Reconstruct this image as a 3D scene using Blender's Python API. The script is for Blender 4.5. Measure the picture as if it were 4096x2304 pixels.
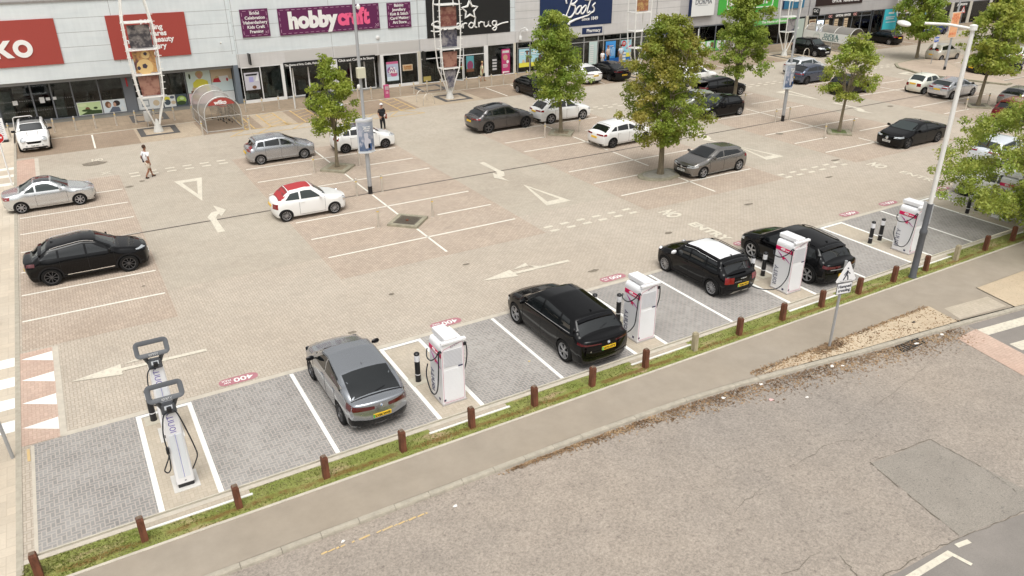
import bpy, bmesh, math, random
import numpy as np
from mathutils import Vector, Matrix
from mathutils.bvhtree import BVHTree
for o in list(bpy.data.objects): bpy.data.objects.remove(o)
SC = bpy.context.scene
COL = SC.collection
RND = random.Random(7)
PI = math.pi
# ---------------------------------------------------------------- camera
cam = bpy.data.cameras.new('camera'); camo = bpy.data.objects.new('camera', cam); COL.objects.link(camo)
cam.sensor_width = 36; cam.lens = 26.975; cam.clip_start = 0.1; cam.clip_end = 3000
def _cam():
    p, r, y = 0.44943177, 0.00536557, 0.5284494
    cy, sy, cp, sp, cr, sr = math.cos(y), math.sin(y), math.cos(p), math.sin(p), math.cos(r), math.sin(r)
    fw = Vector((sy*cp, cy*cp, -sp)); rt = Vector((cy, -sy, 0)); dn = fw.cross(rt)
    rt2 = cr*rt+sr*dn; dn2 = -sr*rt+cr*dn
    m = Matrix.Identity(4)
    for i in range(3): m[i][0] = rt2[i]; m[i][1] = -dn2[i]; m[i][2] = -fw[i]
    m[0][3], m[1][3], m[2][3] = 0, 0, 12.8
    camo.matrix_world = m
_cam(); SC.camera = camo
# ---------------------------------------------------------------- daylight: bright overcast
SUN_EL, SUN_AZ = math.radians(66), math.radians(205)      # azimuth from +Y towards +X
w = bpy.data.worlds.new("World"); SC.world = w; w.use_nodes = True
nt = w.node_tree; bg = nt.nodes['Background']
sky = nt.nodes.new('ShaderNodeTexSky'); sky.sky_type = 'NISHITA'; sky.sun_disc = False
sky.sun_elevation = SUN_EL; sky.sun_rotation = SUN_AZ; sky.air_density = 1.0; sky.dust_density = 6.0; sky.ozone_density = 1.0
hs = nt.nodes.new('ShaderNodeHueSaturation'); hs.inputs['Saturation'].default_value = 0.03
nt.links.new(sky.outputs[0], hs.inputs['Color']); nt.links.new(hs.outputs[0], bg.inputs[0])
bg.inputs[1].default_value = 0.15
sun = bpy.data.lights.new('sun', 'SUN'); sun.energy = 1.0; sun.angle = math.radians(40); sun.color = (1.0, 0.95, 0.87)
suno = bpy.data.objects.new('sun', sun); COL.objects.link(suno)
sd = Vector((math.cos(SUN_EL)*math.sin(SUN_AZ), math.cos(SUN_EL)*math.cos(SUN_AZ), math.sin(SUN_EL)))
suno.rotation_euler = sd.to_track_quat('Z', 'Y').to_euler()
SC.view_settings.view_transform = 'Standard'; SC.view_settings.look = 'None'
SC.view_settings.gamma = 1.0; SC.view_settings.exposure = 0.18
SC.render.engine = 'CYCLES'
try:
    SC.cycles.max_bounces = 6; SC.cycles.diffuse_bounces = 3; SC.cycles.glossy_bounces = 3; SC.cycles.transparent_max_bounces = 12
    SC.cycles.transmission_bounces = 4; SC.cycles.caustics_reflective = False; SC.cycles.caustics_refractive = False
    SC.cycles.use_denoising = True
except Exception: pass

# ---------------------------------------------------------------- materials
MATS = {}
def lin(c):
    return tuple(((v/255)/12.92 if v/255 <= .04045 else ((v/255+.055)/1.055)**2.4) for v in c)
def setin(b, **k):
    for n, v in k.items():
        n = n.replace('_', ' ')
        if n in b.inputs: b.inputs[n].default_value = v
def mat(name, col=(.5, .5, .5), rough=.6, metal=0., coat=0., noise=0., nscale=3., emit=0., bump=0., bscale=40., spec=None, streak=0.):
    if name in MATS: return MATS[name]
    m = bpy.data.materials.new(name); m.use_nodes = True; t = m.node_tree; b = t.nodes['Principled BSDF']
    c = tuple(col)+(1,)
    setin(b, Base_Color=c, Roughness=rough, Metallic=metal, Coat_Weight=coat, Coat_Roughness=.04)
    if spec is not None: setin(b, Specular_IOR_Level=spec)
    if emit: setin(b, Emission_Color=c, Emission_Strength=emit)
    tc = t.nodes.new('ShaderNodeTexCoord')
    if noise:
        n1 = t.nodes.new('ShaderNodeTexNoise'); n1.inputs['Scale'].default_value = nscale; n1.inputs['Detail'].default_value = 6
        n1.inputs['Roughness'].default_value = .65
        if streak:
            mp = t.nodes.new('ShaderNodeMapping'); mp.inputs['Scale'].default_value = (1, 1, streak); t.links.new(tc.outputs['Object'], mp.inputs[0]); t.links.new(mp.outputs[0], n1.inputs['Vector'])
        else: t.links.new(tc.outputs['Object'], n1.inputs['Vector'])
        r = t.nodes.new('ShaderNodeMapRange'); r.inputs['From Min'].default_value = .3; r.inputs['From Max'].default_value = .7
        r.inputs['To Min'].default_value = 1-noise; r.inputs['To Max'].default_value = 1+noise
        t.links.new(n1.outputs['Fac'], r.inputs['Value'])
        mx = t.nodes.new('ShaderNodeVectorMath'); mx.operation = 'SCALE'; mx.inputs[0].default_value = c[:3]
        t.links.new(r.outputs[0], mx.inputs['Scale']); t.links.new(mx.outputs[0], b.inputs['Base Color'])
    if bump:
        n2 = t.nodes.new('ShaderNodeTexNoise'); n2.inputs['Scale'].default_value = bscale; n2.inputs['Detail'].default_value = 4
        t.links.new(tc.outputs['Object'], n2.inputs['Vector'])
        bp = t.nodes.new('ShaderNodeBump'); bp.inputs['Strength'].default_value = bump; bp.inputs['Distance'].default_value = .01
        t.links.new(n2.outputs['Fac'], bp.inputs['Height']); t.links.new(bp.outputs[0], b.inputs['Normal'])
    MATS[name] = m; return m

class NB:      # small node builder
    def __init__(s, name):
        s.m = bpy.data.materials.new(name); s.m.use_nodes = True; s.t = s.m.node_tree; s.b = s.t.nodes['Principled BSDF']; MATS[name] = s.m
        s.tc = s.t.nodes.new('ShaderNodeTexCoord')
    def link(s, a, b): s.t.links.new(a, b)
    def m_(s, op, a, b=None, c=None):
        n = s.t.nodes.new('ShaderNodeMath'); n.operation = op
        for i, v in enumerate((a, b, c)):
            if v is None: continue
            if isinstance(v, (int, float)): n.inputs[i].default_value = v
            else: s.link(v, n.inputs[i])
        return n.outputs[0]
    def noise(s, vec, scale, detail=5, rough=.6):
        n = s.t.nodes.new('ShaderNodeTexNoise'); n.inputs['Scale'].default_value = scale; n.inputs['Detail'].default_value = detail
        n.inputs['Roughness'].default_value = rough; s.link(vec, n.inputs['Vector']); return n.outputs['Fac']
    def rng(s, v, a, b, c, d):
        n = s.t.nodes.new('ShaderNodeMapRange')
        for i, x in enumerate((a, b, c, d)): n.inputs[i+1].default_value = x
        s.link(v, n.inputs[0]); return n.outputs[0]
    def mix(s, f, a, b):
        n = s.t.nodes.new('ShaderNodeMix'); n.data_type = 'RGBA'
        if isinstance(f, (int, float)): n.inputs[0].default_value = f
        else: s.link(f, n.inputs[0])
        for i, v in ((6, a), (7, b)):
            if isinstance(v, tuple): n.inputs[i].default_value = tuple(v)+(1,) if len(v) == 3 else v
            else: s.link(v, n.inputs[i])
        return n.outputs[2]
    def scale(s, c, f):
        n = s.t.nodes.new('ShaderNodeVectorMath'); n.operation = 'SCALE'
        if isinstance(c, tuple): n.inputs[0].default_value = c[:3]
        else: s.link(c, n.inputs[0])
        if isinstance(f, (int, float)): n.inputs['Scale'].default_value = f
        else: s.link(f, n.inputs['Scale'])
        return n.outputs[0]
    def mapping(s, vec, sc=(1, 1, 1), rot=(0, 0, 0), loc=(0, 0, 0)):
        n = s.t.nodes.new('ShaderNodeMapping'); n.inputs['Scale'].default_value = sc; n.inputs['Rotation'].default_value = rot; n.inputs['Location'].default_value = loc
        s.link(vec, n.inputs[0]); return n.outputs[0]
    def out(s, col, rough=.8, bump=None, bs=.3, bd=.01):
        s.link(col, s.b.inputs['Base Color']) if not isinstance(col, tuple) else setin(s.b, Base_Color=col+(1,))
        s.b.inputs['Roughness'].default_value = rough
        if bump is not None:
            bp = s.t.nodes.new('ShaderNodeBump'); bp.inputs['Strength'].default_value = bs; bp.inputs['Distance'].default_value = bd
            s.link(bump, bp.inputs['Height']); s.link(bp.outputs[0], s.b.inputs['Normal'])
        return s.m

def paving(name, col, col2, joint, W=.1, rot=0., jw=.012, var=.10, big=.12, stain=.25, jd=.55):
    """90 degree herringbone block paving (blocks 2W x W) with per-block tone, joints, broad staining."""
    s = NB(name); v = s.mapping(s.tc.outputs['Object'], sc=(1/W, 1/W, 1), rot=(0, 0, rot))
    sx = s.t.nodes.new('ShaderNodeSeparateXYZ'); s.link(v, sx.inputs[0]); X, Y = sx.outputs[0], sx.outputs[1]
    i, j = s.m_('FLOOR', X), s.m_('FLOOR', Y); fx, fy = s.m_('SUBTRACT', X, i), s.m_('SUBTRACT', Y, j)
    k = s.m_('FLOORED_MODULO', s.m_('SUBTRACT', i, j), 4.)
    k0, k1, k2, k3 = [s.m_('COMPARE', k, float(q), .2) for q in range(4)]
    big_ = 5.
    dl = s.m_('ADD', fx, s.m_('MULTIPLY', k1, big_)); dr = s.m_('ADD', s.m_('SUBTRACT', 1., fx), s.m_('MULTIPLY', k0, big_))
    db = s.m_('ADD', fy, s.m_('MULTIPLY', k2, big_)); dt = s.m_('ADD', s.m_('SUBTRACT', 1., fy), s.m_('MULTIPLY', k3, big_))
    d = s.m_('MINIMUM', s.m_('MINIMUM', dl, dr), s.m_('MINIMUM', db, dt))
    jm = s.rng(d, jw/W*.4, jw/W, 1., 0.)
    cx = s.t.nodes.new('ShaderNodeCombineXYZ'); s.link(s.m_('SUBTRACT', i, k1), cx.inputs[0]); s.link(s.m_('SUBTRACT', j, k2), cx.inputs[1])
    wn = s.t.nodes.new('ShaderNodeTexWhiteNoise'); s.link(cx.outputs[0], wn.inputs['Vector'])
    ob = s.tc.outputs['Object']
    n1 = s.noise(ob, .16, 5, .62); n2 = s.noise(ob, .7, 6, .7); n3 = s.noise(ob, 14., 4, .7)
    c = s.mix(s.rng(n1, .35, .65, 0., 1.), col, col2)
    f = s.m_('MULTIPLY', s.rng(wn.outputs['Value'], 0, 1, 1-var, 1+var), s.rng(n2, .25, .75, 1-big, 1+big))
    f = s.m_('MULTIPLY', f, s.rng(n3, .2, .8, .93, 1.07))
    if stain:
        n4 = s.noise(s.mapping(ob, loc=(13, 7, 0)), .9, 3, .5); f = s.m_('MULTIPLY', f, s.rng(n4, .66, .78, 1., 1-stain))
    c = s.scale(c, f); c = s.mix(s.m_('MULTIPLY', jm, jd), c, joint)
    return s.out(c, .85)

def asphalt(name, col, col2, speck=.25, sscale=60., big=.12, dark=(.05, .05, .05), dark_amt=.5, rough=.9, bump=.25):
    s = NB(name); ob = s.tc.outputs['Object']
    n1 = s.noise(ob, .13, 4, .6); n2 = s.noise(ob, 1.1, 6, .7); n3 = s.noise(ob, sscale, 3, .8); n4 = s.noise(s.mapping(ob, loc=(3, 9, 0)), sscale*.45, 5, .8)
    c = s.mix(s.rng(n1, .35, .65, 0, 1), col, col2)
    f = s.m_('MULTIPLY', s.rng(n2, .25, .75, 1-big, 1+big), s.rng(n3, .25, .75, 1-speck, 1+speck))
    c = s.scale(c, f); c = s.mix(s.m_('MULTIPLY', s.rng(n4, .56, .66, 0, 1), dark_amt), c, dark)
    return s.out(c, rough, bump=n3, bs=bump, bd=.006)

# ---------------------------------------------------------------- mesh helpers
def mesh(name, verts, faces, mats=(), midx=None, smooth=False, ang=None):
    me = bpy.data.meshes.new(name); me.from_pydata([tuple(v) for v in verts], [], faces)
    for m in mats: me.materials.append(m)
    if midx is not None: me.polygons.foreach_set('material_index', midx)
    if smooth:
        me.polygons.foreach_set('use_smooth', [True]*len(me.polygons))
        if ang: me.set_sharp_from_angle(angle=math.radians(ang))
    me.update(); return me
def link(name, me, parent=None, loc=None, rot=None, label=None, **props):
    o = bpy.data.objects.new(name, me); COL.objects.link(o)
    if parent is not None: o.parent = parent
    if loc is not None: o.location = loc
    if rot is not None: o.rotation_euler = rot
    if label: o['label'] = label
    for k, v in props.items(): o[k] = v
    return o
def thing(name, label, cat, loc=(0, 0, 0), rz=0., group=None):
    o = bpy.data.objects.new(name, None); COL.objects.link(o); o.location = loc; o.rotation_euler = (0, 0, rz)
    o.empty_display_size = .2; o['label'] = label; o['category'] = cat
    if group: o['group'] = group
    return o
def tag(o, label, cat, group=None):
    o['label'] = label; o['category'] = cat
    if group: o['group'] = group
    return o
def dup(root, loc=None, rz=None, label=None, group=None):
    r = root.copy(); COL.objects.link(r)
    if loc is not None: r.location = loc
    if rz is not None: r.rotation_euler = (0, 0, rz)
    if label: r['label'] = label
    if group: r['group'] = group
    def rec(a, b):
        for ch in a.children:
            c = ch.copy(); COL.objects.link(c); c.parent = b; rec(ch, c)
    rec(root, r); return r
class MB:
    """collects primitives for ONE mesh object; several materials allowed"""
    def __init__(s): s.v = []; s.f = []; s.mi = []; s.mats = []; s.sm = []
    def _m(s, m):
        if m not in s.mats: s.mats.append(m)
        return s.mats.index(m)
    def add(s, v, f, m, smooth=False):
        b = len(s.v); s.v += [tuple(p) for p in v]; s.f += [tuple(b+i for i in q) for q in f]; k = s._m(m); s.mi += [k]*len(f); s.sm += [smooth]*len(f); return s
    def box(s, a, b, m, M=None):
        x0, y0, z0 = a; x1, y1, z1 = b
        v = [Vector(p) for p in ((x0, y0, z0), (x1, y0, z0), (x1, y1, z0), (x0, y1, z0), (x0, y0, z1), (x1, y0, z1), (x1, y1, z1), (x0, y1, z1))]
        if M is not None: v = [M @ p for p in v]
        return s.add(v, [(0, 3, 2, 1), (4, 5, 6, 7), (0, 1, 5, 4), (1, 2, 6, 5), (2, 3, 7, 6), (3, 0, 4, 7)], m)
    def bbox(s, a, b, m, r=.02, M=None):      # bevelled box (rounded vertical + top edges)
        x0, y0, z0 = a; x1, y1, z1 = b
        def ring(z, q):
            o = []
            for (cx, cy, a0) in ((x1-r, y1-r, 0), (x0+r, y1-r, 90), (x0+r, y0+r, 180), (x1-r, y0+r, 270)):
                for t in (0, 30, 60, 90):
                    t = math.radians(a0+t); o.append(Vector((cx+(r-q)*math.cos(t), cy+(r-q)*math.sin(t), z)))
            return o
        rs = [ring(z0, 0), ring(z1-r, 0), ring(z1-r*.3, r*.3), ring(z1, r*.99)]
        v = [p for q in rs for p in q]; n = 16
        if M is not None: v = [M @ p for p in v]
        f = [(k*n+i, k*n+(i+1) % n, (k+1)*n+(i+1) % n, (k+1)*n+i) for k in range(3) for i in range(n)]
        f += [tuple(reversed(range(n))), tuple(3*n+i for i in range(n))]
        return s.add(v, f, m)
    def tube(s, pts, r, m, n=8, cap=True, smooth=True):
        pts = [Vector(p) for p in pts]; rr = r if isinstance(r, (list, tuple)) else [r]*len(pts)
        v = []; f = []; up = None
        for i, p in enumerate(pts):
            d = (pts[min(i+1, len(pts)-1)]-pts[max(i-1, 0)]).normalized()
            if up is None: up = Vector((0, 0, 1)) if abs(d.z) < .9 else Vector((1, 0, 0))
            a = d.cross(up).normalized(); up = a.cross(d).normalized()
            for k in range(n):
                t = 2*PI*(k+.5)/n; v.append(p+a*rr[i]*math.cos(t)+up*rr[i]*math.sin(t))
        for i in range(len(pts)-1):
            for k in range(n): f.append((i*n+k, i*n+(k+1) % n, (i+1)*n+(k+1) % n, (i+1)*n+k))
        if cap: f.append(tuple(range(n))); f.append(tuple(reversed(range((len(pts)-1)*n, len(pts)*n))))
        return s.add(v, f, m, smooth)
    def lathe(s, prof, m, n=20, M=None, ends=True, smooth=True):   # prof: (r,z) list, axis z
        v = []; f = []
        for r, z in prof:
            for k in range(n): t = 2*PI*k/n; v.append(Vector((r*math.cos(t), r*math.sin(t), z)))
        for i in range(len(prof)-1):
            for k in range(n): f.append((i*n+k, i*n+(k+1) % n, (i+1)*n+(k+1) % n, (i+1)*n+k))
        if ends: f.append(tuple(reversed(range(n)))); f.append(tuple(range((len(prof)-1)*n, len(prof)*n)))
        if M is not None: v = [M @ p for p in v]
        return s.add(v, f, m, smooth)
    def poly(s, pts, m):      # flat polygon
        return s.add(pts, [tuple(range(len(pts)))], m)
    def prism(s, pts2, z0, z1, m, M=None):   # polygon in xy extruded
        n = len(pts2); v = [Vector((p[0], p[1], z0)) for p in pts2]+[Vector((p[0], p[1], z1)) for p in pts2]
        if M is not None: v = [M @ p for p in v]
        f = [tuple(reversed(range(n))), tuple(range(n, 2*n))]+[(i, (i+1) % n, n+(i+1) % n, n+i) for i in range(n)]
        return s.add(v, f, m)
    def me(s, name='m', ang=35):
        m = bpy.data.meshes.new(name); m.from_pydata(s.v, [], s.f)
        for q in s.mats: m.materials.append(q)
        m.polygons.foreach_set('material_index', s.mi); m.polygons.foreach_set('use_smooth', s.sm); m.update()
        if any(s.sm): m.set_sharp_from_angle(angle=math.radians(ang))
        return m
    def obj(s, name, parent=None, loc=None, rot=None, label=None, **p): return link(name, s.me(name), parent, loc, rot, label, **p)
def T(x=0, y=0, z=0, rx=0, ry=0, rz=0): return Matrix.Translation((x, y, z)) @ Matrix.Rotation(rz, 4, 'Z') @ Matrix.Rotation(ry, 4, 'Y') @ Matrix.Rotation(rx, 4, 'X')
FRONT = lambda x, y, z: T(x, y, z, rx=PI/2)       # text upright facing -Y
def text_mesh(body, size, m, bold=0., ext=.006, shear=0., align='CENTER', M=None, spacing=1., line=1., width=None, valign='CENTER'):
    cu = bpy.data.curves.new('t', 'FONT'); cu.body = body; cu.size = size; cu.offset = bold*size; cu.extrude = ext; cu.shear = shear
    cu.align_x = align; cu.align_y = valign; cu.space_character = spacing; cu.space_line = line; cu.resolution_u = 3
    o = bpy.data.objects.new('t', cu); COL.objects.link(o)
    me = bpy.data.meshes.new_from_object(o); bpy.data.objects.remove(o); bpy.data.curves.remove(cu)
    if width and len(me.vertices):
        xs = [v.co.x for v in me.vertices]; k = width/max(1e-6, max(xs)-min(xs)); me.transform(Matrix.Scale(k, 4, (1, 0, 0)))
    if M is not None: me.transform(M)
    me.materials.clear(); me.materials.append(m); return me
def text(body, size, m, M, parent, name='lettering', **k): return link(name, text_mesh(body, size, m, M=M, **k), parent)
def sheet(mb, x0, x1, y0, y1, z, m): mb.poly([(x0, y0, z), (x1, y0, z), (x1, y1, z), (x0, y1, z)], m)
def line(mb, a, b, w, z, m, seg=0):
    a = Vector((a[0], a[1], z)); b = Vector((b[0], b[1], z)); d = (b-a).normalized(); n = Vector((-d.y, d.x, 0))*w/2
    mb.poly([a-n, b-n, b+n, a+n], m)
# ================================================================ ground and surfaces
TAN = paving('tan_block_paving', (.455, .39, .315), (.49, .43, .355), (.30, .25, .195), jw=.016, var=.07, big=.09, stain=.12, jd=.7)
AISLE = paving('grey_tan_block_paving', (.41, .355, .285), (.455, .405, .33), (.30, .255, .20), jw=.014, var=.06, big=.09, stain=.10)
PINK = paving('red_brown_block_paving', (.43, .345, .27), (.465, .385, .31), (.27, .205, .155), jw=.016, var=.09, big=.11, stain=.16, jd=.7)
DARK = paving('charcoal_block_paving', (.245, .235, .225), (.32, .305, .285), (.50, .44, .38), jw=.017, var=.12, big=.15, stain=.22, jd=.62)
STRIP = paving('buff_block_paving', (.45, .385, .295), (.49, .43, .345), (.37, .31, .24), jw=.012, var=.06, big=.08, stain=.08)
SLAB = paving('dimmed_brown_slab_paving', (.25, .19, .13), (.32, .25, .175), (.18, .14, .10), W=.3, jw=.014, var=.08, big=.16, stain=.15)  # far slabs: colour lowered for dirt and for the dimmer light out there
FARBAY = paving('dimmed_red_brown_block_paving', (.27, .20, .14), (.33, .255, .185), (.20, .155, .11), jw=.014, var=.08, big=.14, stain=.15)  # far bays: dirt plus weaker far light, both painted into a darker base colour
FARTAN = paving('dimmed_ochre_block_paving', (.40, .32, .225), (.45, .37, .275), (.31, .25, .18), jw=.014, var=.08, big=.12, stain=.12)  # far tan blocks, dimmer light and grime put into the colour
LEFTPAVE = paving('pale_slab_paving', (.52, .44, .34), (.58, .51, .41), (.42, .35, .265), W=.3, jw=.014, var=.05, big=.09, stain=.08)
REDHUMP = paving('red_clay_block_paving', (.49, .34, .265), (.54, .41, .33), (.38, .25, .195), W=.1, jw=.012, var=.07, big=.10, stain=.08)
TERRA = asphalt('distant_ground_asphalt', (.34, .31, .26), (.30, .28, .24), speck=.05, sscale=10)
ROAD = asphalt('worn_road_asphalt', (.335, .285, .235), (.285, .25, .215), speck=.38, sscale=17., big=.12, dark=(.13, .105, .09), dark_amt=.60, bump=.45)
ROAD2 = asphalt('smoother_road_asphalt', (.22, .20, .18), (.25, .225, .20), speck=.14, sscale=50., dark_amt=.2)
ROADP = asphalt('patched_road_asphalt', (.25, .225, .195), (.29, .26, .22), speck=.34, sscale=30., dark=(.09, .09, .08), dark_amt=.65)
FOOT = asphalt('footpath_asphalt', (.315, .265, .205), (.33, .285, .23), speck=.07, sscale=70., dark=(.2, .18, .15), dark_amt=.12)
KERB = mat('kerb_concrete', (.40, .36, .29), .9, noise=.16, nscale=5, bump=.2, bscale=60)
EDGE = mat('edging_concrete', (.52, .47, .39), .9, noise=.12, nscale=3)
def paint_mat(name, col, wear=.5):
    s = NB(name); ob = s.tc.outputs['Object']
    n = s.noise(ob, 9., 6, .75); n2 = s.noise(ob, 1.3, 3, .6)
    c = s.mix(s.m_('MULTIPLY', s.rng(n, .48, .66, 0, 1), wear), col, (.45, .40, .33)); c = s.scale(c, s.rng(n2, .3, .7, .93, 1.05))
    return s.out(c, .7)
WHITE = paint_mat('white_road_paint', (.80, .77, .68), .3)
WHITE2 = paint_mat('worn_white_road_paint', (.66, .61, .50), .75)
WHITE3 = paint_mat('fresh_white_road_paint', (.86, .85, .80), .06)
YELP = paint_mat('yellow_road_paint', (.60, .40, .14), .7)
YELD = paint_mat('pale_yellow_road_paint', (.62, .44, .20), .6)
DRAIN = mat('drain_channel_metal', (.11, .095, .08), .7, noise=.4, nscale=9)
s_ = dict(kind='structure')
mb = MB(); sheet(mb, -900, 1500, -700, 1600, -.25, TERRA); mb.obj('ground', **s_)
# road at the front, its far edge following the kerb curve
KC = [(-60, 14.0), (-8, 14.0), (3, 13.99), (10, 13.97), (12, 13.93), (14, 13.86), (16, 13.68), (18.5, 13.36), (21, 13.02), (25.4, 12.54), (28.7, 12.1), (40, 10.7), (60, 8.2), (120, .5)]
mb = MB(); pts = [(x, y-.13, -.10) for x, y in KC]; mb.poly([(-60, -40, -.10), (120, -40, -.10)]+pts[::-1], ROAD); mb.obj('road', **s_)
# car park base
mb = MB(); sheet(mb, -2.97, 140, 16.44, 47.0, 0, TAN); mb.obj('car_park_paving', **s_)
mb = MB(); sheet(mb, -2.97, 140, 47.0, 53.35, 0, AISLE)
for x0, x1 in ((1.95, 8.0), (17.6, 23.4), (33.0, 38.8), (48.4, 54.2)): sheet(mb, x0, x1, 29.5, 47.0, .003, AISLE)
sheet(mb, 63.8, 69.0, 29.5, 47.0, .003, AISLE); sheet(mb, 94, 140, 53.35, 58.2, 0, AISLE); mb.obj('aisle_paving', **s_)
mb = MB()
for x0, x1, y0, y1 in ((-2.9, 1.95, 27.05, 46.7), (8.0, 17.6, 27.05, 46.5), (23.4, 33.0, 27.05, 46.5), (38.8, 48.4, 27.05, 46.5), (54.2, 63.8, 27.05, 46.5)): sheet(mb, x0, x1, y0, y1, .005, PINK)
mb.poly([(69.4, 27.05, .005), (92, 27.05, .005), (92, 46.5, .005), (74, 46.5, .005), (69.6, 42, .005)], PINK)
for x0, x1 in ((-2.95, 3.9), (7.75, 11.6), (14.0, 23.2), (28.75, 43.2), (47.6, 63.0), (74, 86)): sheet(mb, x0, x1, 53.35, 57.6, .002, FARBAY)
mb.obj('parking_bay_paving', **s_)
mb = MB()
for x0, x1 in ((3.9, 7.75), (11.6, 14.0), (23.2, 28.75), (43.2, 47.6), (63.0, 74), (86, 94)): sheet(mb, x0, x1, 53.35, 57.6, .002, FARTAN)
mb.obj('raised_paving', **s_)
mb = MB(); sheet(mb, -3.0, 140, 57.6, 66, .02, SLAB)
mb.box((-3.0, 57.5, -.02), (140, 57.6, .024), EDGE); mb.obj('shopfront_pavement', **s_)
# charging bays: charcoal blocks, buff island strips
STR = [(-.08, 1.3), (7.3, 8.66), (14.33, 15.62), (21.5, 22.9), (28.62, 29.98), (35.85, 37.2), (43.0, 44.4)]
mb = MB(); sheet(mb, -2.72, 60, 16.48, 21.16, .004, DARK); mb.obj('charging_bay_paving', **s_)
mb = MB()
for a, b in STR: sheet(mb, a, b, 16.5, 20.95, .008, STRIP)
mb.obj('charging_island_paving', **s_)
mb = MB(); sheet(mb, -2.0, 60, 21.16, 21.36, .006, EDGE)
mb.box((-3.0, 16.32, -.12), (60, 16.46, .012), EDGE)
for a, b in STR: # kerb notch that carries each island out into the verge
    sheet(mb, a-.5, b+.6, 16.14, 16.32, .004, STRIP); mb.box((a-.55, 16.08, -.12), (b+.65, 16.15, .014), WHITE3)
mb.obj('edging_strip', **s_)
# left pavement and speed-table strip
mb = MB(); sheet(mb, -40, -3.11, 14.0, 66, .012, LEFTPAVE); mb.obj('pavement', **s_)
mb = MB(); mb.box((-3.11, 16.0, -.1), (-2.97, 57.5, .02), KERB); sheet(mb, -2.04, -1.87, 21.2, 26.9, .012, EDGE); sheet(mb, -2.06, -1.86, 47.2, 52.9, .012, EDGE)
sheet(mb, -2.75, -2.67, 16.5, 21.1, .009, EDGE); mb.obj('kerb', **s_)
mb = MB(); sheet(mb, -2.97, -2.04, 21.2, 26.9, .008, REDHUMP); sheet(mb, -2.97, -2.06, 46.9, 52.9, .008, REDHUMP); mb.obj('speed_table_paving', **s_)
# verge, path
mb = MB(); mb.box((-3.2, 15.42, -.1), (26.0, 15.5, .012), EDGE); mb.box((26, 15.42, -.1), (90, 15.5, .012), EDGE); mb.obj('path_edging', **s_)
mb = MB(); mb.poly([(-60, 15.42, 0)]+[(x, y, 0) for x, y in KC if x < 19]+[(18.55, 13.84, 0), (25.64, 13.81, 0), (28.5, 13.81, 0), (90, 13.2, 0), (90, 15.42, 0)], FOOT)
mb.poly([(25.64, 13.81, 0), (25.4, 12.6, 0), (28.2, 12.2, 0), (28.55, 13.81, 0)], FOOT); mb.obj('footpath', **s_)
mb = MB(); mb.poly([(25.92, 13.4, .006), (25.62, 12.62, .006), (28.02, 12.34, .006), (28.2, 13.15, .006)], STRIP); mb.obj('tactile_paving', **s_)
SAND = asphalt('dry_sandy_soil', (.55, .45, .32), (.46, .36, .25), speck=.12, sscale=25, dark=(.24, .16, .09), dark_amt=.7)
mb = MB(); mb.poly([(16.9, 13.62, .005), (18.5, 13.38, .005), (21, 13.03, .005), (25.38, 12.56, .005), (25.62, 13.80, .005), (18.2, 13.82, .005)], SAND)
mb.poly([(28.6, 13.8, .002), (28.25, 12.17, .002), (60, 8.25, .002), (60, 13.4, .002)], SAND); mb.obj('sandy_verge', **s_)
# road kerb as kerbstones following the curve
mb = MB()
def kpt(s):
    d = 0
    for (a, b), (c, e) in zip(KC, KC[1:]):
        L = math.hypot(c-a, e-b)
        if d+L >= s: t = (s-d)/L; return (a+(c-a)*t, b+(e-b)*t), (c-a)/L, (e-b)/L
        d += L
    return KC[-1], 1, 0
for k in range(120):
    s0 = 52+k*.915; (x, y), dx, dy = kpt(s0); (x1, y1), *_ = kpt(s0+.905); nx, ny = dy, -dx; h = -.005+RND.uniform(-.004, .004)
    if x > 60: break
    a = (x, y); b = (x1, y1)
    pr = [(0, -.14), (0, 0), (.11, 0), (.135, -.03), (.16, -.14)]
    v = [(p[0]+nx*u*1.0, p[1]+ny*u*1.0, h+z) for p in (a, b) for u, z in pr]
    mb.add(v, [(0, 1, 6, 5), (1, 2, 7, 6), (2, 3, 8, 7), (3, 4, 9, 8), (4, 3, 2, 1, 0), (5, 6, 7, 8, 9)], KERB)
mb.obj('road_kerb', **s_)
mb = MB()   # road repairs and surfaces, 4 mm sheets
mb.poly([(16.19, 9.15, -.096), (15.67, 6.4, -.096), (17.84, 6.1, -.096), (18.6, 6.5, -.096), (18.45, 8.97, -.096)], ROADP)
mb.poly([(8, 6.9, -.093), (12.8, 6.52, -.093), (13.5, 6.44, -.093), (15.65, 6.38, -.093), (17.8, 6.06, -.093), (21, 5.8, -.093), (60, 0, -.093), (60, -30, -.093), (8, -30, -.093)], ROAD2)
mb.obj('road_patch', **s_)
mb = MB(); mb.poly([(24.4, 11.95, -.09), (23.3, 6.2, -.09), (24.4, 6.2, -.09), (25.2, 9.8, -.09), (25.6, 12.0, -.09)], REDHUMP); mb.obj('red_road_strip', **s_)
mb = MB(); mb.poly([(25.6, 12.3, -.096), (24.5, 6.1, -.096), (60, 2, -.096), (60, 8.1, -.096), (28.7, 11.95, -.096)], ROAD2); mb.obj('crossing_road', **s_)
mb = MB()
line(mb, (25.55, 11.74), (27.9, 11.45), .42, -.088, WHITE2); line(mb, (25.5, 10.6), (28.4, 10.2), .45, -.088, WHITE2); line(mb, (25.4, 9.4), (28.9, 8.9), .45, -.088, WHITE2)
line(mb, (13.3, 6.22), (15.0, 6.20), .16, -.086, WHITE2); line(mb, (14.95, 6.26), (15.05, 5.75), .1, -.082, WHITE2); line(mb, (15.3, 6.26), (15.7, 6.2), .12, -.086, WHITE2)
line(mb, (12.85, 6.32), (13.2, 6.28), .14, -.086, WHITE2)
x = 2.8
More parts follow.
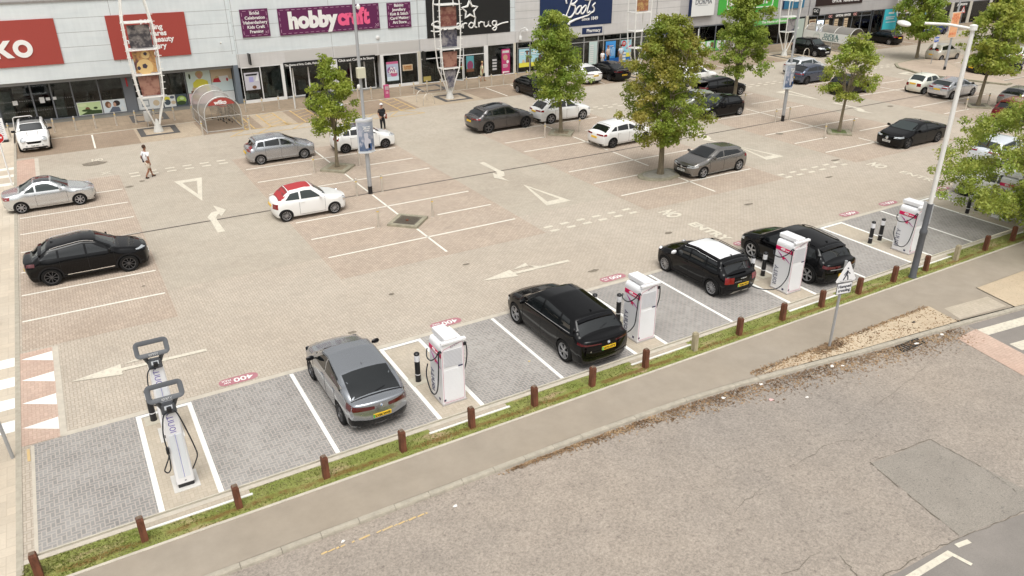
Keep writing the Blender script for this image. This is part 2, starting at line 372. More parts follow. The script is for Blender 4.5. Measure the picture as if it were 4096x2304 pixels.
while x < 5.4:     # what is left of a yellow line
    l = RND.uniform(.05, .3); line(mb, (x, 13.38), (min(x+l, 5.42), 13.40), RND.uniform(.03, .06), -.09, YELD); x += l+RND.uniform(.01, .18 if x < 4 else .05)
mb.obj('road_markings', **s_)
CRK = mat('road_crack_tar', (.15, .13, .10), .95)
mb = MB()
def crack(pts, w=.025, z=-.085, jit=.05, n=10):
    P = []
    for (a, b), (c, d) in zip(pts, pts[1:]):
        for k in range(n): t = k/n; P.append((a+(c-a)*t+RND.uniform(-jit, jit), b+(d-b)*t+RND.uniform(-jit, jit)))
    P.append(pts[-1])
    for p, q in zip(P, P[1:]):
        if RND.random() < .85: line(mb, p, q, w*RND.uniform(.25, .8), z, CRK)
crack([(16.19, 9.18), (15.9, 7.8), (15.66, 6.42)], .035, jit=.02); crack([(16.19, 9.18), (18.45, 9.0)], .03, jit=.02); crack([(18.45, 9.0), (18.5, 7.6)], .03, jit=.02); crack([(18.5, 7.4), (18.3, 6.6)], .02)
crack([(8, 6.92), (12.8, 6.55), (15.6, 6.4), (17.8, 6.08), (21, 5.82)], .03, jit=.04, n=14)
crack([(11.5, 9.6), (13.6, 10.05), (16, 10.25), (16.9, 9.9)], .016, jit=.05); crack([(5.5, 7.5), (7.5, 8.1), (9.5, 7.6), (12.5, 7.7)], .018, jit=.12); crack([(9.5, 7.6), (10.2, 6.9)], .02); crack([(12.8, 7.6), (12.6, 6.6)], .03)
crack([(24.3, 11.9), (20, 11.0), (17, 10.6)], .012, jit=.04)
mb.obj('road_crack', **s_)
# drainage channel across the car park
mb = MB()
for a, b in (((-2.7, 36.62), (28, 36.2)), ((28, 36.2), (44.13, 36.35)), ((44.13, 36.35), (92, 36.6))): line(mb, a, b, .11, .012, DRAIN)
mb.obj('drain_channel', **s_)
# ---------------------------------------------------------------- painted markings
mb = MB(); Z = .010
L = lambda a, b, w=.10, m=WHITE: line(mb, a, b, w, Z, m)
for y in (24.5+2.42*k for k in range(2, 9)): L((-2.88, y+.1), (1.83, y-.0))
for bx in (12.8, 28.2, 43.6, 59.0):
    for y, full in ((29.35, 1), (31.7, 0), (34.1, 1), (38.9, 1), (41.25, 0), (43.95, 1)):
        if bx == 12.8 or y > 29.4 or True:
            if full: L((bx-4.55, y+.03), (bx+4.5, y-.03))
            else: L((bx-4.55, y+.03), (bx-1.6, y)); L((bx+1.6, y), (bx+4.5, y-.03))
    for a, b in ((27.4, 30.55), (32.75, 36.1), (36.6, 40.3), (42.5, 46.2)): L((bx, a), (bx, b))
for y in (29.35, 31.7, 34.1, 36.6, 38.9, 41.3, 43.9): L((70.2, y+.03), (74.2, y))
for y in (29.35, 31.7, 34.1, 38.9, 41.3, 43.9): L((75.2, y+.03), (79.2, y))
# shopfront bays
for x in (1.35, 31.0, 33.4, 35.8, 38.2, 40.6, 50.0, 52.4, 54.8): L((x, 57.3), (x-.08, 53.5))
for x in (76.4, 78.8, 81.2, 83.6): L((x, 57.3), (x, 53.5))
# charging bays
for x in (4.3, 11.47, 18.62, 25.75, 32.88, 40.1): line(mb, (x+.03, 21.12), (x, 16.58), .12, Z, WHITE3)
for a, b in STR:
    for x in (a, b): line(mb, (x, 21.12), (x, 16.55), .13, Z, WHITE3)
    line(mb, (a-.065, 21.05), (b+.065, 21.05), .13, Z+.003, WHITE3)
mb.obj('bay_markings', **s_)
mb = MB(); L = lambda a, b, w=.10, m=YELP: line(mb, a, b, w, Z, m)
def hatch(x0, x1):      # disabled bay hatching between two bays, runs along y
    L((x0, 57.5), (x0+.02, 53.2)); L((x1, 57.5), (x1+.02, 53.2))
    for k in range(5): y = 53.3+k*.86; L((x0, y), (x1, y+.75), .08)
for x0 in (12.1, 14.55, 21.65): hatch(x0, x0+1.15)
hatch(10.45, 11.0)
L((9.5, 53.3), (22.75, 53.15)); L((9.3, 52.05), (19.3, 51.75)); L((21.6, 53.1), (22.85, 51.6)); L((19.3, 51.75), (22.85, 51.6))
for x in (10.2, 12.0, 14.3, 16.9, 19.4, 21.4): L((x, 53.2), (x-1.1, 51.9), .08)
for x0, x1 in ((47.2, 48.6), (51.0, 52.2)): hatch(x0, x1)
for x in (13.25, 17.6, 20.5):       # wheelchair symbols
    L((x-.05, 53.55), (x-.05, 53.85), .1); L((x-.3, 53.55), (x+.3, 53.5), .07); L((x-.28, 53.85), (x-.05, 54.1), .07); L((x-.1, 53.85), (x+.2, 53.8), .07); L((x+.2, 53.8), (x+.38, 53.6), .07)
mb.obj('yellow_markings', **s_)
mb = MB(); L = lambda a, b, w=.10, m=WHITE2: line(mb, a, b, w, Z, m)
def zig(x0, x1, y0, y1, n, gap=.45):
    w = (x1-x0+gap)/n
    for k in range(n):
        L((x0+k*w, y0), (x0+k*w+w-gap, y0), .2); L((x0+k*w+.02, y1), (x0+k*w+.02+w-gap, y1), .2)
zig(2.45, 7.66, 46.62, 45.98, 6); zig(17.85, 22.8, 27.62, 27.1, 6); zig(33.1, 38.1, 27.66, 27.15, 6); zig(48.8, 53.8, 46.6, 46.0, 6); zig(64, 69, 46.6, 46.0, 6); zig(33.4, 38.4, 46.6, 46.0, 6)
def tri(cx, yb, yt, w=.72):
    A = [(cx-w, yb), (cx+w, yb), (cx, yt)]; s = 1 if yt > yb else -1
    B = [(cx-w*.52, yb+s*.5), (cx+w*.52, yb+s*.5), (cx, yb+s*2.9)]
    for i in range(3):
        j = (i+1) % 3; mb.poly([(A[i][0], A[i][1], Z), (A[j][0], A[j][1], Z), (B[j][0], B[j][1], Z), (B[i][0], B[i][1], Z)], WHITE2)
tri(5.1, 43.8, 39.7); tri(20.3, 30.1, 33.5); tri(35.55, 30.1, 33.2); tri(50.8, 43.4, 39.5); tri(66.4, 43.4, 39.5)
ZK = [0]
def parrow(pts): ZK[0] += 1; mb.poly([(x, y, Z+.002+.0012*(ZK[0] % 6)) for x, y in pts], WHITE2)
def turn_arrow(x, y, s=1, t=1):    # hooked arrow; s flips along y, t flips along x
    q = lambda u, v: (x+t*u, y+s*v)
    for a in ([(0, 0), (.33, 0), (.3, 1.55), (.03, 1.65)], [(.03, 1.65), (.3, 1.55), (.34, 2.1), (-.02, 2.3)], [(-.02, 2.3), (.34, 2.1), (.5, 2.45), (.28, 2.9)], [(.28, 2.9), (.5, 2.45), (.62, 2.5), (.62, 3.05)], [(.55, 3.9), (.58, 2.1), (.98, 2.95)]): parrow([q(*p) for p in a])
turn_arrow(4.86, 34.75); turn_arrow(20.52, 38.3, -1, -1); turn_arrow(35.75, 38.2, -1, -1); turn_arrow(50.9, 38.3, -1, -1)
def long_arrow(x, y, n=0):
    parrow([(x, y), (x+1.45, y+.36), (x+1.45, y-.36)]); parrow([(x+1.45, y+.07), (x+4.0, y-.02), (x+4.0, y-.2), (x+1.45, y-.12)])
    if n: parrow([(x+1.6, y+.35), (x+1.95, y+.0), (x+2.5, y+.05), (x+2.2, y+.42)]) 
    parrow([(x+1.55, y+.3), (x+2.35, y+.62), (x+2.3, y+.3)]); parrow([(x+2.2, y+.5), (x+2.3, y+.3), (x+2.75, y+.02), (x+2.5, y-.02)])
long_arrow(-1.65, 24.15); long_arrow(12.7, 24.05)
for y in (22.0, 23.4, 24.85, 26.3):    # teeth on the speed table
    mb.poly([(-2.94, y+.15, .0125), (-2.05, y-.4, .0125), (-2.05, y+.28, .0125)], WHITE3)
for y in (22.4, 23.7, 25.05, 26.4): line(mb, (-3.12, y), (-7, y), .62, .017, WHITE3)
for y in (47.9, 49.6, 51.2): line(mb, (-3.12, y), (-7, y), .55, .017, WHITE)
line(mb, (-2.82, 21.0), (-2.8, 20.4), .07, .012, YELD)
mb.obj('lane_markings', **s_)
# words and power badges painted on the ground
def gtext(body, size, m, x, y, name, rz=0., width=None, z=.011, sy=1., bold=.02, parent=None):
    me = text_mesh(body, size, m, ext=0, bold=bold, width=width, M=T(x, y, z, rz=rz) @ Matrix.Diagonal((1, sy, 1, 1)))
    return link(name, me, kind='structure')
gtext('NO', .72, WHITE2, 23.98, 26.05, 'painted_word', rz=PI/2+PI, width=.95, sy=1.5, bold=.05); gtext('ENTRY', .72, WHITE2, 24.0, 23.45, 'painted_word', rz=PI/2+PI, width=2.4, sy=1.0, bold=.05)
gtext('NO', .72, WHITE2, 39.3, 26.05, 'painted_word', rz=PI/2+PI, width=.95, sy=1.5, bold=.05); gtext('ENTRY', .72, WHITE2, 39.4, 23.45, 'painted_word', rz=PI/2+PI, width=2.4)
gtext('NO', .5, WHITE2, 1.15, 50.6, 'painted_word', rz=0, width=.6, sy=1.6); gtext('X', .5, WHITE2, 1.35, 47.4, 'painted_word', rz=0, width=.6, sy=1.2)
BADGE = paint_mat('magenta_ground_badge', (.42, .17, .20), .30)
BADGE2 = paint_mat('pale_badge_halo', (.50, .34, .29), .4)
for k, x in enumerate((2.85, 9.95, 17.25, 20.4, 24.4, 31.3, 34.2, 38.5)):
    mb = MB(); r = .21; P = []; n = 10
    for cx, a0 in ((x+.38, -90), (x-.38, 90)):
        for t in range(n+1): a = math.radians(a0+180*t/n); P.append((cx+r*math.cos(a), 21.66+r*math.sin(a), .009))
    mb.poly(P, BADGE); q = mb.obj('power_badge', **s_)
    gtext('400', .34, WHITE3, x+.14, 21.67, 'badge_number', rz=PI, width=.58, bold=.015, z=.013); gtext('kW\nMAX', .13, WHITE3, x-.35, 21.68, 'badge_number', rz=PI, bold=.02, z=.013)
# manhole covers and stains, dropped paper
SCUFF = mat('oil_mark', (.20, .17, .13), .8, noise=.4, nscale=8)
mb = MB()
for x, y, a, b in ((40.1, 33.9, .35, .3), (17.0, 22.6, .3, .12), (22.3, 24.2, .25, .15), (6.9, 22.7, .2, .1), (9.2, 24.8, .12, .1), (28.2, 25.1, .35, .15), (35.2, 26.0, .3, .12), (12.9, 25.8, .2, .1), (53.4, 35.3, .4, .25), (2.2, 44.1, .25, .2), (2.9, 44.8, .2, .15), (38.2, 28.0, .4, .15), (0.9, 49.9, .8, .5), (1.2, 30.4, .1, .08)):
    mb.poly([(x+a*math.cos(t*PI/5)*RND.uniform(.6, 1), y+b*math.sin(t*PI/5)*RND.uniform(.6, 1), .0135) for t in range(10)], SCUFF)
mb.obj('stain', **s_)
# ================================================================ verge, fence, bollards, chargers, lamps, signs
def leaf_mesh(P, N, size, m, rs, asp=1.7, name='leaves', jit=.35):
    """many small pointed leaf faces (numpy)"""
    n = len(P); T1 = rs.normal(size=(n, 3)); T1 -= (T1*N).sum(1)[:, None]*N; T1 /= np.linalg.norm(T1, axis=1)[:, None]+1e-9; T2 = np.cross(N, T1)
    s = (size*(1+jit*rs.uniform(-1, 1, n)))[:, None]
    v = np.stack([P-T1*s*asp*.5, P+T2*s*.5-T1*s*.08, P+T1*s*asp*.5, P-T2*s*.5-T1*s*.08], 1).reshape(-1, 3)
    me = bpy.data.meshes.new(name); me.vertices.add(4*n); me.vertices.foreach_set('co', v.astype(np.float32).ravel())
    me.loops.add(4*n); me.loops.foreach_set('vertex_index', np.arange(4*n, dtype=np.int32)); me.polygons.add(n)
    me.polygons.foreach_set('loop_start', np.arange(0, 4*n, 4, dtype=np.int32)); me.polygons.foreach_set('loop_total', np.full(n, 4, np.int32))
    me.update(calc_edges=True); me.validate(); me.materials.append(m); return me
def leaf_mat(name, a, b, c, trans=.25, scale=.5, rough=.55):
    s = NB(name); g = s.t.nodes.new('ShaderNodeNewGeometry'); ob = s.tc.outputs['Object']
    col = s.mix(s.rng(g.outputs['Random Per Island'], 0, 1, 0, 1), a, b); col = s.mix(s.rng(s.noise(ob, scale, 3), .42, .62, 0, 1), col, c)
    s.link(col, s.b.inputs['Base Color']); s.b.inputs['Roughness'].default_value = rough
    tr = s.t.nodes.new('ShaderNodeBsdfTranslucent'); s.link(col, tr.inputs[0]); mx = s.t.nodes.new('ShaderNodeMixShader'); mx.inputs[0].default_value = trans
    s.link(s.b.outputs[0], mx.inputs[1]); s.link(tr.outputs[0], mx.inputs[2]); s.link(mx.outputs[0], s.t.nodes['Material Output'].inputs[0]); return s.m
# grass
s = NB('mown_grass'); ob = s.tc.outputs['Object']
c = s.mix(s.rng(s.noise(ob, 1.1, 5, .65), .4, .62, 0, 1), (.20, .235, .05), (.27, .275, .085))
c = s.mix(s.rng(s.noise(s.mapping(ob, sc=(.55, 1.6, 1), loc=(4, 2, 0)), 1., 4, .6), .57, .68, 0, 1), c, (.40, .30, .17))
c = s.scale(c, s.rng(s.noise(ob, 38., 5, .8), .3, .7, .62, 1.38))
sy = s.t.nodes.new('ShaderNodeSeparateXYZ'); s.link(ob, sy.inputs[0])     # worn rusty line along the middle of the strip
wv = s.m_('ADD', sy.outputs[1], s.rng(s.noise(s.mapping(ob, sc=(.8, .2, 1)), 1.3, 3), 0, 1, -.13, .13)); dd = s.m_('ABSOLUTE', s.m_('SUBTRACT', wv, 15.76))
brk = s.m_('MULTIPLY', s.rng(dd, .05, .13, 1, 0), s.rng(s.noise(s.mapping(ob, loc=(9, 1, 0)), 1.1, 5, .75), .36, .5, 0, 1))
c = s.mix(s.m_('MULTIPLY', brk, s.rng(s.noise(ob, 22., 3), .35, .6, .5, 1)), c, (.16, .085, .02)); GRASSB = s.out(c, .95, bump=s.noise(ob, 60., 4, .8), bs=.7, bd=.02)
mb = MB(); sheet(mb, -3.1, 110, 15.5, 16.33, -.008, GRASSB); mb.obj('grass_verge_soil', **s_)
rs = np.random.default_rng(3)
GR = leaf_mat('grass_blade', (.22, .26, .055), (.27, .295, .085), (.33, .32, .13), .4, 1.2)
n = 10000; P = np.stack([-3+rs.uniform(0, 1, n)**1.6*50, rs.uniform(15.51, 16.3, n), np.full(n, .006)], 1); N = rs.normal(size=(n, 3))*.8; N[:, 2] = .25; N /= np.linalg.norm(N, axis=1)[:, None]
keep = (np.abs(P[:, 1]-15.76+.05*np.sin(P[:, 0]*2.1)) > .075) | (np.sin(P[:, 0]*1.7)+np.sin(P[:, 0]*.61) < -.4)
for a, b in STR: keep &= ~((P[:, 0] > a-.6) & (P[:, 0] < b+.7) & (P[:, 1] > 16.05))
o = link('grass', leaf_mesh(P[keep], N[keep], .028, GR, rs, 2.2), kind='stuff')
# dry leaf litter in the gutter and on the sandy soil
LIT = leaf_mat('dry_leaf', (.30, .17, .08), (.42, .30, .17), (.17, .10, .05), .1, 1.5)
pts = []
for k in range(5200):
    t = rs.uniform(0, 1); x = 8+t*17.0+rs.normal()*.2; yk = np.interp(x, [p[0] for p in KC], [p[1] for p in KC])-.20
    wd = .06+.34*min(1, max(0, (x-9)/8)); pts.append((x, yk-abs(rs.normal())*wd, -.088+rs.uniform(0, .02)))
for k in range(2200):
    x = rs.uniform(16.6, 25.5); yk = np.interp(x, [p[0] for p in KC], [p[1] for p in KC]); pts.append((x, rs.uniform(yk+.02, 13.87) if rs.uniform() < .5 else 13.80+rs.normal()*.05, .012))
for k in range(600): pts.append((20.1+rs.normal()*.45, 13.62+rs.normal()*.1, .014+abs(rs.normal())*.02))
P = np.array(pts); n = len(P); N = rs.normal(size=(n, 3))*.45; N[:, 2] = 1; N /= np.linalg.norm(N, axis=1)[:, None]
link('leaf_litter', leaf_mesh(P, N, .032, LIT, rs, 2.4), kind='stuff')
# scraps of litter
PAPER = mat('crumpled_paper', (.78, .75, .70), .8); PAPERP = mat('pink_paper', (.70, .45, .42), .8); TINB = mat('dark_plastic', (.03, .03, .03), .6); LEAFY = mat('yellow_leaf', (.62, .48, .25), .8)
def scrap(x, y, z, r, m, label, cat='litter'):
    mb = MB(); n = 7; v = [(x+r*math.cos(k*2*PI/n)*RND.uniform(.6, 1.2), y+r*.7*math.sin(k*2*PI/n)*RND.uniform(.6, 1.2), z+RND.uniform(.004, .03)) for k in range(n)]+[(x, y, z+r*.45)]
    v2 = [(a, b, z) for a, b, _ in v[:n]]
    mb.add(v+v2, [(k, (k+1) % n, n) for k in range(n)]+[(k, n+1+k, n+1+(k+1) % n, (k+1) % n) for k in range(n)], m); return tag(mb.obj('litter_scrap'), label, cat, 'scraps of litter on the ground')
for a in ((14.1, 17.5, .012, .10, PAPER, 'white crumpled paper on the charcoal bay beside the black coupe-backed car'), (15.05, 13.35, -.09, .09, PAPER, 'white scrap of paper among gutter leaves, leftmost of the gutter scraps'),
    (16.55, 13.30, -.09, .08, PAPER, 'pale crumpled wrapper in the gutter leaves left of the pole of the crossing sign'), (16.2, 12.55, -.09, .09, PAPERP, 'pink paper scrap on the road below the leaf-filled gutter'),
    (19.3, 12.9, -.09, .09, PAPER, 'white tissue lying on gutter leaves below the sandy strip'), (19.6, 12.75, -.09, .07, PAPER, 'small white wrapper at the edge of the gutter leaves below the sandy strip'),
    (22.9, 12.42, -.09, .10, PAPER, 'white rubbish caught in leaves by the dark drain grating'), (24.2, 12.35, -.09, .08, PAPER, 'white rubbish at the right end of the gutter leaves near the red strip'),
    (17.2, 12.1, -.09, .06, PAPER, 'small yellowish white card on the road right of the pink scrap'), (11.1, 17.95, .012, .05, LEAFY, 'single yellow leaf on the charcoal bay left of the black coupe-backed car'),
    (24.0, 13.3, .01, .07, TINB, 'dark crushed bottle lying on the pale sandy soil'), (6.1, 13.25, -.09, .07, PAPER, 'small white scrap in the gutter right of the broken yellow line'),
    (3.35, 13.5, -.09, .055, PAPER, 'small printed white card in the gutter beside the kerb at the yellow line'), (9.4, 8.35, -.10, .07, PAPER, 'white scrap alone on the worn road near the bottom edge')): scrap(*a)
mb = MB(); GRT = mat('black_drain_iron', (.02, .02, .02), .5)
for k in range(9): mb.box((22.05+k*.14, 12.34, -.097), (22.12+k*.14, 12.62, -.080), GRT)
mb.box((22.0, 12.3, -.097), (23.3, 12.34, -.078), GRT); mb.box((22.0, 12.62, -.097), (23.3, 12.66, -.078), GRT); tag(mb.obj('drain_grating', rot=None), 'black iron drain grating in the gutter full of dry leaves', 'drain')
# ---- knee rail fence
WOOD = mat('weathered_red_brown_wood', (.155, .055, .028), .75, noise=.55, nscale=7, streak=.25, bump=.4, bscale=30); WOODT = mat('grey_end_grain_wood', (.17, .12, .085), .9, noise=.4, nscale=20)
PALEW = mat('bleached_pale_wood', (.42, .36, .24), .8, noise=.3, nscale=8, streak=.25); RAILM = mat('pale_galvanised_rail', (.62, .58, .48), .45, metal=.3, noise=.1, nscale=4)
f = thing('knee_rail_fence', 'low fence of square brown wooden posts with one pale rail along the grass verge', 'fence', (-2.67, 15.8, 0))
pxs = [-2.67, -.56, 1.56, 3.72, 5.83, 7.91, 9.97, 12.01, 14.08, 16.15, 18.16, 20.24, 22.26, 24.32, 26.38, 28.4, 30.42, 32.5, 34.55, 36.6, 38.6]
for k, x in enumerate(pxs):
    mb = MB(); m = PALEW if k in (9, 16) else WOOD; r = .078
    pr = [(-r, -r), (r, -r), (r, r), (-r, r)]; lean = RND.uniform(-.02, .02)
    v = [(a, b, -.1) for a, b in pr]+[(a+lean, b, .60) for a, b in pr]+[(a*.72+lean, b*.72, .66) for a, b in pr]
    mb.add(v, [(0, 1, 5, 4), (1, 2, 6, 5), (2, 3, 7, 6), (3, 0, 4, 7), (4, 5, 9, 8), (5, 6, 10, 9), (6, 7, 11, 10), (7, 4, 8, 11)], m); mb.add(v[8:], [(0, 1, 2, 3)], WOODT if m is WOOD else m)
    o = mb.obj('post', f, loc=(x+2.67, -.0+RND.uniform(-.012, .012), 0), rot=(0, 0, RND.uniform(-.05, .05)))
    if m is PALEW: o['label'] = 'bleached pale grey wooden post'
for a, b in ((0, 9), (9, 14), (14, 20)):
    mb = MB(); mb.box((pxs[a]+2.67, .083, .47), (pxs[b]+2.67-.01, .118, .515), RAILM); mb.obj('rail', f)
# ---- steel bollards with yellow band
STEEL = mat('brushed_steel', (.62, .57, .49), .38, metal=.35, noise=.12, nscale=3); YB = mat('yellow_reflective_band', (.80, .55, .06), .5); SCAP = mat('bollard_cap_steel', (.62, .58, .52), .3, metal=.6)
def steel_bollard():
    t = thing('steel_bollard', '', 'bollard', group='steel bollards with a yellow band')
    mb = MB(); mb.lathe([(.075, 0), (.075, .012), (.052, .014), (.052, .90)], STEEL, 14); mb.obj('post', t)
    mb = MB(); mb.lathe([(.052, .9), (.052, .925), (.03, .945)], SCAP, 14); mb.obj('cap', t)
    mb = MB(); mb.lathe([(.0545, .755), (.0545, .80)], YB, 14, ends=False); mb.obj('reflective_band', t); return t
SB = None
SBL = [((-3.28, 59.35), 'steel bollard beside the white notice board at the far left shopfront'), ((-.72, 59.3), 'steel bollard just right of the white hatchback parked at the shop, before the glass doors'),
 ((.55, 59.23), 'second steel bollard right of the white parked hatchback, before the glass doors'), ((1.75, 59.1), 'steel bollard in front of the green countryside window picture'), ((3.04, 59.13), 'steel bollard in front of the window picture of two smiling women'),
 ((4.27, 58.97), 'steel bollard left of the base of the leftmost white lattice mast'), ((5.5, 59.06), 'steel bollard hidden behind the base of the leftmost lattice mast'), ((6.75, 58.81), 'steel bollard right of the leftmost lattice mast, before the food pictures'),
 ((7.99, 58.82), 'steel bollard on the pavement at the left end of the trolley shelter'), ((10.25, 58.75), 'steel bollard seen through the trolley shelter behind the trolleys'), ((11.66, 58.69), 'steel bollard right of the trolley shelter by the grey column'),
 ((7.67, 53.39), 'steel bollard at the front left corner of the trolley shelter'), ((10.66, 53.26), 'steel bollard at the front right corner of the trolley shelter by the yellow hatching'),
 ((12.87, 58.51), 'steel bollard in front of the window showing small white posters, left of two'), ((14.09, 58.53), 'steel bollard in front of the craft shop window, left of the slim white pole'), ((15.32, 58.56), 'steel bollard standing right behind the slim white pole'),
 ((17.9, 58.5), 'steel bollard mostly hidden by the small tree before the craft shop doors'), ((20.2, 58.3), 'steel bollard left of the street lamp pole before the collection doors'), ((21.27, 58.21), 'steel bollard between the lamp pole and the pink leaflet totem'),
 ((23.73, 58.23), 'steel bollard before the window with the sale poster'), ((24.9, 58.19), 'steel bollard before the right pane of the craft shop'), ((26.06, 58.16), 'steel bollard beside the back dark paving frame of the second lattice mast'),
 ((27.26, 58.13), 'steel bollard directly left of the second lattice mast'), ((28.34, 57.93), 'steel bollard directly right of the second lattice mast'), ((29.5, 57.84), 'steel bollard before the open glass door of the black-signed chemist'),
 ((30.68, 57.8), 'steel bollard beside the person in the pale yellow dress'), ((31.87, 57.85), 'steel bollard right of the person in the pale yellow dress'), ((33.03, 57.84), 'steel bollard before the pink piercing poster'),
 ((34.22, 57.78), 'steel bollard at the left edge of the navy-signed chemist windows'), ((35.37, 57.74), 'steel bollard beside the black parked car under the tree, by the yellow poster'), ((55.54, 57.81), 'steel bollard before the green-bottomed window, leftmost of three'),
 ((58.08, 59.2), 'steel bollard before the green-bottomed window, middle of three'), ((59.24, 59.21), 'steel bollard before the green-bottomed window, nearly behind tree leaves'),
 ((89.07, 58.13), 'steel bollard left of three before the sports shop'), ((90.5, 58.24), 'steel bollard in the middle of three before the sports shop'), ((91.52, 58.11), 'steel bollard right of three before the sports shop, near the blue car'),
 ((11.42, 41.4), 'steel bollard left of the small tree planter with the silver hatchback behind it'), ((14.05, 41.37), 'steel bollard right of the small tree planter, behind the lamp pole'), ((12.06, 36.34), 'steel bollard left of the lamp pole with the cat poster, by the drain channel'),
 ((13.42, 36.29), 'steel bollard right of the lamp pole with the cat poster, on the drain channel'), ((11.38, 31.62), 'steel bollard left of the empty diamond planter'), ((14.09, 31.58), 'steel bollard right of the empty diamond planter'),
 ((26.52, 41.11), 'steel bollard left of the tree planter below the white estate-backed car'), ((29.25, 41.15), 'steel bollard right of the tree planter below the white estate-backed car'), ((44.41, 41.21), 'steel bollard at the bonnet of the small black hatchback'),
 ((42.29, 36.29), 'steel bollard left of the far lamp pole with black foot'), ((43.61, 36.26), 'steel bollard right of the far lamp pole with black foot'), ((41.7, 31.67), 'steel bollard left of the planter of the thin-crowned tree'), ((44.49, 31.75), 'steel bollard right of the planter of the thin-crowned tree'),
 ((56.97, 31.72), 'steel bollard left of the rightmost tree planter'), ((59.6, 31.64), 'steel bollard right of the rightmost tree planter, by the grey hatchback'), ((79.0, 39.92), 'steel bollard at the far right edge near a white car')]
for (x, y), lb in SBL:
    if SB is None: SB = steel_bollard(); SB.location = (x, y, .02 if y > 57.5 else 0); SB['label'] = lb
    else: dup(SB, (x, y, .02 if y > 57.5 else 0), label=lb)
# tall slim poles and hoops
WPOLE = mat('white_painted_steel', (.78, .78, .76), .35)
for x, y, h, lb in ((15.1, 57.91, 3.05, 'tall slim white pole on the pavement before the craft shop'), (56.5, 59.6, 2.7, 'tall slim white pole before the window with green lower panels')):
    mb = MB(); mb.lathe([(.045, 0), (.045, h), (.02, h+.03)], WPOLE, 10); tag(mb.obj('slim_pole', loc=(x, y, .02)), lb, 'pole')
def hoop(name, p0, p1, h, r, lb, g, m=STEEL, flat=False):
    mb = MB(); a = Vector((p0[0], p0[1], 0)); b = Vector((p1[0], p1[1], 0)); pts = []
    for k in range(13):
        t = k/12; an = PI*t; q = a.lerp(b, .5-.5*math.cos(an)); pts.append((q.x, q.y, (h*(min(1, math.sin(an)*1.9) if flat else math.sin(an)**.55))))
    mb.tube(pts, r, m, 8); return tag(mb.obj(name), lb, 'hoop', g)
hoop('cycle_hoop', (23.76, 55.18), (24.78, 55.41), .86, .027, 'curved steel cycle hoop, the farther of two beside the second lattice mast', 'cycle hoops')
hoop('cycle_hoop', (23.71, 53.78), (24.72, 53.97), .86, .027, 'curved steel cycle hoop, the nearer of two beside the second lattice mast', 'cycle hoops')
hoop('cycle_hoop', (64.9, 53.4), (66.0, 53.6), .95, .03, 'steel cycle hoop at the foot of the third lattice mast', 'cycle hoops')
hoop('barrier_hoop', (-3.0, 60.2), (-1.75, 60.25), 1.1, .03, 'white barrier hoop before the glass shop doors behind the white hatchback', 'barrier hoops', WPOLE, True)
hoop('barrier_hoop', (61.6, 57.9), (62.9, 58.0), 1.0, .03, 'steel barrier hoop with small sign by the green-fronted shop doors', 'barrier hoops', STEEL, True)
# ---- black charging bollards
BLK = mat('black_plastic', (.012, .012, .014), .38); REFL = mat('white_reflective_band', (.82, .82, .84), .3); PAD = mat('pale_concrete_pad', (.50, .46, .37), .9, noise=.1, nscale=6)
def black_bollard():
    t = thing('impact_bollard', '', 'bollard', group='black impact bollards beside the chargers')
    mb = MB(); mb.box((-.24, -.24, 0), (.24, .24, .012), PAD); mb.obj('footing', t)
    mb = MB(); mb.lathe([(.092, .01), (.086, .06), (.082, .95), (.088, .955), (.088, .985), (.06, 1.01)], BLK, 18); mb.obj('post', t)
    mb = MB(); mb.lathe([(.0855, .72), (.0855, .93)], REFL, 18, ends=False); mb.lathe([(.087, .25), (.087, .28)], REFL, 18, ends=False); mb.obj('reflective_band', t); return t
BB = None
for x, y, lb in ((.29, 20.69, 'black bollard with white band behind the farther ring-topped charger'), (7.58, 18.71, 'black bollard alone left of the first white cabinet charger'), (14.55, 19.2, 'black bollard between the black coupe-backed car and the second cabinet, farther of two'),
    (15.28, 18.77, 'black bollard touching the left side of the second white cabinet, nearer of two'), (21.75, 18.75, 'black bollard against the tail of the white-roofed car'), (22.43, 18.77, 'black bollard just left of the third white cabinet charger'),
    (28.94, 18.77, 'black bollard left of two in front of the fourth white cabinet'), (29.6, 18.77, 'black bollard right of two in front of the fourth white cabinet'), (36.1, 18.8, 'black bollard half hidden by tree leaves at the far right, left of two'), (36.85, 18.8, 'black bollard deep behind tree leaves at the far right, right of two')):
    if BB is None: BB = black_bollard(); BB.location = (x, y, .01); BB['label'] = lb
    else: dup(BB, (x, y, .01), label=lb)
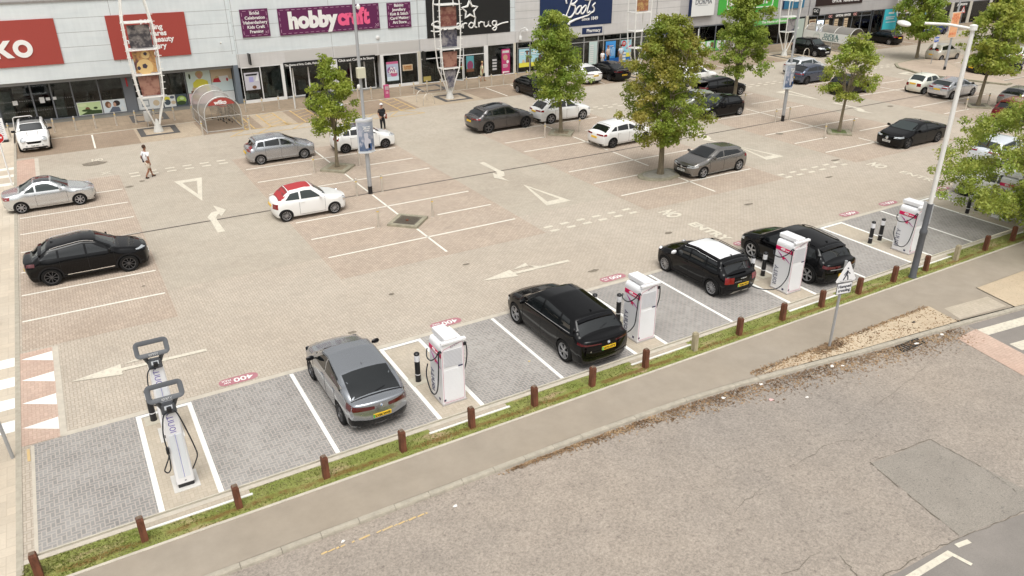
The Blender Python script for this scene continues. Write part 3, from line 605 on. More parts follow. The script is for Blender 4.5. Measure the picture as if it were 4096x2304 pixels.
# ---- chargers
CW = mat('glossy_white_cabinet', (.86, .86, .87), .28, coat=.4); CWS = mat('white_louvre', (.58, .58, .60), .4); MAG = mat('magenta_trim', (.50, .02, .13), .4); MAGB = mat('bright_magenta_band', (.75, .01, .12), .4)
INK = mat('dark_navy_lettering', (.03, .03, .09), .5); CABLE = mat('black_rubber_cable', (.008, .012, .018), .45); GREYT = mat('grey_lettering', (.12, .12, .16), .5); WLET = mat('white_lettering', (.88, .88, .86), .5); PURP = mat('purple_lettering', (.30, .03, .20), .5)
def ionity(parent, M, size, m, name='lettering'):
    # hand-drawn wordmark: I O n I T Y in rounded strokes
    mb = MB(); x = 0; s = size; w = s*.12
    def st(pts): mb.tube([M @ Vector((p[0]*s, p[1]*s, .004)) for p in pts], w/2, m, 5)
    st([(0, 0), (0, 1)]); st([(.65+.36*math.cos(a), .5+.46*math.sin(a)) for a in [k*2*PI/12 for k in range(13)]]); st([(1.35, 0), (1.35, .75), (1.45, .95), (1.7, 1), (1.95, .95), (2.05, .75), (2.05, 0)])
    st([(2.4, 0), (2.4, 1)]); st([(2.7, 1), (3.4, 1)]); st([(3.05, 0), (3.05, 1)]); st([(3.6, 1), (3.95, .5), (4.3, 1)]); st([(3.95, 0), (3.95, .5)])
    return mb.obj(name, parent)
def cabinet_charger(x, lb, cable=0, rest=True):
    """tall white cabinet 0.72 x 0.85 x 2.1 m; face with screen looks to -X, louvred side looks to -Y"""
    t = thing('charging_station', lb, 'ev charger', (x, 17.1, .01), group='white cabinet charging stations')
    W, D, H = .72, .80, 2.1
    mb = MB(); mb.box((-.03, -.03, 0), (W+.03, D+.03, .05), mat('plinth_metal', (.45, .42, .40), .5)); mb.obj('plinth', t)
    mb = MB(); n = 8
    prof = [(0, .05), (0, H-.28)]+[(.10-.10*math.cos(a), H-.28+.16*math.sin(a)+.0) for a in [k*PI/2/4 for k in range(1, 5)]]+[(W-.04, H-.02), (W, H-.06), (W, .05)]
    v = [(p[0], 0, p[1]) for p in prof]+[(p[0], D, p[1]) for p in prof]; m_ = len(prof)
    mb.add(v, [tuple(range(m_)), tuple(reversed(range(m_, 2*m_)))]+[(i, m_+i, m_+(i+1) % m_, (i+1) % m_) for i in range(m_)], CW); mb.obj('cabinet', t)
    mb = MB(); mb.bbox((.12, -.02, H-.05), (.52, D+.05, H+.1), CW, .03); mb.bbox((.0, -.05, H-.07), (W+.06, .07, H-.0), CW, .015); mb.obj('canopy', t)
    mb = MB()      # louvred door panel with magenta outline on -Y side
    P = [(.03, .13), (.03, 1.78), (.08, 1.86), (W-.06, 1.99), (W-.03, 1.95), (W-.03, .13), (W-.07, .08), (.07, .08)]
    mb.tube([(p[0], -.006, p[1]) for p in P+[P[0]]], .004, MAG, 4, smooth=False); mb.obj('trim_line', t)
    mb = MB()
    for k in range(13): z = 1.78-k*.042; mb.box((.07, -.012, z-.012), (W-.07, -.002, z+.010), CWS, M=None)
    for k in range(25): z = 1.15-k*.042; mb.box((.06, -.010, z-.012), (W-.06, -.002, z+.010), CW)
    mb.obj('louvre_panel', t)
    mb = MB(); mb.box((W-.2, -.018, 1.2), (W-.06, -.004, 1.235), INK); mb.box((.03, -.01, .14), (.09, -.004, .20), INK); mb.obj('door_handle', t)
    ionity(t, T(.30, -.008, 1.86, rx=PI/2, ry=-.22), .062, GREYT)
    FM = T(-.004, 0, 0) @ Matrix(((0, 0, -1, 0), (-1, 0, 0, 0), (0, 1, 0, 0), (0, 0, 0, 1)))     # local x -> -Y, y -> Z, z -> -X
    mb = MB(); mb.box((-.006, 0.0, 1.60), (-.001, D, 1.74), MAGB); mb.box((-.006, 0.0, 1.585), (-.001, D, 1.592), MAG); mb.obj('power_band', t)
    text('400', .13, WLET, Matrix.Translation((-.008, .48, 1.67)) @ FM, t, 'power_number', bold=.03); text('kW MAX', .06, WLET, Matrix.Translation((-.008, .23, 1.655)) @ FM, t, 'power_number', bold=.02)
    mb = MB(); q = lambda a, b: (-.006, .40-a, 1.36+b)
    mb.poly([q(-.10, -.02), q(-.02, .03), q(.0, .11), q(.03, .03), q(.11, .02), q(.05, -.03), q(.06, -.12), q(0, -.06), q(-.06, -.1), q(-.04, -.03)], MAGB)
    for a in (((-.30, .18), (-.10, .06)), ((.32, -.14), (.10, .0)), ((-.22, .12), (-.05, .0))): mb.tube([q(*a[0]), q(*a[1])], [.004, .022], PURP, 5)
    mb.obj('star_emblem', t)
    ionity(t, Matrix(((0, 0, -1, -.004), (0, 1, 0, .56), (1, 0, 0, .22), (0, 0, 0, 1))) , .17, INK)
    mb = MB(); mb.box((-.01, D-.62, .10), (-.001, D-.54, .17), INK); mb.obj('socket_cover', t)
    c = MB()
    if cable == 0: pts = [(.03, .02, 1.80), (-.06, .02, 1.83), (-.10, .14, 1.60), (-.14, .40, 1.38), (-.14, .66, 1.33), (-.10, .80, 1.42), (-.05, .84, 1.55)]
    else: pts = [(.03, .02, 1.80), (-.06, .02, 1.84), (-.12, .16, 1.6), (-.15, .45, 1.40), (-.12, .75, 1.40), (-.03, .86, 1.5)]
    def smooth(p, n=5):
        p = [Vector(q) for q in p]; out = []
        for i in range(len(p)-1):
            a = p[max(i-1, 0)]; b = p[i]; c_ = p[i+1]; d = p[min(i+2, len(p)-1)]
            for k in range(n): u = k/n; out.append(.5*((2*b)+(-a+c_)*u+(2*a-5*b+4*c_-d)*u*u+(-a+3*b-3*c_+d)*u**3))
        return out+[p[-1]]
    c.tube(smooth(pts), .019, CABLE, 7); c.obj('charging_cable', t)
    if cable == 2:    # plugged into the white-roofed car on the left
        pts = [(.0, -.02, 1.80), (-.10, -.04, 1.78), (-.14, -.06, 1.3), (-.2, -.05, .75), (-.5, .1, .33), (-1.0, .5, .30), (-1.45, 1.0, .55), (-1.55, 1.25, .86)]
    elif cable == 3: pts = [(.0, -.02, 1.80), (-.10, -.04, 1.78), (-.16, -.05, 1.2), (-.20, .0, .7), (-.35, .3, .35), (-.55, .8, .55), (-.62, 1.3, .85)]
    else: pts = [(.0, -.02, 1.80), (-.09, -.04, 1.78), (-.12, -.03, 1.2), (-.14, .05, .6), (-.16, .25, .32), (-.17, .52, .36), (-.17, .74, .75), (-.08, .80, 1.05)]
    c = MB(); c.tube(smooth(pts), .019, CABLE, 7); c.obj('charging_cable', t)
    pts = [(W-.02, -.01, 1.90), (W+.06, -.02, 1.86), (W+.09, .0, 1.5), (W+.085, .1, 1.1), (W+.05, .25, .75), (W+.02, .4, .6)]
    c = MB(); c.tube(smooth(pts), .019, CABLE, 7); c.bbox((W-.02, -.04, 1.84), (W+.07, .03, 1.93), BLK, .01); c.obj('charging_cable', t)
    return t
CHL = [(7.66, 'white cabinet charger right of the grey coupe-backed car, nearest of its kind', 0), (14.80, 'white cabinet charger right of the black coupe-backed car', 3), (21.92, 'white cabinet charger between the white-roofed car and the black electric car', 2),
       (29.2, 'white cabinet charger behind the foot of the tall near lamp post', 0), (36.5, 'white cabinet charger almost hidden behind the right-hand tree leaves', 0)]
for x, lb, cb in CHL: cabinet_charger(x, lb, cb)
# ring-topped dispensers
HG = mat('dark_grey_moulding', (.085, .09, .098), .5, bump=.1, bscale=200); SILV = mat('pale_silver_panel', (.74, .77, .80), .35)
def ring_charger(x, y, lb, side):
    t = thing('ring_charging_post', lb, 'ev charger', (x, y, .01), group='ring-topped charging posts')
    W, D, H = .42, .36, 2.30      # white column, slight taper, face towards -Y
    mb = MB(); mb.box((-.31, -.12, 0), (.31, .62, .02), mat('grey_base_plate', (.62, .60, .56), .6, noise=.1)); mb.obj('base_plate', t)
    mb = MB(); mb.bbox((-W/2+.02, .02, .02), (W/2-.02, D-.02, .16), BLK, .03); mb.obj('plinth', t)
    mb = MB()
    def ring(z, w, d, r=.05):
        o = []
        for cx, cy, a0 in ((w/2-r, d/2-r, 0), (-w/2+r, d/2-r, 90), (-w/2+r, -d/2+r, 180), (w/2-r, -d/2+r, 270)):
            for q in (0, 30, 60, 90): a = math.radians(a0+q); o.append((cx+r*math.cos(a), D/2+cy+r*math.sin(a), z))
        return o
    rs_ = [ring(.14, W, D), ring(.6, W, D), ring(H-.25, W-.05, D-.03), ring(H, W-.08, D-.05)]; v = [p for q in rs_ for p in q]; n = 16
    mb.add(v, [(k*n+i, k*n+(i+1) % n, (k+1)*n+(i+1) % n, (k+1)*n+i) for k in range(3) for i in range(n)]+[tuple(range(3*n, 4*n))], CW, True); mb.obj('column', t)
    mb = MB(); mb.bbox((-.145, -.006, .32), (-.03, .004, 1.60), SILV, .004); mb.bbox((.03, -.006, .32), (.145, .004, 1.60), SILV, .004); mb.box((-.006, -.012, .32), (.006, .0, 1.62), mat('lilac_line', (.30, .33, .62), .4)); mb.box((-.02, -.01, .215), (.02, 0, .23), INK); mb.obj('light_panel', t)
    for k, (ch, m) in enumerate(zip('I', (INK,))): pass
    ionity(t, Matrix(((0, -1, 0, .05), (0, 0, 1, .006), (1, 0, 0, 1.68), (0, 0, 0, 1))), .135, mat('blue_violet_lettering', (.07, .03, .35), .4))
    mb = MB(); mb.bbox((-.17, -.03, H-.06), (.17, D+.02, H+.05), HG, .02); mb.obj('head', t)
    mb = MB()     # V-shaped neck holding the ring
    for sx in (-1, 1): mb.tube([(sx*.11, .12, H), (sx*.20, .04, H+.26), (sx*.24, .0, H+.33)], [.05, .055, .05], HG, 8)
    mb.tube([(-.12, .10, H+.06), (.12, .10, H+.06)], .05, HG, 8); mb.obj('neck', t)
    mb = MB()     # rounded rectangular halo leaning back
    M = T(0, .06, H+.50, rx=math.radians(58)); w, h, r = .42, .225, .12; P = []
    for cx, cy, a0 in ((w-r, h-r, 0), (-w+r, h-r, 90), (-w+r, -h+r, 180), (w-r, -h+r, 270)):
        for q in (0, 22, 45, 68, 90): a = math.radians(a0+q); P.append((cx+r*math.cos(a), cy+r*math.sin(a), math.cos(a), math.sin(a)))
    v = []; n = len(P); sec = [(.0, -.05), (.0, .05), (-.045, .055), (-.115, .03), (-.12, -.03), (-.05, -.055)]
    for px, py, nx, ny in P:
        for a, b in sec: v.append(M @ Vector((px+nx*a, py+ny*a, b)))
    m_ = len(sec); mb.add(v, [(i*m_+k, ((i+1) % n)*m_+k, ((i+1) % n)*m_+(k+1) % m_, i*m_+(k+1) % m_) for i in range(n) for k in range(m_)], HG, True); mb.obj('halo_ring', t)
    ionity(t, M @ T(-.10, -h+.02, .062), .05, WLET)
    mb = MB(); mb.bbox((-.15, -.05, H-.06), (.15, .0, H+.2), HG, .015); mb.box((-.09, -.056, H+.06), (.09, -.045, H+.17), SILV); mb.bbox((-.05, -.14, H+.03), (.06, -.05, H+.15), BLK, .02); mb.obj('screen_panel', t)
    def sm(p, n=5):
        p = [Vector(q) for q in p]; out = []
        for i in range(len(p)-1):
            a = p[max(i-1, 0)]; b = p[i]; c_ = p[i+1]; d = p[min(i+2, len(p)-1)]
            for k in range(n): u = k/n; out.append(.5*((2*b)+(-a+c_)*u+(2*a-5*b+4*c_-d)*u*u+(-a+3*b-3*c_+d)*u**3))
        return out+[p[-1]]
    if side:
        c = MB(); c.tube(sm([(.02, -.10, H+.03), (.14, -.12, H-.02), (.27, -.10, H-.6), (.37, -.05, H-1.2), (.38, .02, H-1.5), (.24, .1, H-1.85), (.19, .12, H-1.92)]), .017, CABLE, 7); c.obj('charging_cable', t)
        c = MB(); c.tube(sm([(-.02, -.10, H+.03), (-.15, -.12, H-.04), (-.24, -.10, H-.5), (-.24, -.05, H-.95), (-.215, .0, H-1.05)]), .017, CABLE, 7)
        c.tube(sm([(-.215, .05, H-1.02), (-.24, -.02, H-1.25), (-.34, -.05, H-1.45), (-.40, -.02, H-1.62), (-.33, .02, H-1.73), (-.25, .03, H-1.6), (-.225, .05, H-1.2)]), .017, CABLE, 7)
        c.bbox((-.27, -.06, H-1.16), (-.20, .04, H-1.0), BLK, .02); c.obj('charging_cable', t)
    else:
        c = MB(); c.tube(sm([(-.02, -.10, H-.05), (-.12, -.1, H+.02), (-.25, -.08, H-.2), (-.30, -.05, H-.8), (-.28, .0, H-1.1), (-.20, .1, H-1.25)]), .017, CABLE, 7); c.obj('charging_cable', t)
    return t
ring_charger(.60, 17.2, 'ring-topped white charging post in front, IONITY down its face, cables looped', 1)
ring_charger(.62, 19.55, 'ring-topped white charging post behind the nearer one, cable hanging left', 0)
# ---- street lamps
LAMPW = mat('white_lamp_paint', (.80, .79, .75), .35); LAMPG = mat('galvanised_grey_steel', (.42, .43, .44), .45, metal=.4, noise=.1, nscale=3); LAMPD = mat('dark_grey_lamp_base', (.10, .105, .115), .5, noise=.1)
t = thing('street_lamp', 'tall white lamp post on the verge with one oval lantern arm and orange banner', 'street lamp', (27.38, 15.66, 0))
mb = MB(); mb.lathe([(.155, 0), (.15, .05), (.125, .1), (.12, 1.8), (.14, 1.85), (.14, 1.98), (.105, 2.05), (.10, 3.05)], LAMPD, 18); mb.obj('base', t)
mb = MB(); mb.lathe([(.085, 3.05), (.085, 6.2), (.07, 9.3)], LAMPW, 18); mb.obj('pole', t)
mb = MB(); mb.tube([(0, 0, 9.32), (-.6, .55, 9.45), (-1.15, 1.05, 9.47)], .045, LAMPW, 10); mb.lathe([(.13, 9.28), (.13, 9.44), (.05, 9.47)], LAMPW, 16); mb.obj('arm', t)
mb = MB(); mb.lathe([(.02, -.62), (.12, -.52), (.18, -.25), (.19, 0), (.17, .25), (.10, .5), (.02, .58)], LAMPW, 16, M=Matrix.Translation((-1.65, 1.5, 9.46)) @ Matrix.Rotation(math.radians(47), 4, 'Z') @ Matrix.Rotation(PI/2, 4, 'Y') @ Matrix.Scale(.45, 4, (1, 0, 0))); mb.obj('lantern', t)
mb = MB(); mb.box((.22, -.02, 2.2), (.235, .38, 3.0), mat('white_sign_back', (.75, .76, .78), .5)); mb.tube([(.1, 0, 2.35), (.25, .15, 2.35)], .015, LAMPG, 6); mb.tube([(.1, 0, 2.85), (.25, .15, 2.85)], .015, LAMPG, 6); mb.obj('notice_plate', t)
def column_lamp(x, y, h, lb, name='street_lamp'):
    t = thing(name, lb, 'street lamp', (x, y, 0), group='grey lamp columns in the car park')
    mb = MB(); mb.lathe([(.115, 0), (.115, .42)], BLK, 18); mb.obj('base', t)
    mb = MB(); mb.lathe([(.11, .42), (.11, 2.3), (.08, 2.4), (.07, h)], LAMPG, 18); mb.obj('pole', t)
    mb = MB()
    for s in (-1, 1): mb.tube([(0, 0, h), (s*.5, 0, h+.15), (s*1.0, 0, h+.18)], .035, LAMPG, 8); mb.bbox((s*1.2-.35, -.14, h+.12), (s*1.2+.35, .14, h+.24), LAMPG, .04)
    mb.obj('lantern', t); return t
def ad_drum(x, y, z0, lb, words, tint):
    """lens-shaped advertising case fixed round a lamp column"""
    t = thing('advertising_case', lb, 'advert', (x, y, z0), group='advertising cases on lamp columns')
    n = 14; w, d, h = .42, .20, 1.55; P = []
    for k in range(n+1): a = -1+2*k/n; P.append((a*w, -d*(1-a*a)-.04))
    for k in range(n+1): a = 1-2*k/n; P.append((a*w, d*(1-a*a)+.04))
    mb = MB(); mb.prism(P, 0, h, mat('pale_blue_grey_case', (.58, .62, .66), .3)); mb.obj('case', t)
    mb = MB(); Q = [(a*1.06, b*1.12) for a, b in P]; mb.prism(Q, h, h+.08, mat('silver_case_lid', (.70, .72, .74), .3, metal=.3)); mb.prism(Q, -.05, 0, mat('silver_case_lid')); mb.obj('lid', t)
    s = NB('advert_print_'+tint); ob = s.tc.outputs['Object']; sp = s.t.nodes.new('ShaderNodeSeparateXYZ'); s.link(ob, sp.inputs[0])
    c = s.mix(s.rng(sp.outputs[2], .2, 1.3, 0, 1), (.09, .13, .22), (.30, .34, .40)); c = s.mix(s.rng(s.noise(ob, 3.2, 4, .6), .5, .62, 0, 1), c, (.42, .43, .50)); pm = s.out(c, .25)
    mb = MB(); v = []; f = []
    for k in range(n+1): a = -.93+1.86*k/n; b = -d*(1-a*a)-.046; v += [(a*w, b, .06), (a*w, b, h-.06)]
    mb.add(v, [(2*k, 2*k+2, 2*k+3, 2*k+1) for k in range(n)], pm, True); mb.obj('poster', t)
    text(words, .105, WLET, FRONT(0, -d-.05, h-.36), t, 'poster_lettering', bold=.015, line=.9)
    mb = MB(); q = lambda a, b: (a, -d-.047, b)      # seated pale cat and a blue pack
    cat = mat('pale_fur_print', (.50, .50, .55), .5); mb.poly([q(-.12, .2), q(.14, .2), q(.2, .42), (.16, -d-.03, .62), q(.05, .72), q(.07, .9), q(.0, 1.0), q(-.05, .95), q(-.12, 1.0), q(-.17, .88), q(-.14, .7), q(-.18, .5)], cat)
    mb.poly([q(.02, .1), q(.2, .12), q(.2, .45), q(.03, .43)], mat('blue_pack_print', (.04, .09, .22), .5)); mb.obj('poster_picture', t); return t
column_lamp(12.79, 36.35, 9.6, 'grey lamp column with a cat advert and cream control box, left of centre')
column_lamp(42.95, 36.23, 9.6, 'grey lamp column with a cat advert near the thin-crowned tree')
column_lamp(70.33, 41.95, 8.5, 'grey lamp column with black foot on the raised island at the upper right')
ad_drum(12.79, 36.35, 2.25, 'rounded advert with a cat on the lamp column right of the small tree', 'Your cat,\ndifferent\nneeds', 'a'); ad_drum(42.95, 36.23, 2.3, 'rounded advert with a cat on the far lamp column by the third lattice mast', 'Your cat,\ndifferent\nneeds', 'b')
mb = MB(); CREAM = mat('cream_control_box', (.60, .58, .44), .5); mb.bbox((-.20, -.15, 0), (.20, .13, .48), CREAM, .02); mb.box((-.03, .0, -.08), (.03, .1, 0), LAMPG); tag(mb.obj('control_box', loc=(12.79, 36.2, 5.9)), 'cream electrical box strapped high on the lamp column with the cat advert', 'control box')
mb = MB(); mb.lathe([(.03, -.12), (.09, -.06), (.09, .06), (.03, .13)], LAMPW, 12); mb.tube([(0, 0, 0), (-.15, .05, .02)], .02, LAMPW, 6); tag(mb.obj('security_camera', loc=(12.98, 36.3, 9.1)), 'small white dome camera on the lamp column against the purple sign', 'camera')
mb = MB(); mb.lathe([(.03, -.10), (.08, -.04), (.08, .06), (.03, .1)], LAMPW, 12); tag(mb.obj('security_camera', loc=(12.62, 36.2, 5.5)), 'small white camera just below the cream box on the lamp column', 'camera')
# orange banner hanging on the far island column
ORB = mat('faded_orange_banner', (.80, .42, .22), .7, noise=.15, nscale=3); ORT = mat('orange_red_lettering', (.70, .20, .09), .6)
t = thing('orange_banner', 'faded orange advertising banner hung beside the lamp column on the raised island', 'banner', (70.0, 41.8, 2.95))
mb = MB(); mb.box((-.62, -.02, 0), (.62, .02, 2.2), mat('banner_frame', (.72, .70, .64), .5)); mb.obj('frame', t); mb = MB(); mb.box((-.58, -.026, .05), (.58, -.021, 2.15), ORB); mb.obj('print', t)
text('SPICY\nWORTH\nTHE', .32, ORT, FRONT(0, -.03, 1.65), t, 'lettering', bold=.02, line=.8); text('BETRAY', .27, ORT, FRONT(0, -.03, .35), t, 'lettering', bold=.02); mb = MB(); mb.tube([(.3, .05, .3), (.33, .15, .3)], .03, LAMPG, 6); mb.obj('bracket', t)
# ---- signs
def pole_sign(name, x, y, h, lb, r=.038, lean=0., m=None, group=None):
    t = thing(name, lb, 'sign', (x, y, 0)); mb = MB(); mb.tube([(0, 0, 0), (lean, 0, h)], r, m or LAMPG, 10); mb.obj('pole', t); return t
t = pole_sign('crossing_sign', 20.1, 13.68, 3.1, 'white triangle pedestrian sign over a humped crossing plate on a grey pole', .045)
M = T(.05, -.07, 0, rz=math.radians(-10)); SW = mat('white_sign_face', (.86, .86, .86), .4); SB_ = mat('black_sign_print', (.012, .014, .03), .5); REDS = mat('red_sign_face', (.60, .02, .02), .4)
def plate(P, m, y0=0., th=.006, back=None, MM=None): 
    mb = MB(); n = len(P); v = [(p[0], y0-th, p[1]) for p in P]+[(p[0], y0, p[1]) for p in P]; v = [(MM or Matrix.Identity(4)) @ Vector(q) for q in v]
    mb.add(v, [tuple(range(n)), tuple(reversed(range(n, 2*n)))]+[(i, n+i, n+(i+1) % n, (i+1) % n) for i in range(n)], m); return mb
def rrect(x0, x1, z0, z1, r, n=4):
    P = []
    for cx, cz, a0 in ((x1-r, z1-r, 0), (x0+r, z1-r, 90), (x0+r, z0+r, 180), (x1-r, z0+r, 270)):
        for k in range(n+1): a = math.radians(a0+90*k/n); P.append((cx+r*math.cos(a), cz+r*math.sin(a)))
    return P
plate([(-.36, 2.40), (.36, 2.40), (.39, 2.46), (.04, 3.07), (0, 3.09), (-.04, 3.07), (-.39, 2.46)], SW, MM=M).obj('warning_plate', t)
plate(rrect(-.30, .30, 1.96, 2.36, .04), SB_, MM=M).obj('plate_border', t); plate(rrect(-.28, .28, 1.98, 2.34, .03), SW, y0=-.007, th=.004, MM=M).obj('text_plate', t)
text('Humped\ncrossing', .145, SB_, M @ FRONT(0, -.014, 2.165), t, 'lettering', bold=.012, line=.95)
mb = MB(); q = lambda a, b: M @ Vector((a, -.010, b))
for pts, r in (([(0, 2.78), (-.01, 2.66)], .028), ([(-.01, 2.66), (.05, 2.58), (.07, 2.46)], .018), ([(-.01, 2.66), (-.05, 2.58), (-.11, 2.47)], .018), ([(0, 2.76), (.08, 2.70), (.12, 2.66)], .013), ([(0, 2.76), (-.06, 2.70), (-.10, 2.63)], .013)): mb.tube([q(*p) for p in pts], r, SB_, 6)
mb.lathe([(.005, -.025), (.027, -.01), (.027, .01), (.005, .025)], SB_, 8, M=M @ T(.005, -.010, 2.86))
for k in range(7): mb.tube([q(-.24+k*.07, 2.44), q(-.20+k*.07, 2.44)], .005, SB_, 4)
mb.obj('walking_figure', t)
t = pole_sign('no_entry_sign', -3.19, 47.58, 2.45, 'round red no entry sign on a pale pole at the left edge', .04, m=WPOLE)
M = T(-.03, -.07, 2.62, rx=PI/2); mb = MB(); mb.lathe([(.30, 0), (.30, .006)], SW, 28, M=M, smooth=False); mb.obj('sign_border', t); mb = MB(); mb.lathe([(.275, .006), (.275, .010)], REDS, 28, M=M, smooth=False); mb.obj('sign_disc', t); mb = MB(); mb.box((-.2, -.045, .012), (.2, .045, .018), SW, M=M); mb.obj('bar', t)
t = pole_sign('round_sign', -3.62, 29.5, 2.4, 'round sign with an orange rim cut by the left edge of the photo', .035, m=WPOLE)
M = T(-.05, -.06, 2.6, rx=PI/2); mb = MB(); mb.lathe([(.28, 0), (.28, .006)], mat('orange_red_rim', (.62, .12, .05), .4), 28, M=M, smooth=False); mb.obj('sign_border', t); mb = MB(); mb.lathe([(.22, .006), (.22, .010)], SW, 28, M=M, smooth=False); mb.obj('sign_disc', t)
t = pole_sign('sign_post', -3.17, 20.77, 3.2, 'grey leaning pole rising at the left edge beside the kerb', .045, lean=-.1, m=LAMPG)
mb = MB(); mb.box((-.35, -.06, 2.7), (.15, -.045, 3.2), SW); mb.obj('sign_plate', t)
t = pole_sign('exit_sign', 71.94, 44.34, 2.7, 'blue EXIT sign with a white arrow on a slim grey pole', .035)
plate(rrect(-.38, .38, 2.15, 2.62, .03), SW, y0=-.04).obj('sign_border', t); BLU = mat('blue_sign_face', (.02, .10, .50), .4); plate(rrect(-.355, .355, 2.175, 2.595, .02), BLU, y0=-.047, th=.004).obj('sign_face', t)
text('EXIT', .24, WLET, FRONT(.11, -.054, 2.38), t, 'lettering', bold=.04); mb = MB(); mb.poly([(-.28, -.054, 2.22), (-.22, -.054, 2.22), (-.22, -.054, 2.42), (-.16, -.054, 2.42), (-.25, -.054, 2.56), (-.34, -.054, 2.42), (-.28, -.054, 2.42)], WLET); mb.obj('arrow', t)
plate(rrect(-.35, .08, 1.6, 2.08, .02), SW, y0=-.04).obj('lower_plate', t); plate(rrect(.1, .2, 1.7, 2.08, .02), SW, y0=-.04).obj('lower_plate', t)
t = pole_sign('warning_sign', 95.5, 56.4, 2.9, 'white triangle warning sign with red rim before the sports shop', .035)
plate([(-.5, 2.3), (.5, 2.3), (0, 3.15)], REDS, y0=-.04).obj('sign_border', t); plate([(-.36, 2.38), (.36, 2.38), (0, 2.98)], SW, y0=-.047, th=.004).obj('sign_face', t); mb = MB(); mb.tube([(-.08, -.055, 2.42), (.0, -.055, 2.62), (.04, -.055, 2.78)], .03, SB_, 6); mb.obj('symbol', t)
# white notice board on the pavement at the far left, pink totem, tree-foot details
t = thing('notice_board', 'white printed notice board standing on the pavement at the far left', 'notice board', (-3.75, 58.3, .02))
mb = MB(); mb.box((-.35, -.02, .12), (.35, .02, 1.5), SW); mb.obj('panel', t); mb = MB(); mb.box((-.38, -.2, 0), (.38, .2, .1), BLK); mb.obj('foot', t); mb = MB()
for k in range(9): mb.box((-.28, -.028, 1.35-k*.12), (.1+.18*RND.random(), -.022, 1.375-k*.12), GREYT)
mb.obj('print', t)
t = thing('leaflet_totem', 'pink leaflet totem on the pavement before the craft shop corner', 'totem', (22.45, 57.95, .02))
mb = MB(); mb.bbox((-.2, -.12, 0), (.2, .12, 1.0), mat('pink_totem', (.50, .08, .20), .4), .03); mb.obj('body', t); mb = MB(); mb.bbox((-.15, -.13, .62), (.15, -.118, .9), mat('photo_inset', (.45, .34, .36), .5, noise=.5, nscale=12), .01); mb.obj('picture', t)
text('Love\nCrafts', .09, WLET, FRONT(0, -.125, .42), t, 'lettering', bold=.02)
# ---- tree planters
PLK = mat('weathered_concrete_kerb', (.30, .275, .20), .95, noise=.25, nscale=5, bump=.3, bscale=40); GRIT = mat('grit_and_grate', (.26, .21, .14), .95, noise=.5, nscale=18, bump=.5, bscale=50); MOSS = mat('mossy_grate', (.12, .15, .05), .95, noise=.6, nscale=20, bump=.5, bscale=50); IRON = mat('rusty_iron_grating', (.13, .11, .085), .8, noise=.3, nscale=20)
def diamond(x, y, rx, ry, inner, lb, grate=False):
    t = thing('tree_planter', lb, 'planter', (x, y, 0), group='diamond kerbed tree planters')
    mb = MB(); O = [(rx, 0), (0, ry), (-rx, 0), (0, -ry)]; I = [(a*.80, b*.80) for a, b in O]; I2 = [(a*.60, b*.60) for a, b in O]
    v = [(a, b, 0) for a, b in O]+[(a*.985, b*.985, .11) for a, b in O]+[(a, b, .12) for a, b in I]+[(a, b, .09) for a, b in I2]
    mb.add(v, [(k*4+i, k*4+(i+1) % 4, (k+1)*4+(i+1) % 4, (k+1)*4+i) for k in range(3) for i in range(4)], PLK); mb.obj('kerb', t)
    mb = MB(); mb.poly([(a*1.02, b*1.02, .085) for a, b in I2], inner); mb.obj('soil', t)
    if grate:
        mb = MB(); g = .075
        for k in range(-6, 7):
            for s in range(2):
                a = k*.085; e = .52*min(rx, ry)
                if abs(a) < e:
                    M = T(0, 0, .10, rz=PI/4)
                    if s: mb.box((a-.012, -e, 0), (a+.012, e, .012), IRON, M=M)
                    else: mb.box((-e, a-.012, .002), (e, a+.012, .0135), IRON, M=M)
        mb.obj('grating', t)
    return t
diamond(12.8, 41.5, 1.05, 1.15, GRIT, 'diamond kerbed planter with grit round the small light green tree'); diamond(12.8, 31.55, 1.05, 1.05, GRIT, 'empty diamond kerbed planter with an iron grating and cut stump', True)
mb = MB(); mb.lathe([(.08, .1), (.07, .16)], WOOD, 10); tag(mb.obj('tree_stump', loc=(12.75, 31.5, 0)), 'small cut stump in the middle of the iron grating of the empty planter', 'stump')
diamond(28.03, 41.45, 1.05, 1.1, GRIT, 'diamond kerbed planter with grit below the tall tree left of centre'); diamond(43.62, 32.1, 1.05, 1.05, MOSS, 'diamond kerbed planter with mossy grate under the thin-crowned tree'); diamond(43.6, 41.55, 1.05, 1.1, GRIT, 'diamond kerbed planter behind the small black hatchback'); diamond(58.82, 31.9, 1.1, 1.05, IRON, 'diamond kerbed planter with dark grate under the rightmost car park tree')
t = thing('tree_planter', 'rounded mossy kerbed island at the foot of the biggest tree', 'planter', (27.75, 31.0, 0))
mb = MB(); O = [(-1.6, .1), (-1.35, .55), (-.7, .8), (.3, .85), (1.0, .6), (1.15, -.1), (.75, -.35), (.6, -.75), (-.3, -.95), (-1.0, -.75), (-1.45, -.4)]; n = len(O)
v = [(a, b, 0) for a, b in O]+[(a*.97, b*.97, .1) for a, b in O]+[(a*.80, b*.80, .115) for a, b in O]; mb.add(v, [(k*n+i, (k*n+(i-1) % n), (k+1)*n+(i-1) % n, (k+1)*n+i) for k in range(2) for i in range(n)], PLK); mb.obj('kerb', t); mb = MB(); mb.poly([(a*.81, b*.81, .108) for a, b in reversed(O)], mat('grey_tarmac_fill', (.33, .31, .26), .95, noise=.2, nscale=6, bump=.3)); mb.obj('fill', t)
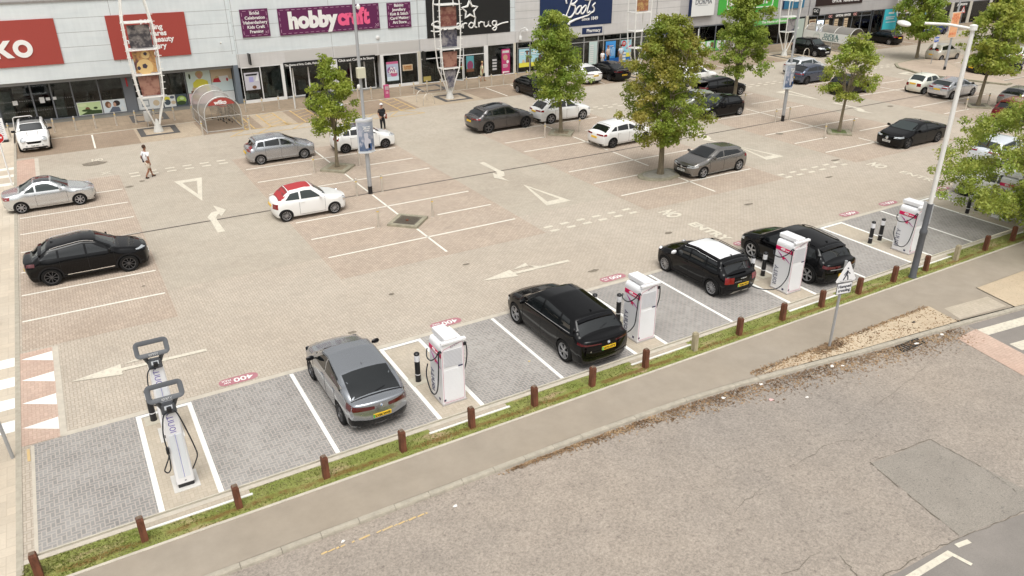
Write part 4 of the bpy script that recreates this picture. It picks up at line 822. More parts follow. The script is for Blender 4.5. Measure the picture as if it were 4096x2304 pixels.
# raised island at the upper right
t = thing('kerbed_island', 'long raised tan island with grey kerb carrying the exit sign', 'traffic island', (72, 41, 0)); mb = MB()
O = [(-4.6, 2.3), (-5.2, 1.2), (-4.9, -1.0), (-4.2, -3.8), (-3.6, -5.8), (-2.7, -5.8), (-1.5, -2.8), (.2, .8), (3.6, 4.6), (3.2, 5.4), (.6, 5.9), (-2.4, 5.5), (-3.9, 4.2)]; n = len(O); IS = mat('raised_tan_surface', (.45, .36, .28), .9, noise=.1, nscale=2)
v = [(a, b, 0) for a, b in O]+[(a, b, .13) for a, b in O]+[(a*.96+.0, b*.96, .135) for a, b in O]; mb.add(v, [(k*n+i, k*n+(i+1) % n, (k+1)*n+(i+1) % n, (k+1)*n+i) for k in range(2) for i in range(n)], PLK); mb.obj('kerb', t); mb = MB(); mb.poly([(a*.965, b*.965, .13) for a, b in O], IS); mb.obj('surface', t)
# ================================================================ cars
def paint(name, c, metal=0., rough=.35, coat=1.):
    if max(c) < .02: return mat('car_paint_'+name, (.0025, .0025, .003), .07, coat=0., spec=.32)
    return mat('car_paint_'+name, tuple(min(.95, v*(1+.35*metal)) for v in c), rough*(.8 if metal else 1), metal=min(1, metal*1.35), coat=coat*(.6 if metal else .8))
GLASS = mat('tinted_car_glass', (.008, .010, .011), .03, spec=.85); GLASSL = mat('clear_car_glass', (.035, .045, .045), .03, spec=.6)
TYRE = mat('tyre_rubber', (.012, .012, .012), .75, spec=.2); WELL = mat('wheel_well', (.006, .006, .006), .9); CLAD = mat('black_car_cladding', (.012, .012, .013), .5, spec=.2); GLOSSB = mat('gloss_black_trim', (.003, .003, .004), .10, spec=.35)
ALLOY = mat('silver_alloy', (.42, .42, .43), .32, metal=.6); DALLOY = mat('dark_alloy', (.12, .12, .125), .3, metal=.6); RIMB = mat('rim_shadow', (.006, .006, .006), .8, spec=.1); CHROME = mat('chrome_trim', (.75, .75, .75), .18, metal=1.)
TAIL = mat('red_tail_lamp', (.22, .008, .010), .15, coat=.8); TAILD = mat('dark_red_tail_lamp', (.085, .005, .007), .15, coat=.8); HEADL = mat('headlamp_glass', (.55, .58, .60), .12, coat=.8, metal=.3); PLY = mat('yellow_number_plate', (.80, .50, .02), .4); PLW = mat('white_number_plate', (.80, .80, .76), .4); PGR = mat('green_plate_flash', (.06, .50, .12), .4); PTX = mat('plate_black', (.01, .01, .01), .5); SEAM = mat('panel_gap', (.01, .01, .01), .8)
SKIDM = mat('silver_skid_plate', (.45, .43, .38), .45, metal=.3)
def sstep(t): t = max(0., min(1., t)); return t*t*(3-2*t)
def make_wheel(R, wd, nsp, alloy, style):
    k = ('wheel', R, nsp, alloy.name, style)
    if k in CACHE: return CACHE[k]
    mb = MB(); w = wd/2; rr = R*.70
    mb.lathe([(rr, -w*.95), (R*.93, -w), (R, -w*.72), (R, w*.72), (R*.93, w), (rr, w*.95), (rr*.985, w*.6)], TYRE, 30, M=Matrix.Rotation(-PI/2, 4, 'X'), ends=False)
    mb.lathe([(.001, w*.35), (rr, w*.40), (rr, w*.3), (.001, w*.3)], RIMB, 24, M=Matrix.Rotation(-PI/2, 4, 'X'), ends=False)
    a = mb.me('wheel'); mb = MB(); M0 = Matrix.Rotation(-PI/2, 4, 'X')
    mb.lathe([(rr*1.0, w*.55), (rr*1.0, w*.92), (rr*.93, w*.90), (rr*.91, w*.5)], alloy, 26, M=M0, ends=False)
    mb.lathe([(R*.14, w*.4), (R*.14, w*.80), (.001, w*.84)], alloy, 12, M=M0, ends=False)
    for q in range(nsp):
        for s_ in ((-1, 1) if style == 'twin' else (0,)):
            a0 = 2*PI*q/nsp+s_*.10; a1 = 2*PI*q/nsp+(s_*.17 if style == 'twin' else (.38 if style == 'swirl' else 0)); wa = R*(.038 if style == 'twin' else .06 if nsp < 8 else .028)
            wb = wa*(1.7 if style == 'blade' else 1.1); d = Vector((math.cos(a0), math.sin(a0), 0)); e = Vector((math.cos(a1), math.sin(a1), 0)); n0 = Vector((-d.y, d.x, 0)); n1 = Vector((-e.y, e.x, 0))
            p = [d*R*.1-n0*wa, d*R*.1+n0*wa, e*rr*.95+n1*wb, e*rr*.95-n1*wb]
            v = [Vector((c.x, c.y, w*.84 if i < 2 else w*.74)) for i, c in enumerate(p)]+[Vector((c.x, c.y, w*.45)) for c in p]; v = [M0 @ c for c in v]
            mb.add(v, [(0, 1, 2, 3), (0, 4, 5, 1), (1, 5, 6, 2), (3, 2, 6, 7), (0, 3, 7, 4)], alloy)
    b = mb.me('rim'); CACHE[k] = (a, b); return a, b
CACHE = {}
class Car:
    """car body from a side profile (top line), plan width and section rule; every other part is laid onto that surface"""
    def __init__(s, sp):
        s.sp = sp; g = sp.get
        s.wb, s.fo, s.ro, s.hw, s.H, s.R = g('wb'), g('fo'), g('ro'), g('w')/2, g('h'), g('r', .33)
        s.xf, s.xr = s.wb/2+s.fo, -(s.wb/2+s.ro); s.gc = g('gc', .18); s.zb = g('belt', (.92, 1.0)); s.tum = g('tum', .42)*.84
        s.top = sorted([(s.xr if a == 'R' else s.xf if a == 'F' else a, z) for a, z in g('top')])
        xs = np.linspace(s.xr-.3, s.xf+.3, 700); zs = np.interp(xs, [p[0] for p in s.top], [p[1] for p in s.top]); k = int(g('soft', .055)/(xs[1]-xs[0])*2); k = max(3, k | 1)
        ker = np.hanning(k+2)[1:-1]; ker /= ker.sum(); pad = np.pad(zs, k//2, mode='edge'); s._x = xs; s._z = np.convolve(pad, ker, 'valid')
    def T(s, x): return float(np.interp(x, s._x, s._z))
    def B(s, x): return s.zb[1]+(s.zb[0]-s.zb[1])*(x-s.xr)/(s.xf-s.xr)
    def W(s, x):
        m = s.sp.get('mid', 0.); h = s.hw
        if x > m: t = (x-m)/(s.xf-m); return h*(1-s.sp.get('tf', .10)*t**3.2)
        t = (m-x)/(m-s.xr); return h*(1-s.sp.get('tr', .08)*t**3.0)
    def bulge(s, x):   # haunches over the wheels
        return .022*math.exp(-((x-s.wb/2)/.42)**2)+.028*math.exp(-((x+s.wb/2)/.45)**2)
    def sec(s, x):
        T_, W, B = s.T(x), s.W(x), s.B(x); gc = s.gc; r = .085
        bu = s.bulge(x); mid = gc+.30; t = sstep((T_-B-.09)/.24)
        def low(zb): return [(0, gc+.02), (W*.80, gc), (W*.93, gc+.03), (W*.965, gc+.12), (W*.985, mid-.05), (W*.99+bu*.7, mid+.12), (W*.992+bu, mid+.25), (W*.985+bu*.8, max(zb-.08, mid+.3)), (W*.955+bu*.2, zb)]
        zb = T_-.12
        Ph = low(zb)+[(W*.925, zb+.045), (W*.88, zb+.085), (W*.80, zb+.103), (W*.68, T_-.012), (W*.50, T_-.006), (W*.25, T_), (0, T_)]
        hgt = max(.05, T_-B); yr = W*.955-s.tum*max(0, hgt-.04); c = min(.10, hgt*.45); cr = s.sp.get('crown', .035)
        Pg = low(B)+[(W*.955-.012-s.tum*.15*hgt, B+.10*hgt+.015), (W*.955-s.tum*.55*hgt, B+.55*hgt), (yr+.012, T_-c-cr*.8), (yr-.022, T_-c*.42-cr*.8), (yr-.075, T_-c*.10-cr*.75), (yr*.5, T_-cr*.22), (0, T_)]
        return [(a[0]*(1-t)+b[0]*t, a[1]*(1-t)+b[1]*t) for a, b in zip(Ph, Pg)]
    def disp(s, x, y, z):
        g = s.sp; cf, cr = g.get('cf', .22), g.get('cr', .15); L = .62
        q = min(1, abs(y)/s.hw)**2.6; w1 = sstep((x-(s.xf-L))/L); w2 = sstep(((s.xr+L)-x)/L)
        zn = g.get('nz', .50); dz = (z-zn); fx = cf*q+(g.get('nf', .5)*dz*dz if dz > 0 else .35*dz*dz)
        zr_ = g.get('rz', .55); dz = z-zr_; rx = cr*q+(g.get('nr', .35)*dz*dz if dz > 0 else .5*dz*dz)
        return x-w1*fx+w2*rx
    def body(s, m):
        xs = list(np.linspace(s.xr+.07, s.xf-.07, 84)); st = []
        ends = [(s.xr, .90), (s.xr+.012, .955), (s.xr+.035, .985)]; fr = [(s.xf-.035, .985), (s.xf-.012, .955), (s.xf, .90)]
        rows = []
        def ring(x, k, xb=None):
            P = s.sec(x if xb is None else xb); zc = .55; R = []
            for y, z in P: R.append((y*k, zc+(z-zc)*(k if k < .97 else (k+1)/2)))
            full = [(-y, z) for y, z in R[::-1][:-1]]+[(y, z) for y, z in R][::1]
            # start at bottom centre, go up left side then right side down
            full = [(y, z) for y, z in R]+[(-y, z) for y, z in R[::-1][1:-1]]
            return [(s.disp(x, y, z), y, z) for y, z in full]
        for k in (.02, .3, .6): rows.append(ring(s.xr, .90*k, s.xr+.05) if 0 else [(s.disp(s.xr, y*k, .55+(z-.55)*k), y*k, .55+(z-.55)*k) for _, y, z in ring(s.xr, .90, s.xr+.05)])
        for x, k in ends: rows.append(ring(x, k, s.xr+.05))
        for x in xs: rows.append(ring(x, 1.))
        for x, k in fr: rows.append(ring(x, k, s.xf-.05))
        for k in (.6, .3, .02): rows.append([(s.disp(s.xf, y*k, .55+(z-.55)*k), y*k, .55+(z-.55)*k) for _, y, z in ring(s.xf, .90, s.xf-.05)])
        n = len(rows[0]); v = [p for r in rows for p in r]; f = [(i*n+k, i*n+(k+1) % n, (i+1)*n+(k+1) % n, (i+1)*n+k) for i in range(len(rows)-1) for k in range(n)]
        f += [tuple(reversed(range(n))), tuple(range((len(rows)-1)*n, len(rows)*n))]
        me = mesh('body', v, f, [m, WELL], None, True)
        bm = bmesh.new(); bm.from_mesh(me); bmesh.ops.recalc_face_normals(bm, faces=bm.faces); bm.to_mesh(me); s.bvh = BVHTree.FromBMesh(bm); bm.free()
        return me
    def cut(s, me):
        mb = MB(); rad = s.R*1.13
        for sx in (1, -1):
            for sy in (1, -1):
                y0, y1 = sorted((sy*(s.hw-.30), sy*(s.hw+.3)))
                mb.lathe([(rad, y0), (rad, y1)], WELL, 36, M=T(sx*s.wb/2, 0, s.R-.01) @ Matrix.Rotation(-PI/2, 4, 'X'))
        o = bpy.data.objects.new('b', me); c = bpy.data.objects.new('c', mb.me('c')); COL.objects.link(o); COL.objects.link(c)
        md = o.modifiers.new('b', 'BOOLEAN'); md.operation = 'DIFFERENCE'; md.object = c; md.solver = 'EXACT'
        dg = bpy.context.evaluated_depsgraph_get(); r = bpy.data.meshes.new_from_object(o.evaluated_get(dg)); bpy.data.objects.remove(o); bpy.data.objects.remove(c)
        r.polygons.foreach_set('use_smooth', [True]*len(r.polygons)); r.set_sharp_from_angle(angle=math.radians(38)); return r
    # projections onto the body
    def side(s, x, z, off=.004, sy=1):
        h, nrm, _, _ = s.bvh.ray_cast(Vector((x, sy*3, z)), Vector((0, -sy, 0)))
        if h is None or abs(h.y) < .15: h2, n2, _, _ = s.bvh.find_nearest(Vector((x, sy*s.hw, z))); h, nrm = h2, n2
        return h+nrm*off
    def up(s, x, y, off=.004):
        h, nrm, _, _ = s.bvh.ray_cast(Vector((x, y, 4)), Vector((0, 0, -1)))
        if h is None: h, nrm, _, _ = s.bvh.find_nearest(Vector((x, y, 1)))
        return h+nrm*off
    def end(s, y, z, off=.004, sx=1):
        h, nrm, _, _ = s.bvh.ray_cast(Vector((sx*4, y, z)), Vector((-sx, 0, 0)))
        if h is None: h, nrm, _, _ = s.bvh.find_nearest(Vector((s.xf if sx > 0 else s.xr, y, z)))
        return h+nrm*off
    def wrap(s, a, z, off=.004, sx=1, sy=1):   # a: 0 = dead ahead, 90 = sideways, about a pivot near the corner
        px = (s.xf-.75) if sx > 0 else (s.xr+.75); d = Vector((sx*math.cos(a), sy*math.sin(a), 0)); o = Vector((px, sy*(s.hw-.75), z))
        h, nrm, _, _ = s.bvh.ray_cast(o+d*3, -d)
        if h is None: h, nrm, _, _ = s.bvh.find_nearest(o+d*.75)
        return h+nrm*off
    def patch(s, lo, hi, fn, m, nu=8, nv=3, off=.004, mb=None, **k):
        """surface piece between polylines lo and hi (same parameter), laid on the body with skirt"""
        mb = mb or MB(); L = lambda P, t: (lambda i, u: (P[i][0]+(P[i+1][0]-P[i][0])*u, P[i][1]+(P[i+1][1]-P[i][1])*u))(*((lambda q: (min(int(q), len(P)-2), q-min(int(q), len(P)-2)))(t*(len(P)-1))))
        rows = []
        for j in range(nv+1):
            row = []
            for i in range(nu+1):
                a = L(lo, i/nu); b = L(hi, i/nu); u = j/nv; row.append(fn(a[0]+(b[0]-a[0])*u, a[1]+(b[1]-a[1])*u, off=off, **k))
            rows.append(row)
        n = nu+1; v = [p for r in rows for p in r]; f = [(j*n+i, j*n+i+1, (j+1)*n+i+1, (j+1)*n+i) for j in range(nv) for i in range(nu)]
        c = (rows[0][0]-rows[0][-1]).cross(rows[0][0]-rows[-1][0]); ctr = sum((p for p in v), Vector())/len(v); outw = ctr-Vector((ctr.x*.6, 0, .6))
        if c.dot(outw) < 0: f = [tuple(reversed(q)) for q in f]
        mb.add(v, f, m, True); return mb

def build_car(sp, label, loc, rz, group='cars in the car park'):
    c = Car(sp); g = sp.get; P = paint(*sp['paint'])
    t = thing(sp.get('name', 'parked_car'), label, 'car', (loc[0], loc[1], 0), rz, group)
    raw = c.body(P); link('body', c.cut(raw), t)
    hw, H, xf, xr, wb, R, gc = c.hw, c.H, c.xf, c.xr, c.wb, c.R, c.gc
    GL = g('glass', GLASS)
    xc, xa, xd, xt = g('ws')[0], g('ws')[1], g('rw')[0], g('rw')[1]     # windscreen base/top, rear window top/base
    def wx(x): # half width available on top at x
        for y in np.linspace(hw, .2, 60):
            h, nn, _, _ = c.bvh.ray_cast(Vector((x, y, 4)), Vector((0, 0, -1)))
            if h is not None and h.z > c.T(x)-.10 and nn.z > .35: return y
        return .5
    # windscreen and rear window
    def topglass(name, x0, x1, m, ins0=.05, ins1=.05, rnd=.05):
        w0, w1 = wx(x0+(.03 if x1 > x0 else -.03))-ins0, wx(x1)-ins1; mb = MB()
        n = 8; k = 9; v = []
        for j in range(n+1):
            u = j/n; x = x0+(x1-x0)*u; w = min(w0+(w1-w0)*u, wx(x)-min(ins0, ins1)*.9)
            for i in range(k+1): q = -1+2*i/k; v.append(c.up(x-(rnd*(q*q) if x1 < x0 else -rnd*(q*q))*(1-u*.6), q*w, .004))
        f = [(j*(k+1)+i, j*(k+1)+i+1, (j+1)*(k+1)+i+1, (j+1)*(k+1)+i) for j in range(n) for i in range(k)]
        if x1 > x0: f = [tuple(reversed(q)) for q in f]
        mb.add(v, f, m, True); return mb.obj(name, t)
    topglass('windscreen', xc, xa, g('wglass', GL)); topglass('rear_window', xt, xd, g('rglass', GL), .08, .08, -.03)
    if g('roofm'):
        rm = g('roofm'); mb = MB(); n = 10; k = 8; v = []; x0, x1 = g('roofx', (xa-.03, xd+.03)); ins = g('roofins', .0)
        for j in range(n+1):
            x = x0+(x1-x0)*j/n; w = wx(x)-ins
            for i in range(k+1): v.append(c.up(x, (-1+2*i/k)*w, .006))
        mb.add(v, [(j*(k+1)+i, j*(k+1)+i+1, (j+1)*(k+1)+i+1, (j+1)*(k+1)+i) for j in range(n) for i in range(k)], rm, True); mb.obj('roof_panel', t)
    # side windows: from belt to roof edge, following pillars
    zin = .075
    def ztop(x): return c.T(x)-zin-g('crown', .035)
    for sy in (1, -1):
        wins = g('win')        # list of (x0_bottom, x0_top, x1_bottom, x1_top) front to rear
        for a0, a1, b0, b1 in wins:
            lo = []; hi = []; n = 6
            for k in range(n+1):
                u = k/n; xb = a0+(b0-a0)*u; xt_ = a1+(b1-a1)*u; zb = c.B(xb)+.035; lo.append((xb, zb)); hi.append((xt_, max(zb+.012, min(ztop(xt_), c.T(xt_)-.06-zin))))
            c.patch(lo, hi, c.side, GL, 10, 4, .005, sy=sy).obj('side_window', t)
        if g('chromeline'):
            x0, x1 = wins[0][0], wins[-1][2]; mb = MB(); mb.tube([c.side(x0+(x1-x0)*k/12, c.B(x0+(x1-x0)*k/12)+.02, .006, sy) for k in range(13)], .009, CHROME, 5); mb.obj('window_trim', t)
        # door seams, handles
        mb = MB()
        for xs_ in g('seams', ()):
            z0 = gc+.10; z1 = c.B(xs_)+.02; mb.tube([c.side(xs_+g('slean', .0)*(k/6), z0+(z1-z0)*k/6, .000, sy) for k in range(7)], .007, SEAM, 4)
        if g('seams'): x0, x1 = g('seams')[0], g('seams')[-1]; mb.tube([c.side(x0+(x1-x0)*k/8, gc+.10, .0, sy) for k in range(9)], .007, SEAM, 4); mb.obj('door_seams', t)
        for xh in g('handles', ()):
            mb = MB(); p = c.side(xh, c.B(xh)-.10, .012, sy); mb.bbox((p.x-.09, p.y-.014, p.z-.014), (p.x+.09, p.y+.014, p.z+.016), g('handm', P), .01); mb.obj('door_handle', t)
        # mirror
        xm = g('mirror', wins[0][0]-.08); p = c.side(xm, c.B(xm)+.05, 0, sy); mb = MB(); mb.tube([(p.x, p.y-sy*.03, p.z), (p.x-.01, p.y+sy*.09, p.z+.02)], .025, GLOSSB, 6); mb.obj('mirror_stalk', t)
        mb = MB(); mb.lathe([(.01, -.13), (.055, -.11), (.078, -.03), (.078, .05), (.05, .10), (.01, .115)], g('mirm', P), 12, M=T(p.x-.02, p.y+sy*.17, p.z+.055) @ Matrix.Rotation(PI/2, 4, 'X') @ Matrix.Scale(.62, 4, (1, 0, 0))); mb.obj('wing_mirror', t)
        # cladding: arch rings and sill
        if g('clad', 0):
            cw = g('clad')
            for sx in (1, -1):
                mb = MB(); v = []; n = 16; r0 = R*1.12; r1 = r0+cw
                for k in range(n+1):
                    a = math.radians(-12+204*k/n)
                    for r_ in (r0, (r0+r1)/2, r1):
                        x = sx*wb/2+r_*math.cos(a); z = R-.01+r_*math.sin(a); z = max(z, gc+.01); q = c.side(x, z, .012, sy); v.append(q)
                f = [(k*3+i, k*3+i+1, k*3+i+4, k*3+i+3) for k in range(n) for i in range(2)]
                if sy < 0: f = [tuple(reversed(q)) for q in f]
                f = [tuple(reversed(q)) for q in f]; mb.add(v, f, CLAD if not g('cladm') else g('cladm'), True); mb.obj('wheel_arch_trim', t)
            x0, x1 = -wb/2+R*1.15, wb/2-R*1.15; c.patch([(x0, gc+.015), (x1, gc+.015)], [(x0, gc+.13), (x1, gc+.13)], c.side, g('cladm') or CLAD, 10, 2, .010, sy=sy).obj('sill_trim', t)
            if g('doorstrip'): c.patch([(x0+.15, gc+.15), (x1-.1, gc+.16)], [(x0+.15, gc+.18), (x1-.1, gc+.20)], c.side, g('doorstrip'), 8, 1, .013, sy=sy).obj('door_trim', t)
        # lights
        ts = g('tail', dict(z=(.82, .98), a=(12, 62))); z0, z1 = ts['z']; a0, a1 = ts['a']; tm = ts.get('m', TAIL)
        c.patch([(math.radians(a0), z0+ts.get('d', .02)), (math.radians(a1), z0)], [(math.radians(a0), z1-ts.get('d', .02)), (math.radians(a1), z1+ts.get('u', .0))], c.wrap, tm, 9, 2, .008, sx=-1, sy=sy).obj('tail_lamp', t)
        if ts.get('in'): y0, y1 = ts['in']; c.patch([(sy*y0, z0+.05), (sy*y1, z0+.03)], [(sy*y0, z1-.06), (sy*y1, z1-.02)], c.end, tm, 5, 2, .008, sx=-1).obj('tail_lamp', t)
        hs_ = g('head', dict(z=(.62, .76), a=(18, 62)))
        if hs_.get('round'):
            r_ = hs_['round']; q = c.wrap(math.radians(hs_['a'][0]), hs_['z'][0], 0, 1, sy); nd = Vector((.80, sy*.32, .50)).normalized(); M = Matrix.Translation(q) @ nd.to_track_quat('Z', 'Y').to_matrix().to_4x4()
            mb = MB(); mb.lathe([(r_*1.12, -.06), (r_*1.12, .012), (r_, .022), (r_, .0)], CHROME, 20, M=M, ends=False); mb.lathe([(r_*1.0, .005), (r_*.7, .028), (.002, .036)], HEADL, 20, M=M, ends=False); mb.obj('headlamp', t)
        else:
            z0, z1 = hs_['z']; a0, a1 = hs_['a']; c.patch([(math.radians(a0), z0), (math.radians(a1), z0+.06)], [(math.radians(a0), z1), (math.radians(a1), z1+.03)], c.wrap, hs_.get('m', HEADL), 9, 2, .007, sx=1, sy=sy).obj('headlamp', t)
        if g('fog'): q = c.wrap(math.radians(22), .42, .004, 1, sy); mb = MB(); mb.lathe([(.055, -.02), (.055, .01), (.002, .016)], HEADL, 12, M=Matrix.Translation(q) @ Matrix.Rotation(PI/2, 4, 'Y')); mb.obj('fog_lamp', t)
        # wheels
        for sx in (1, -1):
            a, b = make_wheel(R, .235 if hw > .87 else .205, g('spokes', 5), g('alloy', ALLOY), g('wstyle', 'plain'))
            w = link('wheel', a, t, (sx*wb/2, sy*(hw-.125), R)); link('rim', b, w)
            if sy < 0: w.rotation_euler = (0, 0, PI)
            w.rotation_euler.rotate_axis('Y', RND.uniform(0, 1.2))
    # bumpers
    bz = g('bump', gc+.20); yb = hw*.86
    c.patch([(-yb, gc+.03), (yb, gc+.03)], [(-yb, bz), (yb, bz)], c.end, g('bumpm', CLAD), 14, 2, .010, sx=-1).obj('rear_bumper_trim', t)
    c.patch([(-yb, gc+.03), (yb, gc+.03)], [(-yb*.8, gc+.16), (yb*.8, gc+.16)], c.end, CLAD, 14, 2, .008, sx=1).obj('front_intake', t)
    if g('skid'): c.patch([(-.45, gc+.02), (.45, gc+.02)], [(-.38, gc+.14), (.38, gc+.14)], c.end, g('skid'), 8, 1, .022, sx=-1).obj('skid_plate', t)
    gr = g('grille')
    if gr:
        y0, z0, z1, gm = gr; c.patch([(-y0*.82, z0), (y0*.82, z0)], [(-y0, z1), (y0, z1)], c.end, gm, 10, 3, .007, sx=1).obj('grille', t)
        if g('grillebar'): c.patch([(-y0*.9, (z0+z1)/2-.012), (y0*.9, (z0+z1)/2-.012)], [(-y0*.9, (z0+z1)/2+.012), (y0*.9, (z0+z1)/2+.012)], c.end, CHROME, 10, 1, .016, sx=1).obj('grille_bar', t)
    # plates
    def plate_(zp, txt, m, sx, y0=0., flash=False):
        q = c.end(y0, zp, .018, sx); up_ = c.end(y0, zp+.05, .018, sx); dirv = (up_-q).normalized() if (up_-q).length < .12 else Vector((0, 0, 1)); nrm = Vector((sx, 0, 0)); xa_ = Vector((0, 1*sx, 0)); za = dirv; na = xa_.cross(za)
        M = Matrix(((xa_.x, za.x, na.x, q.x), (xa_.y, za.y, na.y, q.y), (xa_.z, za.z, na.z, q.z), (0, 0, 0, 1)))
        mb = MB(); mb.box((-.26, -.056, -.02), (.26, .056, .004), m, M=M)
        if flash: mb.box((-.26, -.056, .0), (-.215, .056, .0055), PGR, M=M)
        o = mb.obj('number_plate', t)
        if txt: link('plate_lettering', text_mesh(txt, .092, PTX, bold=.035, ext=.001, width=.43, M=M @ Matrix.Translation((.015, 0, .006))), o)
    pr = g('rplate'); pf = g('fplate')
    if pr: plate_(pr[0], pr[1], PLY, -1, flash=len(pr) > 2)
    if pf: plate_(pf[0], pf[1], PLW, 1, flash=len(pf) > 2)
    bd = g('badge')
    if bd:
        for sx, zp, m, r_ in bd:
            q = c.end(0, zp, .006, sx); q2 = c.end(0, zp+.03, .006, sx); n = Vector((sx, 0, 0)); d = (q2-q).normalized(); n = (Vector((0, 1*sx, 0)).cross(d)); M = Matrix.Translation(q) @ n.to_track_quat('Z', 'Y').to_matrix().to_4x4()
            mb = MB(); mb.lathe([(r_, 0), (r_, .008), (r_*.72, .012), (.001, .012)], CHROME, 16, M=M, ends=False)
            if m == 'quad':
                for k in range(4): mb.poly([M @ Vector((0, 0, .0135))]+[M @ Vector((r_*.68*math.cos(a), r_*.68*math.sin(a), .0135)) for a in [k*PI/2+j*PI/8 for j in range(5)]], (mat('badge_blue', (.03, .18, .5), .3), PLW)[k % 2])
            elif m == 'star':
                for k in range(3): a = PI/2+k*2*PI/3; mb.tube([M @ Vector((0, 0, .014)), M @ Vector((r_*.9*math.cos(a), r_*.9*math.sin(a), .014))], [.018, .005], CHROME, 4)
            mb.obj('badge', t)
    if g('wing'): mb = MB(); q = [c.end(y, g('wing'), .010, -1) for y in (-.16, 0, .16)]; mb.tube(q, [.006, .022, .006], CHROME, 6); mb.obj('badge', t)
    if g('corner'):
        for sy in (1, -1): c.patch([(math.radians(16), gc+.10), (math.radians(62), gc+.12)], [(math.radians(16), gc+.28), (math.radians(62), gc+.36)], c.wrap, g('corner'), 6, 2, .012, sx=-1, sy=sy).obj('bumper_insert', t)
    if g('tailbar'): z0, z1, m = g('tailbar'); c.patch([(-hw*.72, z0), (hw*.72, z0)], [(-hw*.72, z1), (hw*.72, z1)], c.end, m, 14, 1, .009, sx=-1).obj('tail_bar', t)
    if g('rname'): tx, zz, y = g('rname'); q = c.end(y, zz, .012, -1); link('model_lettering', text_mesh(tx, .06, CHROME, bold=.02, ext=.001, M=Matrix.Translation(q) @ Matrix(((0, 0, -1, 0), (-1, 0, 0, 0), (0, 1, 0, 0), (0, 0, 0, 1)))), t)
    if g('lip'):      # tail spoiler over the rear window
        x, dz, dx, m = g('lip'); w = wx(x)-.07; mb = MB(); pts = []
        for k in range(9): y = (-1+2*k/8)*w; q = c.up(x, y, 0); pts.append(q)
        v = [];
        for q in pts: v += [q+Vector((.10, 0, -.02)), q+Vector((.05, 0, .012)), q+Vector((-dx, 0, .012-dz)), q+Vector((-dx, 0, -.02-dz))]
        mb.add(v, [(k*4+i, k*4+(i+1) % 4, (k+1)*4+(i+1) % 4, (k+1)*4+i) for k in range(8) for i in range(4)]+[(0, 3, 2, 1), (32, 33, 34, 35)], m or P); mb.obj('roof_spoiler', t)
    if g('bootlip'): x, m = g('bootlip'); w = wx(x)-.04; mb = MB(); mb.tube([c.up(x-.05*(k/4-1)**2*0, (-1+2*k/8)*w, .012) for k in range(9)], .016, m, 6); mb.obj('boot_spoiler', t)
    if g('rails'):
        for sy in (1, -1):
            x0, x1 = xa-.10, xd+.12; mb = MB(); pts = [c.up(x0+(x1-x0)*k/10, sy*(wx(x0+(x1-x0)*k/10)-.05), .035 if 0 < k < 10 else .0) for k in range(11)]; mb.tube(pts, .014, g('rails'), 6); mb.obj('roof_rail', t)
    if g('fin', 1): mb = MB(); q = c.up(xd+.22, 0, 0); mb.add([q+Vector(p) for p in ((.09, 0, 0), (-.06, .02, 0), (-.06, -.02, 0), (-.055, 0, .055))], [(0, 1, 3), (0, 3, 2), (1, 2, 3)], g('finm', P)); mb.obj('aerial', t)
    if g('rod'): mb = MB(); q = c.up(xd+.15, 0, 0); mb.tube([q, q+Vector((-.12, 0, .30))], .005, CLAD, 4); mb.obj('aerial', t)
    if g('wiper', 1):
        q = c.up(xt+.03, 0, .012) if xd > xt else None
        if q is not None: mb = MB(); mb.tube([c.up(xt+.02, .0, .014), c.up(xt+.10, -.30, .014)], .008, GLOSSB, 5); mb.obj('rear_wiper', t)
        mb = MB()
        for y in (.50, -.02): mb.tube([c.up(xc-.03, y, .010), c.up(xc-.05, y-.24, .010), c.up(xc-.09, y-.48, .010)], .008, GLOSSB, 5)
        mb.obj('windscreen_wipers', t)
    for fn in g('extra', ()): fn(c, t, P)
    return t
# ---- body types
def T_(H, xc, zc, xa, xd, xt, zt, hf, zte, hm=None, zfe=None):   # top line helper
    return [('F', zfe or hf-.09), ('F1', hf)]
def hatch(wb, fo, ro, w, h, **k):
    d = dict(wb=wb, fo=fo, ro=ro, w=w, h=h); xf = wb/2+fo; xr = -(wb/2+ro)
    xc = k.pop('xc', wb/2-.28); zc = k.pop('zc', .98); xa = k.pop('xa', wb/2-1.05); za = k.pop('za', h-.03); xp = k.pop('xp', -.15); xd = k.pop('xd', xr+.62); zd = k.pop('zd', h-.06); xt = k.pop('xt', xr+.25); zt = k.pop('zt', 1.02); hf = k.pop('hf', .74); zte = k.pop('zte', zt-.05)
    d['top'] = [('F', hf-.12), (xf-.16, hf-.01), (xf-.40, hf+.055), (xc, zc), (xa, za), (xp, h), (xd, zd), (xt, zt), (xt-.08, zt-.03), ('R', zte)]
    d['top'] = [p for p in d['top'] if p[0] != xt-.08 or xt-.08 > xr+.02]
    d['ws'] = (xc-.04, xa+.02); d['rw'] = (xd-.03, xt+.05)
    wa = k.pop('wa', xc-.30)     # front corner of side glass on the belt
    be = k.pop('be', xt+.22); np_ = k.pop('nwin', 2); sp = k.pop('split', -.05); te = k.pop('te', be+.16)
    if np_ == 2: d['win'] = [(wa, xa-.16, sp+.04, sp+.04), (sp-.04, sp-.04, be, te)]
    elif np_ == 3: s2 = k.pop('split2', -.95); d['win'] = [(wa, xa-.16, sp+.04, sp+.04), (sp-.04, sp-.04, s2+.03, s2+.05), (s2-.04, s2-.03, be, te)]
    d.update(k); return d
def pad_(c, t, P): pass
